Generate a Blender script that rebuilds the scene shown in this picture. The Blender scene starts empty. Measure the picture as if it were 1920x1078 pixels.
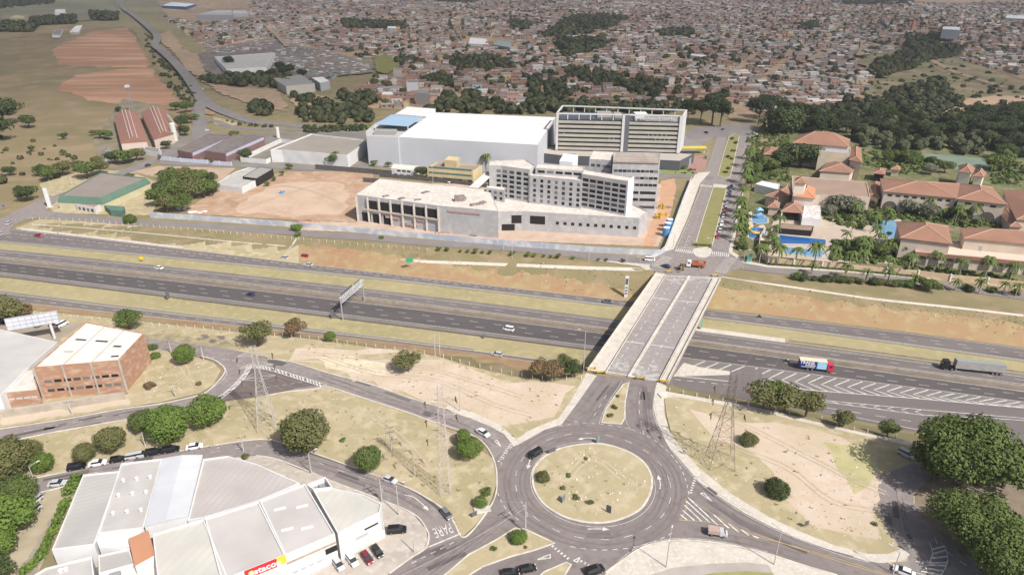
import bpy, bmesh, math, random
import numpy as np
from mathutils import Vector, Matrix
from mathutils.geometry import tessellate_polygon
from bisect import bisect_right

# ------------------------------------------------------------------ camera, world, sun
SC = bpy.context.scene
COL = SC.collection
FOC, PITCH, CAMH = 1280.0, math.radians(25.3), 120.0
cam_d = bpy.data.cameras.new('camera'); cam = bpy.data.objects.new('camera', cam_d); COL.objects.link(cam)
cam.location = (0, 0, CAMH); cam.rotation_euler = (math.radians(90) - PITCH, 0, 0)
cam_d.sensor_width = 36; cam_d.lens = 24.0; cam_d.clip_start = 1; cam_d.clip_end = 20000
SC.camera = cam
SUN_EL, SUN_AZ = math.radians(47), math.radians(136)     # azimuth clockwise from +Y: the sun stands behind the camera to the right
W = bpy.data.worlds.new('World'); SC.world = W; W.use_nodes = True
nt = W.node_tree; bg = nt.nodes['Background']
sky = nt.nodes.new('ShaderNodeTexSky'); sky.sky_type = 'NISHITA'; sky.sun_disc = False
sky.sun_elevation = SUN_EL; sky.sun_rotation = SUN_AZ; sky.dust_density = 3.0
nt.links.new(sky.outputs[0], bg.inputs[0]); bg.inputs[1].default_value = 0.10
sun_d = bpy.data.lights.new('sun', 'SUN'); sun = bpy.data.objects.new('sun', sun_d); COL.objects.link(sun)
sun_d.energy = 4.2; sun_d.angle = math.radians(0.6); sun_d.color = (1.0, 0.955, 0.90)
sd = Vector((math.sin(SUN_AZ) * math.cos(SUN_EL), math.cos(SUN_AZ) * math.cos(SUN_EL), math.sin(SUN_EL)))
sun.rotation_euler = sd.to_track_quat('Z', 'Y').to_euler()
sun.location = (200, -200, 400)
SC.view_settings.view_transform = 'Standard'; SC.view_settings.look = 'None'
SC.view_settings.exposure = 0.42; SC.view_settings.gamma = 1.0

def added_shade_cloud(cx, cy, alt, rx, ry, th, op):
    bm = bmesh.new(); bmesh.ops.create_icosphere(bm, subdivisions=4, radius=1.0)
    for v in bm.verts:
        n = 1+.10*math.sin(v.co.x*5+1)*math.cos(v.co.y*6); v.co = Vector((v.co.x*rx*n, v.co.y*ry*n, v.co.z*th*(1+.5*math.sin(v.co.x*11)*math.sin(v.co.y*9))))
    me = bpy.data.meshes.new('added_shade_cloud'); bm.to_mesh(me); bm.free(); o = bpy.data.objects.new('added_shade_cloud', me); COL.objects.link(o); o.location = (cx, cy, alt); o['kind'] = 'structure'
    m = bpy.data.materials.new('thin cloud'); m.use_nodes = True; t = m.node_tree; b = t.nodes['Principled BSDF']; b.inputs['Base Color'].default_value = (.9,.9,.9,1); b.inputs['Roughness'].default_value = 1
    tc = t.nodes.new('ShaderNodeTexCoord'); mp = t.nodes.new('ShaderNodeMapping'); mp.inputs['Scale'].default_value = (1/rx, 1/ry, 0); ln = t.nodes.new('ShaderNodeVectorMath'); ln.operation = 'LENGTH'
    r = t.nodes.new('ShaderNodeMapRange'); r.inputs[1].default_value = .98; r.inputs[2].default_value = .80; r.inputs[3].default_value = 0; r.inputs[4].default_value = op
    nz = t.nodes.new('ShaderNodeTexNoise'); nz.inputs['Scale'].default_value = .0035; nz.inputs['Detail'].default_value = 4; r2 = t.nodes.new('ShaderNodeMapRange'); r2.inputs[1].default_value = .3; r2.inputs[2].default_value = .6; r2.inputs[3].default_value = .45; r2.inputs[4].default_value = 1
    mu = t.nodes.new('ShaderNodeMath'); mu.operation = 'MULTIPLY'
    L = t.links.new; L(tc.outputs['Object'], mp.inputs[0]); L(mp.outputs[0], ln.inputs[0]); L(ln.outputs['Value'], r.inputs[0]); L(tc.outputs['Object'], nz.inputs['Vector']); L(nz.outputs[0], r2.inputs[0]); L(r.outputs[0], mu.inputs[0]); L(r2.outputs[0], mu.inputs[1]); L(mu.outputs[0], b.inputs['Alpha'])
    me.materials.append(m); return o
# unseen bank of clouds, added before the sun to shade the far half
_sx, _sy = math.sin(SUN_AZ)/math.tan(SUN_EL)*1000, math.cos(SUN_AZ)/math.tan(SUN_EL)*1000
added_shade_cloud(0+_sx, 1800+_sy, 1000, 4200, 1330, 45, .41)

# ------------------------------------------------------------------ projection helpers (photo pixel -> place)
R = random.Random(7)
cp, sp = math.cos(PITCH), math.sin(PITCH)
def ray(px, py):
    x = (px - 960) / FOC; y = -(py - 539) / FOC
    return (x, cp + y * sp, -sp + y * cp)
def GZ(px, py, z=0.0):
    d = ray(px, py); t = (z - CAMH) / d[2]
    return (d[0] * t, d[1] * t, z)
def PX(x, y, z):
    z -= CAMH; Z = y * cp - z * sp; Y = y * sp + z * cp
    if Z < 1: return (-9999, -9999)
    return (960 + FOC * x / Z, 539 - FOC * Y / Z)

# highway cutting: four lines (crest and toe on each side), each pixel with its height
def Dep(px): return float(np.interp(px, [-400, 30, 240, 480, 720, 960, 1200, 1920, 2600], [0, 0, -.8, -2.5, -4.5, -6.4, -7, -7.3, -7.3]))
crN = [(-600,372),(-200,402),(20,432),(75,412),(230,421),(480,437),(560,448),(800,468),(960,479),(1190,503),(1228,509),(1352,522),(1400,527),(1522,540),(1700,565),(1919,590),(2500,668)]
toN = [(-600,375),(-200,405),(40,437),(140,444),(240,457),(375,469),(480,480),(600,492),(720,509),(855,527),(960,539),(1190,566),(1340,578),(1440,588),(1690,619),(1919,650),(2500,730)]
toS = [(-600,500),(-200,545),(0,566),(175,585),(300,598),(480,614),(630,628),(730,643),(960,674),(1100,693),(1270,728),(1405,749),(1600,792),(1700,812),(1919,858),(2500,975)]
crS = [(-600,507),(-200,551),(0,573),(175,591),(300,604),(460,622),(580,634),(687,649),(815,665),(880,684),(960,702),(1035,713),(1090,699),(1100,694),(1251,719),(1275,735),(1405,759),(1530,782),(1600,805),(1720,832),(1919,868),(2500,985)]
_a = GZ(0, 500); _b = GZ(1900, 700, -7)
HU = np.array([_b[0] - _a[0], _b[1] - _a[1]]); HU /= np.linalg.norm(HU); HV = np.array([-HU[1], HU[0]])
def uvline(pts, flat):
    o = []
    for q in pts:
        w = GZ(q[0], q[1], 0 if flat else Dep(q[0])); o.append((w[0] * HU[0] + w[1] * HU[1], w[0] * HV[0] + w[1] * HV[1], Dep(q[0])))
    o.sort(); return [a[0] for a in o], [a[1] for a in o], [a[2] for a in o]
L_crN, L_toN, L_toS, L_crS = uvline(crN, 1), uvline(toN, 0), uvline(toS, 0), uvline(crS, 1)
def itp(u, X, Y):
    if u <= X[0]: return Y[0]
    if u >= X[-1]: return Y[-1]
    i = bisect_right(X, u); t = (u - X[i-1]) / (X[i] - X[i-1]); return Y[i-1] + t * (Y[i] - Y[i-1])
def corridor(u):
    a, b, c, d = itp(u, L_crS[0], L_crS[1]), itp(u, L_toS[0], L_toS[1]), itp(u, L_toN[0], L_toN[1]), itp(u, L_crN[0], L_crN[1])
    b = max(b, a + 1.5); d = max(d, c + 1.5)
    return a, b, c, d, itp(u, L_toN[0], L_toN[2])
def hills(x, y):
    if y < 560: return 0.0
    s = min(1, (y - 560) / 700.); s = s * s * (3 - 2 * s)
    return s * (7 * math.sin(x / 310. + 1.3) * math.sin(y / 270.) + 5 * math.sin(x / 140. + y / 190.) + 4)
def H(x, y):
    if y > 560: return hills(x, y)
    u = x * HU[0] + y * HU[1]; v = x * HV[0] + y * HV[1]
    a, b, c, d, D = corridor(u)
    if v <= a or v >= d: return 0.0
    if v < b: return D * (v - a) / (b - a)
    if v <= c: return D
    return D * (d - v) / (d - c)
def G(px, py):
    """ground point seen at a photo pixel"""
    d = ray(px, py)
    if d[2] > -0.012: d = (d[0], d[1], -0.012)
    def g(z):
        t = (z - CAMH) / d[2]; return z - H(d[0] * t, d[1] * t)
    z0 = 18.0; z1 = z0; n = 54
    for i in range(n):
        z1 = z0 - 0.5
        if g(z1) <= 0: break
        z0 = z1
    for _ in range(14):
        m = (z0 + z1) / 2
        if g(m) <= 0: z1 = m
        else: z0 = m
    t = (z1 - CAMH) / d[2]
    return (d[0] * t, d[1] * t, z1)
def tag(o, label=None, cat=None, group=None, kind=None):
    if label: o['label'] = label
    if cat: o['category'] = cat
    if group: o['group'] = group
    if kind: o['kind'] = kind
    return o

# ------------------------------------------------------------------ materials
MATS = {}
def mat(name, col, rough=0.85, col2=None, scale=0.2, contrast=(0.35, 0.65), metal=0.0, detail=6, col3=None, scale3=2.0, spec=0.3, stretch=None, bump=0.0):
    if name in MATS: return MATS[name]
    m = bpy.data.materials.new(name); m.use_nodes = True; MATS[name] = m
    t = m.node_tree; b = t.nodes['Principled BSDF']
    b.inputs['Roughness'].default_value = rough; b.inputs['Metallic'].default_value = metal
    b.inputs['Specular IOR Level'].default_value = spec
    b.inputs['Base Color'].default_value = (*col, 1)
    def noise(sc, det):
        g = t.nodes.new('ShaderNodeNewGeometry'); src = g.outputs['Position']
        if stretch:
            mp = t.nodes.new('ShaderNodeMapping'); mp.inputs['Scale'].default_value = stretch[:3]
            mp.inputs['Rotation'].default_value = (0, 0, stretch[3] if len(stretch) > 3 else 0)
            t.links.new(src, mp.inputs[0]); src = mp.outputs[0]
        n = t.nodes.new('ShaderNodeTexNoise'); n.inputs['Scale'].default_value = sc; n.inputs['Detail'].default_value = det
        t.links.new(src, n.inputs['Vector']); return n
    if col2:
        n = noise(scale, detail); r = t.nodes.new('ShaderNodeValToRGB')
        r.color_ramp.elements[0].position = contrast[0]; r.color_ramp.elements[1].position = contrast[1]
        r.color_ramp.elements[0].color = (*col, 1); r.color_ramp.elements[1].color = (*col2, 1)
        t.links.new(n.outputs[0], r.inputs[0]); out = r.outputs[0]
        if col3:
            n3 = noise(scale3, 5); r3 = t.nodes.new('ShaderNodeValToRGB')
            r3.color_ramp.elements[0].position = 0.48; r3.color_ramp.elements[1].position = 0.66
            mx = t.nodes.new('ShaderNodeMixRGB'); mx.inputs[2].default_value = (*col3, 1)
            t.links.new(n3.outputs[0], r3.inputs[0]); t.links.new(r3.outputs[0], mx.inputs[0]); t.links.new(out, mx.inputs[1]); out = mx.outputs[0]
        t.links.new(out, b.inputs['Base Color'])
        if bump:
            nb = noise(bump, 3); bm_ = t.nodes.new('ShaderNodeBump'); bm_.inputs['Strength'].default_value = 0.5; bm_.inputs['Distance'].default_value = 0.15
            t.links.new(nb.outputs[0], bm_.inputs['Height']); t.links.new(bm_.outputs[0], b.inputs['Normal'])
    return m
def plain(name, col, rough=0.6, metal=0.0, spec=0.4):
    return mat(name, col, rough, None, metal=metal, spec=spec)
def ribbed(name, col, col2, period, ang, rough=0.6, grime=None):
    """sheet roof: ribs every `period` metres running across direction `ang`, with blotchy weathering"""
    if name in MATS: return MATS[name]
    m = mat(name, col, rough, grime or tuple(c * 0.8 for c in col), scale=0.12, contrast=(0.3, 0.75))
    t = m.node_tree; b = t.nodes['Principled BSDF']; src = b.inputs['Base Color'].links[0].from_socket
    g = t.nodes.new('ShaderNodeNewGeometry'); mp = t.nodes.new('ShaderNodeMapping'); mp.inputs['Rotation'].default_value = (0, 0, ang)
    w = t.nodes.new('ShaderNodeTexWave'); w.inputs['Scale'].default_value = 0.314 / period * 1.0; w.inputs['Distortion'].default_value = 0.4; w.inputs['Detail'].default_value = 1
    t.links.new(g.outputs['Position'], mp.inputs[0]); t.links.new(mp.outputs[0], w.inputs['Vector'])
    r = t.nodes.new('ShaderNodeValToRGB'); r.color_ramp.elements[0].position = 0.05; r.color_ramp.elements[1].position = 0.35
    r.color_ramp.elements[0].color = (1, 1, 1, 1); r.color_ramp.elements[1].color = (0, 0, 0, 1)
    mx = t.nodes.new('ShaderNodeMixRGB'); mx.inputs[2].default_value = (*col2, 1)
    sc_ = t.nodes.new('ShaderNodeMath'); sc_.operation = 'MULTIPLY'; sc_.inputs[1].default_value = 0.55
    t.links.new(w.outputs[1], r.inputs[0]); t.links.new(r.outputs[0], sc_.inputs[0]); t.links.new(sc_.outputs[0], mx.inputs[0]); t.links.new(src, mx.inputs[1])
    t.links.new(mx.outputs[0], b.inputs['Base Color'])
    return m

M_ground = mat('dry grass and soil', (.235,.195,.105), .95, (.18,.16,.08), .035, (.35,.65), col3=(.27,.205,.125), scale3=.11)
M_straw = mat('straw coloured lawn', (.385,.325,.205), .95, (.315,.275,.155), .05, (.35,.7), col3=(.445,.375,.255), scale3=.3, bump=1.5)
M_verge = mat('yellow green verge', (.335,.285,.165), .95, (.275,.245,.13), .05, (.3,.7), col3=(.36,.31,.17), scale3=.35)
M_bank = mat('dry brown bank', (.31,.225,.12), .95, (.31,.185,.105), .045, (.3,.7), col3=(.335,.265,.145), scale3=.22)
M_bare = mat('pale bare earth', (.54,.45,.37), .95, (.45,.375,.27), .08, (.35,.65), col3=(.50,.39,.30), scale3=.4)
M_red = mat('pinkish red earth', (.41,.275,.19), .95, (.32,.205,.135), .07, (.38,.66), col3=(.44,.33,.235), scale3=.18)
M_redfar = mat('ploughed red field', (.37,.20,.125), .95, (.27,.155,.095), .014, (.3,.7), col3=(.46,.28,.18), scale3=.02, stretch=(.35,2.2,1,.12))
M_field = mat('grazed hill field', (.225,.175,.095), .95, (.165,.14,.07), .012, (.32,.68), col3=(.26,.195,.12), scale3=.04)
M_dirtroad = mat('dirt track', (.36,.26,.18), .95, (.28,.20,.13), .1)
M_asph = mat('worn grey asphalt', (.245,.212,.202), .9, (.205,.180,.172), .06, (.3,.7), col3=(.272,.240,.226), scale3=.5)
M_asphR = mat('roundabout asphalt', (.192,.165,.159), .9, (.222,.193,.184), .05, (.3,.7), col3=(.168,.144,.139), scale3=.4)
M_asphD = mat('dark motorway asphalt', (.082,.073,.074), .9, (.104,.092,.092), .06, (.3,.7), stretch=(.12,2.0,1,.12))
M_asphM = mat('grey motorway asphalt', (.135,.119,.116), .9, (.165,.146,.141), .06, (.3,.7), stretch=(.12,2.0,1,.12))
M_asphFar = mat('far road asphalt', (.19,.172,.168), .9, (.22,.20,.194), .1)
M_shoulder = mat('pale hard shoulder', (.20,.18,.17), .9, (.16,.145,.135), .15)
M_conc = mat('pale concrete paving', (.54,.495,.44), .9, (.44,.405,.35), .25, (.3,.7), col3=(.57,.53,.47), scale3=1.2)
M_kerb = mat('whitewashed kerb', (.62,.58,.52), .9, (.46,.42,.37), .5)
M_white = mat('road paint white', (.62,.60,.57), .8, (.33,.31,.30), 1.6, (.45,.72))
M_yellow = mat('road paint yellow', (.55,.42,.17), .8, (.42,.33,.17), 1.0)

# ------------------------------------------------------------------ mesh builder
class MB:
    def __init__(s): s.v = []; s.f = []; s.m = []; s.cur = 0
    def add(s, vs, fs, mi=None):
        n = len(s.v); s.v += [tuple(p) for p in vs]; s.f += [tuple(i + n for i in q) for q in fs]
        s.m += [s.cur if mi is None else mi] * len(fs); return s
    def box(s, c, size, rz=0.0, mi=None, taper=1.0):
        x, y, z = c; a, b, h = size[0] / 2, size[1] / 2, size[2]
        C, S = math.cos(rz), math.sin(rz); vs = []
        for k, q in ((0, 1.0), (h, taper)):
            for dx, dy in ((-a, -b), (a, -b), (a, b), (-a, b)):
                dx *= q; dy *= q; vs.append((x + dx * C - dy * S, y + dx * S + dy * C, z + k))
        return s.add(vs, [(3,2,1,0),(4,5,6,7),(0,1,5,4),(1,2,6,5),(2,3,7,6),(3,0,4,7)], mi)
    def tube(s, p0, p1, r0, r1=None, n=6, mi=None, cap=True):
        r1 = r0 if r1 is None else r1; p0 = Vector(p0); p1 = Vector(p1); d = (p1 - p0)
        if d.length < 1e-6: return s
        d.normalize(); a = d.orthogonal().normalized(); b = d.cross(a); vs = []
        for p, r in ((p0, r0), (p1, r1)):
            for i in range(n):
                t = 2 * math.pi * i / n; vs.append(p + a * (math.cos(t) * r) + b * (math.sin(t) * r))
        fs = [(i, (i + 1) % n, n + (i + 1) % n, n + i) for i in range(n)]
        if cap: fs += [tuple(range(n - 1, -1, -1)), tuple(range(n, 2 * n))]
        return s.add(vs, fs, mi)
    def ball(s, c, r, n=8, m=5, mi=None, sq=(1,1,1)):
        vs = [(c[0], c[1], c[2] + r * sq[2])]
        for j in range(1, m):
            a = math.pi * j / m
            for i in range(n):
                t = 2 * math.pi * i / n; vs.append((c[0] + r*sq[0]*math.sin(a)*math.cos(t), c[1] + r*sq[1]*math.sin(a)*math.sin(t), c[2] + r*sq[2]*math.cos(a)))
        vs.append((c[0], c[1], c[2] - r * sq[2])); L = len(vs) - 1; fs = [(0, 1 + i, 1 + (i + 1) % n) for i in range(n)]
        for j in range(m - 2):
            for i in range(n): fs.append((1+j*n+i, 1+(j+1)*n+i, 1+(j+1)*n+(i+1)%n, 1+j*n+(i+1)%n))
        fs += [(L, 1+(m-2)*n+(i+1)%n, 1+(m-2)*n+i) for i in range(n)]
        return s.add(vs, fs, mi)
    def prism(s, poly, z0, z1, mi=None, mtop=None, bottom=False):
        n = len(poly); A = sum(poly[i][0]*poly[(i+1)%n][1]-poly[(i+1)%n][0]*poly[i][1] for i in range(n))
        if A < 0: poly = poly[::-1]
        vs = [(p[0], p[1], z0) for p in poly] + [(p[0], p[1], z1) for p in poly]
        s.add(vs, [(i, (i + 1) % n, n + (i + 1) % n, n + i) for i in range(n)], mi)
        tr = tess(poly)
        s.add([(p[0], p[1], z1) for p in poly], tr, mi if mtop is None else mtop)
        if bottom: s.add([(p[0], p[1], z0) for p in poly], [t[::-1] for t in tr], mi)
        return s
    def build(s, name, mats, parent=None, loc=None, smooth=False):
        if not isinstance(mats, (list, tuple)): mats = [mats]
        if loc is None:
            loc = tuple(parent.location) if parent is not None and parent.get('_w') else (0, 0, 0)
        me = bpy.data.meshes.new(name)
        vs = [(a - loc[0], b - loc[1], c - loc[2]) for a, b, c in s.v]
        me.from_pydata(vs, [], s.f)
        for m in mats: me.materials.append(m)
        if len(mats) > 1: me.polygons.foreach_set('material_index', s.m)
        if smooth: me.polygons.foreach_set('use_smooth', [True] * len(s.f))
        me.update(); o = bpy.data.objects.new(name, me); COL.objects.link(o)
        if parent is not None: o.parent = parent
        else: o.location = loc
        return o
def tess(poly):
    tr = tessellate_polygon([[Vector((p[0], p[1], 0)) for p in poly]]); out = []
    for t in tr:
        a, b, c = (poly[i] for i in t)
        if (b[0]-a[0])*(c[1]-a[1])-(b[1]-a[1])*(c[0]-a[0]) < 0: t = (t[0], t[2], t[1])
        out.append(tuple(t))
    return out
def thing(name, label, cat, loc=(0,0,0), rz=0, group=None, world=False):
    o = bpy.data.objects.new(name, None); COL.objects.link(o); o.empty_display_size = 0.5
    o.location = loc; o.rotation_euler = (0, 0, rz)
    if world: o['_w'] = 1
    return tag(o, label, cat, group)
def dup(root, loc, rz=0, scale=1.0, label=None, group=None, cat=None):
    r = root.copy(); COL.objects.link(r); r.location = loc; r.rotation_euler = (0, 0, rz)
    r.scale = (scale,)*3 if not isinstance(scale, (tuple, list)) else scale
    if label: r['label'] = label
    if group: r['group'] = group
    if cat: r['category'] = cat
    for ch in KIDS.get(root.name, list(root.children)):
        c = ch.copy(); COL.objects.link(c); c.parent = r
        for g in KIDS.get(ch.name, ()):
            d = g.copy(); COL.objects.link(d); d.parent = c
    return r
KIDS = {}
def freeze(root):
    KIDS[root.name] = list(root.children)
    for c in root.children:
        if c.children: KIDS[c.name] = list(c.children)
    return root
def catmull(pts, closed=False, n=6):
    P_ = [np.array(p, float) for p in pts]; N = len(P_); out = []
    for i in range(N if closed else N - 1):
        a = P_[(i-1) % N] if closed or i > 0 else P_[0]; b = P_[i]; c = P_[(i+1) % N]
        d = P_[(i+2) % N] if closed or i + 2 < N else P_[-1]
        for k in range(n):
            t = k / n; out.append(tuple(0.5*((2*b)+(-a+c)*t+(2*a-5*b+4*c-d)*t*t+(-a+3*b-3*c+d)*t**3)))
    if not closed: out.append(tuple(P_[-1]))
    return out
_layer = [0]
def nextdz():
    _layer[0] += 1; return 0.10 + 0.0012 * _layer[0]
def densify(w, step, closed=True):
    out = []; n = len(w)
    for i in range(n if closed else n - 1):
        a, b = w[i], w[(i+1) % n]; L = math.hypot(b[0]-a[0], b[1]-a[1]); k = max(1, int(L / step))
        out += [(a[0]+(b[0]-a[0])*j/k, a[1]+(b[1]-a[1])*j/k) for j in range(k)]
    if not closed: out.append(w[-1][:2])
    return out
def patch(name, px, m, smooth=0, jit=0.0, step=None, thick=0.0, world=False, kind='structure', dz=None, flat=False):
    if smooth: px = catmull(px, True, smooth)
    w = [(p[0], p[1]) for p in px] if world else ([GZ(*p)[:2] for p in px] if flat else [G(*p)[:2] for p in px])
    if jit: w = densify(w, step or jit * 2.5); w = [(a + R.uniform(-jit, jit), b + R.uniform(-jit, jit)) for a, b in w]
    kk = 0 if dz is not None else _layer[0]+1; dz = nextdz() if dz is None else dz
    mb = MB(); vs = [(a, b, (0 if flat else H(a, b)) + dz + thick) for a, b in w]; tr = tess(w)
    far = max(b for a, b in w) > 560
    if far:      # follow the hills
        bm = bmesh.new(); bv = [bm.verts.new(v) for v in vs]
        for t in tr:
            try: bm.faces.new([bv[i] for i in t])
            except ValueError: pass
        for _ in range(7):
            es = [e for e in bm.edges if e.calc_length() > 22]
            if not es: break
            bmesh.ops.subdivide_edges(bm, edges=es, cuts=1); bmesh.ops.triangulate(bm, faces=bm.faces[:])
        for v in bm.verts: v.co.z = H(v.co.x, v.co.y) + dz + min(1, max(0, (v.co.y-560)/250))*(.5+.16*min(kk, 22))
        me = bpy.data.meshes.new(name); bm.to_mesh(me); bm.free(); me.materials.append(m)
        o = bpy.data.objects.new(name, me); COL.objects.link(o); return tag(o, kind=kind)
    mb.add(vs, tr)
    if thick:
        n = len(w); A = sum(w[i][0]*w[(i+1)%n][1]-w[(i+1)%n][0]*w[i][1] for i in range(n)); 
        lo = [(a, b, H(a, b) - 0.3) for a, b in w]
        fs = [(n + i, n + (i+1) % n, (i+1) % n, i) if A > 0 else (i, (i+1) % n, n + (i+1) % n, n + i) for i in range(n)]
        mb.add(vs + lo, fs)
    return tag(mb.build(name, m), kind=kind)
def offset(w, d):
    out = []; n = len(w)
    for i in range(n):
        a = w[max(0, i-1)]; b = w[min(n-1, i+1)]; dx, dy = b[0]-a[0], b[1]-a[1]; L = math.hypot(dx, dy) or 1
        out.append((w[i][0] - dy / L * d, w[i][1] + dx / L * d))
    return out
def wline(px, smooth=5, closed=False, step=2.5):
    if smooth: px = catmull(px, closed, smooth)
    w = [G(*p)[:2] for p in px]
    if closed: w.append(w[0])
    return densify(w, step, False)
def road(name, px, width, m, smooth=6, step=8, dz=None):
    w = wline(px, smooth, False, step); a = offset(w, width/2); b = offset(w, -width/2); mb = MB(); n = len(w)
    kk = _layer[0]+1; dz = nextdz() if dz is None else dz
    vs = [(q[0], q[1], H(*q) + dz + min(1, max(0, (q[1]-560)/250))*(.5+.16*min(kk, 24))) for q in a + b]
    mb.add(vs, [(n+i, n+i+1, i+1, i) for i in range(n-1)]); return tag(mb.build(name, m), kind='structure')
PAINT, YPAINT, KERB = MB(), MB(), MB()
_pz = [0.225]
def ribbon(mb, w, width, dz, hgt=0.0):
    n = len(w); a = offset(w, width/2); b = offset(w, -width/2)
    vs = [(q[0], q[1], H(*q) + dz) for q in a + b]; fs = [(n+i, n+i+1, i+1, i) for i in range(n-1)]
    if hgt:
        vs += [(q[0], q[1], H(*q) + dz - hgt) for q in a + b]
        fs += [(i, i+1, 2*n+i+1, 2*n+i) for i in range(n-1)] + [(3*n+i, 3*n+i+1, n+i+1, n+i) for i in range(n-1)]
        fs += [(0, 2*n, 3*n, n), (n-1, 2*n-1, 4*n-1, 3*n-1)]
    mb.add(vs, fs)
def line(px, width=0.15, dash=None, smooth=5, mb=None, closed=False, world=None, dz=None):
    w = world if world else wline(px, smooth, closed, 1.0 if dash else 2.5)
    if dz is None:
        _pz[0] += 0.0006; dz = _pz[0]
    if not dash: ribbon(mb or PAINT, w, width, dz); return
    cum = [0]
    for i in range(1, len(w)): cum.append(cum[-1] + math.hypot(w[i][0]-w[i-1][0], w[i][1]-w[i-1][1]))
    xs = [q[0] for q in w]; ys = [q[1] for q in w]; s = 0.0
    while s + dash[0] < cum[-1]:
        ts = [s + dash[0]*k/3 for k in range(4)]
        ribbon(mb or PAINT, [(itp(t, cum, xs), itp(t, cum, ys)) for t in ts], width, dz); s += dash[0] + dash[1]
def kerb(px, width=0.35, smooth=6, closed=False, h=0.5):
    ribbon(KERB, wline(px, smooth, closed, 1.5), width, 0.31, h)
    _pz[0] += 0.0001
def island(px, m=None, smooth=6, name='grass_island', kw=0.35, top=0.27):
    q = catmull(px, True, smooth) if smooth else px
    o = patch(name, q, m or M_straw, thick=top, dz=0.0)
    w = [G(*p)[:2] for p in q]; w.append(w[0]); w = densify(w, 1.5, False)
    ribbon(KERB, w, kw, top + 0.03, top + 0.05); return o
# ------------------------------------------------------------------ terrain sheet
def build_ground():
    us = [-3400,-2900,-2400,-2100,-1850] + list(range(-1700, -900, 20)) + list(range(-900, 1500, 12)) + list(range(1520, 2300, 40)) + [2400,2600,2900,3300,3700]
    far = []; v = 30
    while v < 3700: far.append(v); v += 14 if v < 900 else 30
    rows = []
    for u in us:
        a, b, c, d, D = corridor(u); col = []
        for vv in (-160, -60, -20, -4, -0.01): col.append(a + vv)
        col += [a, b, c, d]
        col += [d + 0.01, d + 6] + [d + q for q in far]
        rows.append([(u*HU[0]+w*HV[0], u*HU[1]+w*HV[1]) for w in col])
    n = len(rows[0]); mb = MB()
    vs = [(x, y, H(x, y)) for r in rows for x, y in r]
    fs = [(i*n+j, (i+1)*n+j, (i+1)*n+j+1, i*n+j+1) for i in range(len(rows)-1) for j in range(n-1)]
    mb.add(vs, fs); tag(mb.build('ground', M_ground, smooth=False), kind='structure')
build_ground()

# ---- far country, left
patch('grass_field', [(-300,80),(60,45),(235,52),(250,60),(330,190),(320,205),(240,215),(225,270),(180,300),(100,330),(70,352),(0,395),(-300,420)], M_field, jit=3)
patch('ploughed_field', [(100,92),(170,62),(238,54),(262,85),(283,124),(270,130),(108,124),(112,116),(100,104)], M_redfar, jit=4)
patch('ploughed_field', [(108,168),(130,152),(145,141),(280,127),(300,150),(332,188),(330,196),(262,202),(200,192),(165,190),(150,180),(110,172)], M_redfar, jit=4)
patch('grass_field', [(0,0),(215,0),(225,35),(120,45),(0,42)], mat('far pale pasture', (.22,.195,.125), .95, (.17,.16,.09), .01), jit=4)
patch('dirt_ground', [(290,70),(330,105),(345,130),(420,180),(480,200),(540,210),(520,170),(430,165),(395,150),(372,105),(345,95),(320,60)], M_dirtroad, jit=3)
patch('yard_ground', [(372,105),(395,95),(500,75),(620,100),(700,120),(702,138),(600,150),(420,155),(385,135)], mat('scrap yard earth', (.15,.13,.115), .95, (.22,.18,.15), .05, col3=(.10,.095,.09), scale3=.15), jit=3)
patch('dirt_ground', [(540,182),(575,180),(615,184),(632,200),(600,205),(556,205)], mat('sand heap', (.42,.31,.19), .95, (.36,.27,.17), .2), jit=1.5)
patch('grass_field', [(700,110),(725,104),(752,122),(730,142),(706,138)], mat('bright grass slope', (.15,.155,.04), .95, (.19,.17,.06), .1), jit=2)
patch('grass_field', [(560,238),(700,232),(690,247),(575,250)], mat('rank green grass', (.17,.17,.05), .95, (.13,.135,.04), .2), jit=1.5)
# ---- far country, right: ravine and earthworks
patch('scrub_slope', [(1600,120),(1680,95),(1760,85),(1800,115),(1919,160),(1990,215),(1500,260),(1490,215),(1600,190),(1660,150)], mat('ravine scrub', (.17,.155,.08), .95, (.29,.215,.15), .02, (.4,.65), col3=(.13,.135,.065), scale3=.06), jit=5)
patch('dirt_ground', [(1740,225),(1790,190),(1880,182),(1990,180),(1990,212),(1860,208),(1820,203),(1760,232)], mat('cut earth', (.46,.33,.22), .95, (.38,.27,.18), .03), jit=3)
patch('dirt_ground', [(1360,200),(1400,196),(1416,215),(1410,228),(1370,225)], M_dirtroad, jit=2)
road('dirt_road', [(1742,115),(1790,140),(1850,158),(1880,168)], 9, M_dirtroad)
road('dirt_road', [(1590,175),(1640,195),(1665,206)], 9, M_dirtroad)
for a, b in (((1560,62),(1600,10)), ((1440,145),(1485,98)), ((1518,118),(1545,94)), ((1225,133),(1265,107)), ((1375,140),(1415,105)), ((480,38),(540,92)), ((536,66),(1,1)), ((1180,40),(1205,20)), ((1610,110),(1618,80))):
    if b[0] > 5: road('dirt_road', [a, ((a[0]+b[0])/2+3, (a[1]+b[1])/2), b], 9, M_dirtroad)

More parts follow.
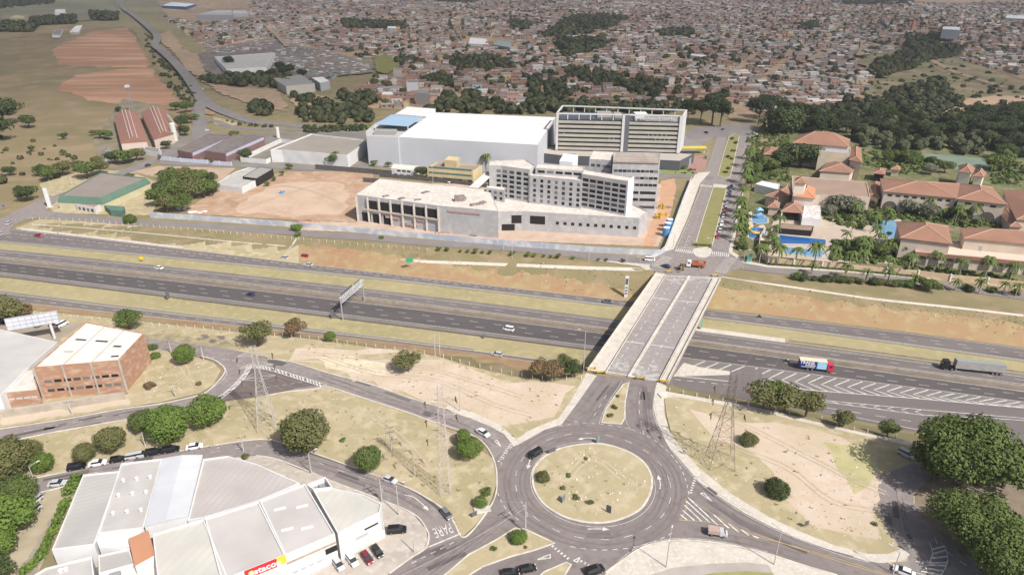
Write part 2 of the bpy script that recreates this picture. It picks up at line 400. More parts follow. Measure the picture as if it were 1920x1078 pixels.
# ---- middle distance, plots between the far roads and the service road
patch('yard_ground', [(175,260),(230,190),(300,200),(345,245),(330,282),(225,330),(180,300)], mat('mixed yard', (.24,.20,.15), .95, (.17,.15,.09), .08), jit=1)
patch('dirt_ground', [(245,322),(300,312),(440,316),(425,335),(400,350),(290,332)], mat('pink yard dust', (.42,.31,.24), .95, (.36,.26,.19), .1), jit=.6)
patch('grass_field', [(75,345),(160,318),(245,322),(290,340),(300,372),(285,405),(100,400)], M_straw, jit=.6)
patch('yard_ground', [(300,285),(345,255),(420,250),(520,250),(690,245),(700,320),(640,325),(520,318),(300,308)], mat('grey yard', (.21,.195,.175), .95, (.17,.155,.13), .08), jit=.4)
patch('red_earth', [(345,395),(400,360),(470,335),(545,322),(700,322),(700,345),(668,372),(668,418),(560,413),(355,402)], M_red, jit=.7)
patch('dirt_ground', [(500,352),(560,340),(640,345),(655,385),(640,405),(540,404),(440,398),(470,368)], mat('pale spoil earth', (.50,.385,.29), .95, (.42,.305,.22), .07, col3=(.50,.36,.26), scale3=.3), jit=2.5)
patch('dirt_ground', [(560,414),(668,418),(700,345),(940,345),(1240,345),(1262,360),(1240,450),(1235,463),(960,452),(760,440),(560,432)], mat('site dust', (.50,.39,.31), .95, (.42,.31,.24), .12), jit=.4)
patch('dirt_ground', [(1240,340),(1265,335),(1268,352),(1258,400),(1236,440),(1228,462),(1205,462),(1220,420),(1236,390)], mat('orange haul track', (.50,.30,.19), .95, (.42,.26,.17), .2), jit=.5)
patch('yard_ground', [(700,312),(760,322),(960,345),(1240,335),(1300,330),(1292,290),(1345,255),(1042,240),(690,250)], mat('paved yard', (.25,.235,.22), .95, (.21,.195,.18), .08), jit=.2)
patch('lawn', [(1240,318),(1300,308),(1330,318),(1322,330),(1240,331)], mat('watered lawn', (.22,.25,.09), .95, (.17,.20,.06), .3))
patch('paving', [(1280,295),(1318,292),(1326,302),(1322,322),(1300,325),(1280,308)], mat('red paving', (.34,.20,.17), .9, (.28,.17,.14), .4))
# resort grounds
patch('resort_garden', [(1385,480),(1392,440),(1408,360),(1425,290),(1480,235),(1700,250),(1990,290),(1990,545),(1919,535),(1690,515),(1440,498)], mat('garden ground', (.115,.13,.05), .95, (.22,.18,.11), .07, (.4,.68), col3=(.08,.10,.035), scale3=.25), jit=.3)
patch('paving', [(1455,400),(1560,405),(1590,430),(1640,440),(1680,455),(1675,495),(1560,492),(1440,480),(1445,430)], mat('pool terrace', (.46,.38,.31), .85, (.40,.33,.26), .3))
patch('paving', [(1545,408),(1640,408),(1690,412),(1690,452),(1630,445),(1560,434)], mat('pool terrace', (.46,.38,.31)), jit=.3)
patch('lawn', [(1730,288),(1850,298),(1858,318),(1800,320),(1740,305)], mat('tennis court green', (.17,.22,.17), .9, (.14,.19,.14), .1))
for q in ([(1390,392),(1410,398),(1412,425),(1396,432),(1388,415)], [(1398,425),(1432,422),(1440,435),(1432,452),(1412,450),(1400,445)]):
    patch('paving', q, mat('pale pool deck', (.52,.46,.40), .8, (.46,.40,.34), .3))

# ---- verges beside the service roads and the motorway
def rail(f, xs): return [(x, f(x)) for x in xs]
def fitr(pts, deg=4):
    X = np.array([p[0] for p in pts], float); Y = np.array([p[1] for p in pts], float); c = np.polyfit((X-960)/960, Y, deg)
    return lambda x: float(np.polyval(c, (x-960)/960))
N_u = fitr([(-200,405),(40,436),(140,443),(235,455),(375,467),(480,482),(600,494),(730,514),(855,530),(960,543),(1180,567),(1340,579),(1440,591),(1690,622),(1919,655),(2100,680)])
N_l = fitr([(-200,434),(0,454),(240,475),(480,501),(720,520),(865,539),(960,552),(1180,577),(1325,597),(1440,611),(1665,640),(1919,676),(2100,702)])
A_u = fitr([(-200,452),(0,472),(240,495),(480,523),(655,540),(805,560),(960,580),(1160,606),(1307,617),(1440,642),(1665,672),(1919,705),(2100,730)])
A_l = fitr([(-200,463),(0,483),(250,507),(480,533),(680,557),(960,592),(1150,617),(1297,637),(1440,658),(1690,692),(1919,719),(2100,744)])
B_u = fitr([(-200,470),(0,491),(240,516),(480,546),(655,565),(960,602),(1145,626),(1292,646),(1440,667),(1690,703),(1919,733),(2100,758)])
B_w = fitr([(-200,487),(0,510),(200,538),(480,570),(730,599),(960,630),(1130,653),(1285,673),(1440,692),(1690,723),(1919,753),(2100,778)])
B_s = lambda x: B_w(x) + (7.5 if x < 1180 else 7.5 if x < 1200 else 7.5)
C_u = fitr([(-200,521),(0,549),(225,576),(480,606),(580,618),(630,625),(730,640),(960,665),(1100,686)], 3)
C_l = fitr([(-200,539),(0,565),(175,584),(300,597),(480,614),(630,629),(730,645),(960,674),(1100,694)], 3)
def strip(name, fa, fb, x0, x1, m, dz=None, step=12, kind='structure'):
    xs = [x0 + (x1-x0)*i/int((x1-x0)/step) for i in range(int((x1-x0)/step)+1)]; mb = MB(); dz = nextdz() if dz is None else dz
    A = [G(x, fa(x)) for x in xs]; B = [G(x, fb(x)) for x in xs]; n = len(xs)
    vs = [(q[0], q[1], H(q[0], q[1]) + dz) for q in A + B]
    mb.add(vs, [(n+i, n+i+1, i+1, i) for i in range(n-1)]); return tag(mb.build(name, m), kind=kind)
cN = lambda x: float(np.interp(x, [p[0] for p in crN], [p[1] for p in crN]))
tN = lambda x: float(np.interp(x, [p[0] for p in toN], [p[1] for p in toN]))
tS = lambda x: float(np.interp(x, [p[0] for p in toS], [p[1] for p in toS]))
cS = lambda x: float(np.interp(x, [p[0] for p in crS], [p[1] for p in crS]))
strip('grass_bank', lambda x: cN(x)-1.5, lambda x: N_u(x)+1, 30, 560, M_straw, dz=.05)
strip('grass_bank', lambda x: cN(x)-1.5, lambda x: N_u(x)+1, 560, 1240, M_bank, dz=.05)
strip('grass_bank', lambda x: cN(x)-1, lambda x: tN(x)+2, 1310, 2200, M_bank, dz=.05)
strip('grass_verge', lambda x: tN(x)-9, lambda x: tN(x)+2, 1330, 2200, M_verge, dz=.062, step=6)
strip('grass_verge', lambda x: N_l(x)-1, lambda x: A_u(x)+2, -200, 2200, M_verge, dz=.055)
strip('grass_verge', lambda x: B_s(x)-1, lambda x: C_u(x)+2, -200, 1180, M_verge, dz=.055)
strip('grass_bank', lambda x: C_l(x)-1, lambda x: cS(x)+2.5, -200, 1180, M_bank, dz=.057)
# motorway carriageways
strip('motorway_carriageway', N_u, N_l, -200, 2200, M_asphM, dz=.07)
strip('motorway_carriageway', A_u, A_l, -200, 2200, M_asphM, dz=.071)
strip('motorway_median', lambda x: A_l(x)-.3, lambda x: B_u(x)+.3, -200, 2200, mat('dusty median', (.20,.165,.13), .95, (.15,.13,.10), .2), dz=.074)
strip('motorway_carriageway', B_u, B_w, -200, 2200, M_asphD, dz=.072)
strip('hard_shoulder', B_w, B_s, -200, 1230, M_shoulder, dz=.073)
strip('hard_shoulder', lambda x: A_u(x)-3.5, A_u, 1150, 2200, M_shoulder, dz=.073)
strip('hard_shoulder', lambda x: A_u(x)-4.0, A_u, -200, 1150, M_shoulder, dz=.073)
strip('hard_shoulder', lambda x: N_u(x)-3.5, N_u, 40, 700, M_conc, dz=.0735)
strip('hard_shoulder', lambda x: N_u(x)-3 - max(0, 8 - abs(x-900)/25), lambda x: N_u(x)-1, 700, 1120, M_conc, dz=.0737)
strip('collector_road', C_u, C_l, -200, 1180, M_asphM, dz=.075)
# exit lanes on the right below the chevrons
E_l = fitr([(1200,718),(1270,727),(1405,746),(1600,790),(1700,808),(1919,846),(2200,892)], 3)
strip('collector_road', lambda x: B_w(x)-.5, E_l, 1215, 2200, M_asphM, dz=.0755)
strip('chevron_island', lambda x: B_w(x)+.5, lambda x: float(np.interp(x,[1215,1265,1375,1522,1715,1919,2200],[702,705,716,732,747,765,783])), 1215, 2200, M_shoulder, dz=.078)
patch('concrete_apron', [(1262,706),(1282,680),(1310,688),(1360,695),(1400,702),(1330,704)], M_conc, dz=.083)
strip('concrete_apron', lambda x: A_u(x)-9.5, lambda x: A_u(x)-2, 1300, 1472, M_conc, dz=.084)
# motorway lines
def mline(f, x0, x1, w=.2, dash=None, mb=None, dz=.115):
    xs = np.arange(x0, x1, 14); line(None, w, dash, world=densify([G(x, f(x))[:2] for x in xs], 2.0, False), dz=dz, mb=mb)
mix = lambda a, b, t: (lambda x: a(x)*(1-t)+b(x)*t)
for f in (mix(N_u,N_l,.08), mix(N_u,N_l,.94)): mline(f, -100, 2100)
mline(mix(N_u,N_l,.33), -100, 1000, .22, (1.5,1.5))
mline(mix(N_u,N_l,.62), -100, 2100, .17, (3,6)); mline(mix(N_u,N_l,.4), 1000, 2100, .17, (3,6))
mline(mix(N_u,N_l,.35), -100, 900, .17, (3,6), dz=.118)
for f in (mix(A_u,A_l,.10), mix(A_u,A_l,.95), mix(B_u,B_w,.04), mix(B_u,B_w,.98)): mline(f, -100, 2100)
mline(mix(A_u,A_l,.5), -100, 2100, .17, (3.2,6.5))
mline(mix(B_u,B_w,.36), -100, 2100, .17, (3.2,6.5)); mline(mix(B_u,B_w,.68), -100, 2100, .17, (3.2,6.5))
mline(mix(C_u,C_l,.1), -100, 1160); mline(mix(C_u,C_l,.92), -100, 1160); mline(mix(C_u,C_l,.5), -100, 480, .17, (3,4))
# chevrons
ch_l = lambda x: float(np.interp(x,[1215,1265,1375,1522,1715,1919,2200],[702,705,716,732,747,765,783]))
mline(lambda x: ch_l(x), 1262, 2150, .35, dz=.117); 
for k in range(31):
    x = 1296 + k*24.6; y0 = B_w(x+26)+1; y1 = ch_l(x+30)-.5; xm = x - 2 - (0 if k > 3 else 0); ym = (y0*.55+y1*.45)
    if k < 4: line([(x+26, y0), (x+2, y0+10)], .4, smooth=0, dz=.119)
    else: line([(x+26, y0), (xm, ym), (x+34, ch_l(x+34)-.5)], .4, smooth=0, dz=.119)
q1 = lambda x: float(np.interp(x,[1260,1405,1547,1727,1870,2100],[711,726,751,768,780,800]))
q2 = lambda x: float(np.interp(x,[1260,1547,1727,1870,2100],[712,754,778,785,801]))
mline(q1, 1540, 2100, .25, dz=.117); mline(q2, 1545, 2100, .25, dz=.117)
for k in range(7): x = 1560+k*26; line([(x+12, q1(x+12)), (x, (q1(x)+q2(x))/2), (x+14, q2(x+14))], .3, smooth=0, dz=.12)
mline(lambda x: q1(x), 1265, 1545, .25, (2,2), dz=.118)
mline(lambda x: (q2(x)*.55+E_l(x)*.45), 1420, 2100, .2, (3,4), dz=.118); mline(lambda x: E_l(x)-5, 1560, 2100, .2, dz=.118)
# path on the berm and drain channels in the banks
def channel(px, w, m=M_conc, name='footpath', dz=.10): 
    mb = MB(); ribbon(mb, wline(px, 5, False, 3), w, dz, .08); return tag(mb.build(name, m), kind='structure')
channel([(560,478),(620,483),(720,487),(800,491),(960,497),(1080,502),(1190,505),(1228,503)], 2.0)
channel([(60,421),(160,428),(300,440),(420,452),(540,462)], .7); channel([(556,448),(546,462),(541,464)], .9)
channel([(1350,519),(1522,544),(1640,561),(1800,578),(1919,592)], .8)
channel([(1245,737),(1330,752),(1430,770),(1530,795),(1640,820),(1726,836)], 2.2)

# ---- service road, boulevard and their junctions (all level)
patch('junction_asphalt', [(-200,380),(0,412),(30,396),(64,381),(90,366),(112,372),(100,384),(86,396),(150,404),(250,412),(250,421),(75,410),(45,413),(28,422),(18,432),(20,440),(0,442),(-200,428)], M_asph)
road('service_road', [(100,403),(230,416),(360,423),(480,431),(600,441),(705,447),(800,456),(960,466),(1100,480),(1232,491)], 7.2, M_asphFar)
road('side_road', [(330,282),(300,296),(262,312),(228,326),(180,345),(110,370)], 9, M_asphFar)
road('side_road', [(300,306),(350,309),(480,312),(600,317),(690,318)], 6, M_asphFar)
road('main_road', [(376,262),(376,240),(372,215),(378,192),(368,172),(345,142),(325,120),(305,102),(292,90),(296,74),(275,52),(250,32),(230,17),(232,-2)], 11, M_asphFar, smooth=8)
road('main_road', [(380,186),(400,203),(440,219),(480,230),(530,234),(575,238),(640,246),(700,250)], 11, M_asphFar)
road('main_road', [(378,232),(402,228),(440,240),(520,243),(600,244)], 7, M_asphFar)
patch('red_strip', [(400,221),(420,225),(455,234),(430,238),(400,234)], M_straw, jit=.5)
patch('junction_asphalt', [(358,240),(385,236),(398,250),(385,262),(362,262)], M_asphFar)
patch('grass_strip', [(372,196),(381,204),(405,214),(400,218),(380,215)], M_bank, jit=.4)
patch('junction_asphalt', [(1222,478),(1244,466),(1262,466),(1367,470),(1376,482),(1396,492),(1396,504),(1372,507),(1352,520),(1238,516),(1218,503)], M_asph, flat=True)
patch('boulevard_carriageway', [(1264,467),(1290,412),(1315,345),(1335,285),(1349,243),(1366,243),(1360,270),(1345,330),(1336,352),(1302,468)], M_asph)
patch('boulevard_carriageway', [(1334,468),(1348,410),(1364,350),(1370,334),(1382,270),(1390,243),(1416,241),(1408,290),(1390,345),(1377,420),(1368,470)], M_asph)
patch('junction_asphalt', [(1290,247),(1320,244),(1349,240),(1420,238),(1424,246),(1416,256),(1349,258),(1290,262)], M_asphFar)
patch('junction_asphalt', [(1336,328),(1376,334),(1394,336),(1390,352),(1330,349)], M_asph)
patch('parking_ground', [(1424,238),(1300,262),(1292,262),(1285,255),(1300,240),(1400,232)], M_asphFar)
road('side_road', [(1390,499),(1439,506),(1520,513),(1600,521),(1700,527),(1800,540),(1919,556),(2100,580)], 7.5, M_asphFar)
road('side_road', [(1170,324),(1250,330),(1300,331),(1335,336)], 8, M_asphFar)
patch('pavement', [(1220,480),(1228,476),(1246,464),(1262,425),(1290,350),(1305,325),(1332,323),(1312,345),(1288,412),(1263,468),(1246,472),(1224,486)], M_conc, thick=.12, dz=.1)
patch('pavement', [(1366,474),(1378,420),(1392,345),(1397,345),(1383,420),(1373,472),(1400,490),(1440,498),(1590,507),(1690,516),(1790,523),(1990,545),(1990,550),(1790,527),(1690,520),(1590,511),(1440,502),(1395,494)], M_conc, thick=.12, dz=.1)
patch('pavement', [(1090,484),(1180,484),(1216,482),(1228,486),(1226,500),(1238,512),(1225,508),(1200,500)], M_conc, dz=.09, flat=True)
island([(1338,350),(1351,348),(1363,351),(1351,400),(1335,462),(1318,465),(1303,461),(1320,405)], mat('median turf', (.24,.22,.10), .95, (.20,.19,.07), .3), smooth=0)
patch('paved_nose', [(1301,467),(1333,467),(1330,480),(1316,484),(1302,479)], M_conc, thick=.2, dz=.1, smooth=3)
patch('paved_nose', [(1338,346),(1364,349),(1362,354),(1336,352)], M_conc, thick=.32, dz=.1)
island([(1346,330),(1357,334),(1369,333),(1378,295),(1386,256),(1377,252),(1367,257),(1358,285)], mat('median turf', (.24,.22,.10)), smooth=0)
def zebra(a, b, n, L=4.0, w=.45):
    A = np.array(G(*a)[:2]); B = np.array(G(*b)[:2]); d = (B-A)/np.linalg.norm(B-A); nn = np.array([-d[1], d[0]])
    for i in range(n):
        c = A + (B-A)*(i+.5)/n; line(None, w, world=[tuple(c-nn*L/2), tuple(c+nn*L/2)])
zebra((1266,469),(1300,474),9); zebra((1334,475),(1368,479),9); zebra((1312,348),(1335,351),8); zebra((1366,353),(1388,356),7)
zebra((1232,502),(1252,482),9, 5); zebra((1372,484),(1350,512),9, 5)
line([(1267,464),(1300,467)], .4, smooth=0); line([(1329,480),(1368,482)], .4, smooth=0)
for px in ([(1278,455),(1300,398),(1330,310),(1345,262)],[(1288,462),(1311,398),(1326,350)],[(1353,460),(1366,400),(1377,350),(1392,290),(1400,262)]): line(px, .15, (2,4))
line([(1283,465),(1292,442)], .15, smooth=0)
for px in ([(1268,466),(1291,412),(1317,345)], [(1366,468),(1375,420),(1388,352)]): line(px, .15)
line([(1390,499),(1439,506),(1520,513),(1700,527),(1919,556)], .15, mb=YPAINT)

# ---- near side: lots
patch('grass_lot', [(-60,560),(0,577),(175,594),(300,607),(460,625),(580,636),(687,651),(815,667),(880,687),(960,706),(1035,717),(1100,700),(1050,785),(967,826),(917,795),(850,770),(775,748),(677,718),(546,678),(500,670),(350,642),(277,634),(0,660)], M_straw, flat=True)
patch('bare_earth', [(560,650),(640,660),(740,655),(830,672),(900,700),(990,722),(1075,722),(1062,760),(1010,795),(960,805),(900,780),(800,745),(700,720),(620,695),(540,672)], M_bare, jit=2.2)
patch('bare_earth', [(590,668),(660,664),(715,680),(730,700),(680,702),(620,688)], mat('whitish sand', (.62,.54,.42), .95, (.5,.43,.30), .3), jit=1.5)
patch('dark_earth', [(150,632),(210,625),(330,628),(430,640),(450,655),(380,652),(290,640),(200,640)], mat('burnt weeds', (.20,.17,.125), .95, (.36,.31,.18), .3), jit=1)
patch('grass_lot', [(1245,740),(1330,755),(1430,773),(1530,797),(1640,822),(1760,848),(1990,905),(1990,1150),(1450,1100),(1440,975),(1300,885),(1262,825),(1250,780)], M_straw, flat=True)
patch('bare_earth', [(1310,775),(1420,790),(1560,815),(1640,850),(1655,900),(1640,960),(1660,1010),(1590,1010),(1500,975),(1470,920),(1400,850),(1340,820)], M_bare, jit=2.5, flat=True)
patch('grass_lot', [(1540,830),(1620,835),(1648,870),(1640,915),(1610,925),(1570,880)], mat('lighter lawn', (.44,.40,.22), .95, (.36,.33,.17), .2), jit=1.5, flat=True)
patch('shade_painted_dirt', [(1708,925),(1722,900),(1745,880),(1800,868),(1990,905),(1990,1150),(1850,1110),(1790,1055),(1745,1010),(1725,970)], mat('dirt with painted shade', (.17,.135,.10), .95, (.24,.20,.14), .3, (.35,.65)), jit=.5, flat=True)  # dirt under the trees, their shade painted into its dark colour
patch('side_street', [(1650,892),(1700,872),(1740,868),(1735,905),(1712,925),(1722,965),(1800,1040),(1990,1100),(1990,1160),(1500,1130),(1560,1078),(1650,1056),(1700,1050),(1690,1020),(1655,985),(1645,930)], M_asph, jit=.5, flat=True)
patch('grass_lot', [(-200,850),(0,832),(107,811),(250,786),(362,768),(430,752),(500,742),(612,725),(700,753),(812,791),(925,860),(932,905),(912,965),(868,1006),(832,957),(800,935),(755,912),(655,875),(525,830),(479,826),(375,840),(200,871),(0,912),(-200,950)], M_straw, flat=True)
patch('grass_lot', [(-200,960),(0,925),(85,922),(132,908),(150,908),(60,1100),(-200,1200)], mat('dusty yard', (.40,.345,.25), .95, (.33,.28,.19), .2), flat=True)
patch('side_street', [(105,960),(118,952),(104,1000),(60,1100),(15,1100),(55,1040)], mat('worn track', (.26,.22,.19), .95, (.31,.27,.21), .3), jit=.5)
patch('grass_lot', [(-60,690),(70,740),(240,740),(240,660),(297,656),(330,662),(372,671),(400,680),(414,695),(400,722),(375,738),(300,755),(225,766),(125,784),(0,803),(-60,812)], M_straw, smooth=0, flat=True)
patch('bare_earth', [(80,770),(170,758),(240,748),(245,758),(200,766),(120,780),(0,798),(0,785)], M_bare, jit=.5)
patch('parking_ground', [(-60,600),(0,598),(110,604),(160,606),(108,640),(0,620)], mat('parking dust', (.33,.28,.22), .95, (.28,.24,.19), .2))
# ---- near side: roads
patch('road_asphalt', [(277,636),(350,644),(425,654),(479,665),(502,674),(546,680),(612,700),(677,720),(700,724),(775,750),(850,774),(887,787),(919,800),(945,816),(962,838),(940,860),(925,859),(915,840),(900,824),(885,815),(862,807),(832,797),(812,790),(762,772),(700,752),(612,724),(596,729),(540,735),(500,742),(430,752),(362,766),(325,770),(250,785),(107,809),(0,831),(-200,862),(-200,845),(0,804),(125,785),(225,767),(300,757),(375,740),(400,725),(420,702),(420,690),(400,676),(372,669),(330,662),(297,656),(265,655)], M_asph)
patch('road_asphalt', [(470,690),(500,690),(560,706),(610,722),(560,728),(500,742),(430,752),(400,752),(440,720)], mat('ghost island asphalt', (.13,.105,.098), .9, (.15,.125,.118), .3))
patch('road_asphalt', [(503,674),(540,680),(530,688),(503,682)], mat('fresh asphalt patch', (.09,.085,.088), .9, (.105,.1,.1), .3), jit=.3)
patch('road_asphalt', [(-200,948),(0,909),(62,897),(125,883),(200,869),(300,850),(375,839),(479,824),(525,829),(600,853),(655,873),(705,893),(755,910),(800,933),(832,955),(850,978),(868,1008),(812,1040),(795,1040),(804,1013),(800,993),(775,963),(730,943),(705,933),(630,905),(580,888),(517,860),(480,854),(440,857),(380,868),(300,880),(132,911),(80,922),(0,938),(-200,975)], M_asph)
patch('side_street', [(-200,985),(0,938),(40,930),(90,920),(80,934),(0,962)], M_asph)
patch('roundabout_asphalt', [(962,838),(1022,806),(1052,797),(1060,787),(1080,760),(1120,704),(1234,717),(1226,735),(1225,765),(1232,795),(1240,809),(1250,833),(1277,865),(1310,903),(1350,933),(1397,963),(1439,985),(1490,1008),(1565,1035),(1627,1053),(1690,1062),(1720,1078),(1800,1120),(1570,1100),(1502,1058),(1439,1038),(1360,1020),(1285,1012),(1235,1017),(1200,1028),(1167,1050),(1135,1073),(1120,1110),(840,1110),(867,1077),(905,1060),(959,1042),(1042,1019),(985,992),(959,990),(930,1010),(880,1038),(840,1063),(800,1110),(680,1110),(730,1075),(767,1048),(795,1030),(868,1008),(895,985),(912,965),(925,940),(931,920),(932,902),(931,884),(925,859),(940,850)], M_asphR, flat=True)
patch('road_asphalt', [(700,1110),(740,1076),(800,1036),(868,1008),(900,1025),(860,1055),(800,1110)], mat('roundabout asphalt', (.125,.112,.108)))
patch('forecourt', [(440,858),(480,855),(517,861),(560,880),(630,906),(705,934),(730,944),(775,965),(799,993),(803,1013),(794,1030),(766,1048),(729,1075),(700,1120),(560,1130),(600,990)], mat('forecourt paving', (.44,.39,.34), .9, (.36,.32,.28), .2, col3=(.48,.44,.39), scale3=.5), thick=.12, dz=.10)
patch('plaza_paving', [(1110,1120),(1136,1074),(1168,1052),(1201,1030),(1236,1019),(1285,1014),(1360,1022),(1439,1040),(1502,1060),(1570,1080),(1620,1100),(1500,1160),(1440,1060),(1400,1055),(1335,1057),(1260,1065),(1220,1078),(1180,1120)], M_conc, thick=.12, dz=.1)
patch('plaza_paving', [(1220,1078),(1260,1065),(1335,1057),(1400,1055),(1450,1062),(1520,1160),(1180,1160)], mat('grey plaza strip', (.38,.35,.32), .9, (.33,.30,.27), .3))
patch('grass_lot', [(1300,1082),(1340,1074),(1400,1071),(1450,1075),(1500,1100),(1280,1110)], mat('watered verge', (.30,.28,.12), .95, (.25,.24,.09), .5), flat=True)
patch('pavement', [(1100,700),(1070,752),(1047,785),(1005,802),(990,809),(967,825),(955,813),(937,797),(887,774),(840,759),(835,766),(850,774),(887,787),(919,800),(945,815),(962,837),(970,835),(1022,806),(1052,797),(1060,787),(1080,760),(1119,705)], M_conc, thick=.12, dz=.1, flat=True)
patch('pavement', [(1250,725),(1245,747),(1246,777),(1255,808),(1272,835),(1310,878),(1370,926),(1440,969),(1502,998),(1565,1023),(1627,1039),(1665,1039),(1690,1029),(1706,1040),(1692,1052),(1652,1056),(1627,1053),(1565,1035),(1490,1008),(1439,985),(1397,963),(1350,933),(1310,903),(1277,865),(1250,833),(1240,809),(1232,795),(1225,765),(1227,735),(1232,717)], M_conc, thick=.12, dz=.1, flat=True)
isl = [(998.5,898),(1001,880),(1022.5,855.5),(1060,839),(1115,832.5),(1160,840.5),(1197,859),(1217,882),(1222.5,908),(1215,935),(1197,958),(1160,975),(1117,981),(1065,972),(1022.5,948),(1003,920)]
island(isl, M_straw, smooth=4, name='roundabout_island', kw=.5)
island([(826,1085),(880,1040),(932,1012),(965,991),(985,993),(1040,1019),(1000,1033),(958,1044),(905,1063),(870,1085)], M_straw, smooth=0)
island([(1002,1090),(1020,1073),(1062,1055),(1071,1059),(1052,1090)], M_straw, smooth=0)
island([(1168,722),(1179,718),(1172,755),(1171,785),(1165,796),(1128,793),(1136,768),(1155,740)], M_straw, smooth=0)
kerb([(0,832),(107,810),(250,785),(362,767)]); kerb([(500,742),(540,735),(596,729),(612,725),(700,753),(762,773),(812,791),(862,808),(900,825),(925,860),(932,902),(925,940),(895,985),(868,1008),(850,978),(832,956),(800,934),(755,911),(655,874),(525,830),(479,825),(375,840),(200,870),(62,898),(0,910)])
kerb([(502,673),(546,679),(612,699),(700,723),(775,749),(835,767)])
kerb([(372,668),(400,675),(420,690),(420,702),(400,725),(375,741),(300,758),(225,768),(125,786),(0,805)])
kerb([(480,855),(517,861),(575,883),(630,906),(705,934),(775,964),(800,993),(804,1013),(795,1031),(767,1049),(730,1076)])
kerb([(1135,1074),(1167,1051),(1200,1029),(1235,1018),(1285,1013),(1360,1021),(1439,1039),(1502,1059),(1570,1079)])
kerb([(60,927),(85,922),(132,910)])
KERB.build('kerb', M_kerb); tag(bpy.data.objects['kerb'], kind='structure')
# tyre polished lanes
def _cp(f, a0, a1, n=50):
    c = np.mean([G(*p)[:2] for p in isl], 0); return [tuple(c + (f+.25*math.sin(t*.07))*np.array([math.cos(math.radians(t)), math.sin(math.radians(t))])) for t in np.linspace(a0, a1, n)]
TYM = mat('tyre darkened asphalt', (.155,.134,.129), .85, (.182,.158,.151), .5); TY = MB()
for f in (17.3, 18.6, 21.2, 22.6): ribbon(TY, _cp(f, 0, 360, 90), .42, .2255)
for px in ([(1150,720),(1110,775),(1080,805)],[(1205,722),(1200,765),(1210,810),(1240,850)],[(600,706),(700,742),(800,775),(880,806),(925,835)],[(1290,900),(1380,965),(1500,1020),(1600,1050)],[(1300,1000),(1400,1015),(1500,1045)],[(560,860),(660,892),(740,922),(800,955)]):
    w_ = wline(px, 5)
    for o_ in (.9, -.9): ribbon(TY, offset(w_, o_), .4, .2225+.0003*len(px))
tag(TY.build('tyre_tracks', TYM), kind='structure')
# patched repairs, cracks and vehicle ruts
PR, PC_, RU = MB(), MB(), MB()
for px in ([(20,820),(250,772),(420,735)],[(560,690),(700,735),(880,800)],[(20,915),(250,868),(440,838)],[(540,848),(660,888),(760,930),(830,985)],[(970,870),(975,950),(1050,1005),(1150,1010),(1240,960),(1260,890),(1200,825)],[(1150,715),(1090,790)],[(1205,725),(1215,810)],[(1290,900),(1400,975),(1560,1045)],[(1680,920),(1690,1000),(1730,1050)],[(780,1060),(900,1010)]):
    w_ = wline(px, 6); n_ = len(w_)
    for _ in range(6):
        j = R.randrange(0, max(1, n_-4)); k = min(n_, j+R.randint(2,4)); o_ = R.uniform(-2.6,2.6); ribbon(PR if R.random() < .5 else PC_, offset(w_, o_)[j:k] if k-j > 1 else offset(w_, o_)[:2], R.uniform(.3,1.9), .2245+.0001*R.randrange(9))
    for _ in range(5):
        j = R.randrange(0, max(1, n_-8)); seg_ = offset(w_, R.uniform(-3,3))[j:j+7]; seg_ = [(a+R.uniform(-.3,.3), b+R.uniform(-.3,.3)) for a, b in seg_]
        if len(seg_) > 2: ribbon(PC_, seg_, .07, .2260+.0001*R.randrange(9))
tag(PR.build('asphalt_repairs', mat('newer asphalt patch', (.135,.12,.118), .85, (.155,.138,.135), .8)), kind='structure'); tag(PC_.build('asphalt_cracks', mat('sealed cracks', (.105,.093,.09), .8)), kind='structure')
for px in ([(600,668),(700,700),(820,715),(930,760),(1000,780)],[(560,662),(680,672),(800,690),(980,745)],[(1660,925),(1600,900),(1500,850),(1400,800),(1330,775)],[(1650,960),(1560,940),(1480,880),(1380,840)],[(330,676),(350,705),(300,735)],[(700,780),(760,830),(800,880)],[(1060,900),(1110,860),(1170,900)],[(470,360),(540,350),(620,372),(640,392)],[(600,345),(520,370),(450,395)]):
    w_ = wline(px, 6)
    for o_ in (.75, -.75): ribbon(RU, [(a+R.uniform(-.08,.08), b+R.uniform(-.08,.08)) for a, b in offset(w_, o_)], .38, .24 if px[0][0] != 1060 else .285)
tag(RU.build('wheel_ruts', mat('worn ruts', (.50,.42,.32), .95, (.42,.34,.24), .6)), kind='structure')
# ---- near markings
def circ_pts(f, a0=0, a1=360, n=60):
    c = np.mean([G(*p)[:2] for p in isl], 0); return [tuple(c + f*np.array([math.cos(math.radians(t)), math.sin(math.radians(t))])) for t in np.linspace(a0, a1, n)]
line(None, .15, (2.2,3.6), world=densify(circ_pts(19.8), 1, False))
line(None, .12, world=circ_pts(15.9))
for px in ([(1048,800),(1075,796),(1110,795),(1150,799),(1185,806)], [(1185,806),(1220,822),(1255,850),(1277,880),(1289,915),(1291,932)], [(1260,1000),(1230,1015),(1180,1028),(1130,1032),(1090,1029),(1050,1022)], [(960,838),(945,858),(937,880)],[(933,925),(945,950),(962,968),(985,985)], [(772,1057),(860,1013)]):
    line(px, .18, (1.2,1.2))
line([(795,1030),(865,1001)], .35, smooth=0)
line([(1062,787),(1095,795)], .15, (1.2,1.2)) 
for a, b in (((1137,742),(1108,790)),): line([a, b], .15, (2,3), smooth=0)
line([(1200,735),(1198,765),(1203,800),(1212,830)], .15, (2,3))
line([(1181,714),(1173,750),(1173,785),(1177,797),(1183,808)], .12); line([(1166,716),(1135,765),(1123,796)], .12)
line([(1231,722),(1224,765),(1231,797),(1241,815),(1262,850),(1300,895),(1350,936),(1439,988),(1565,1038),(1627,1055)], .12)
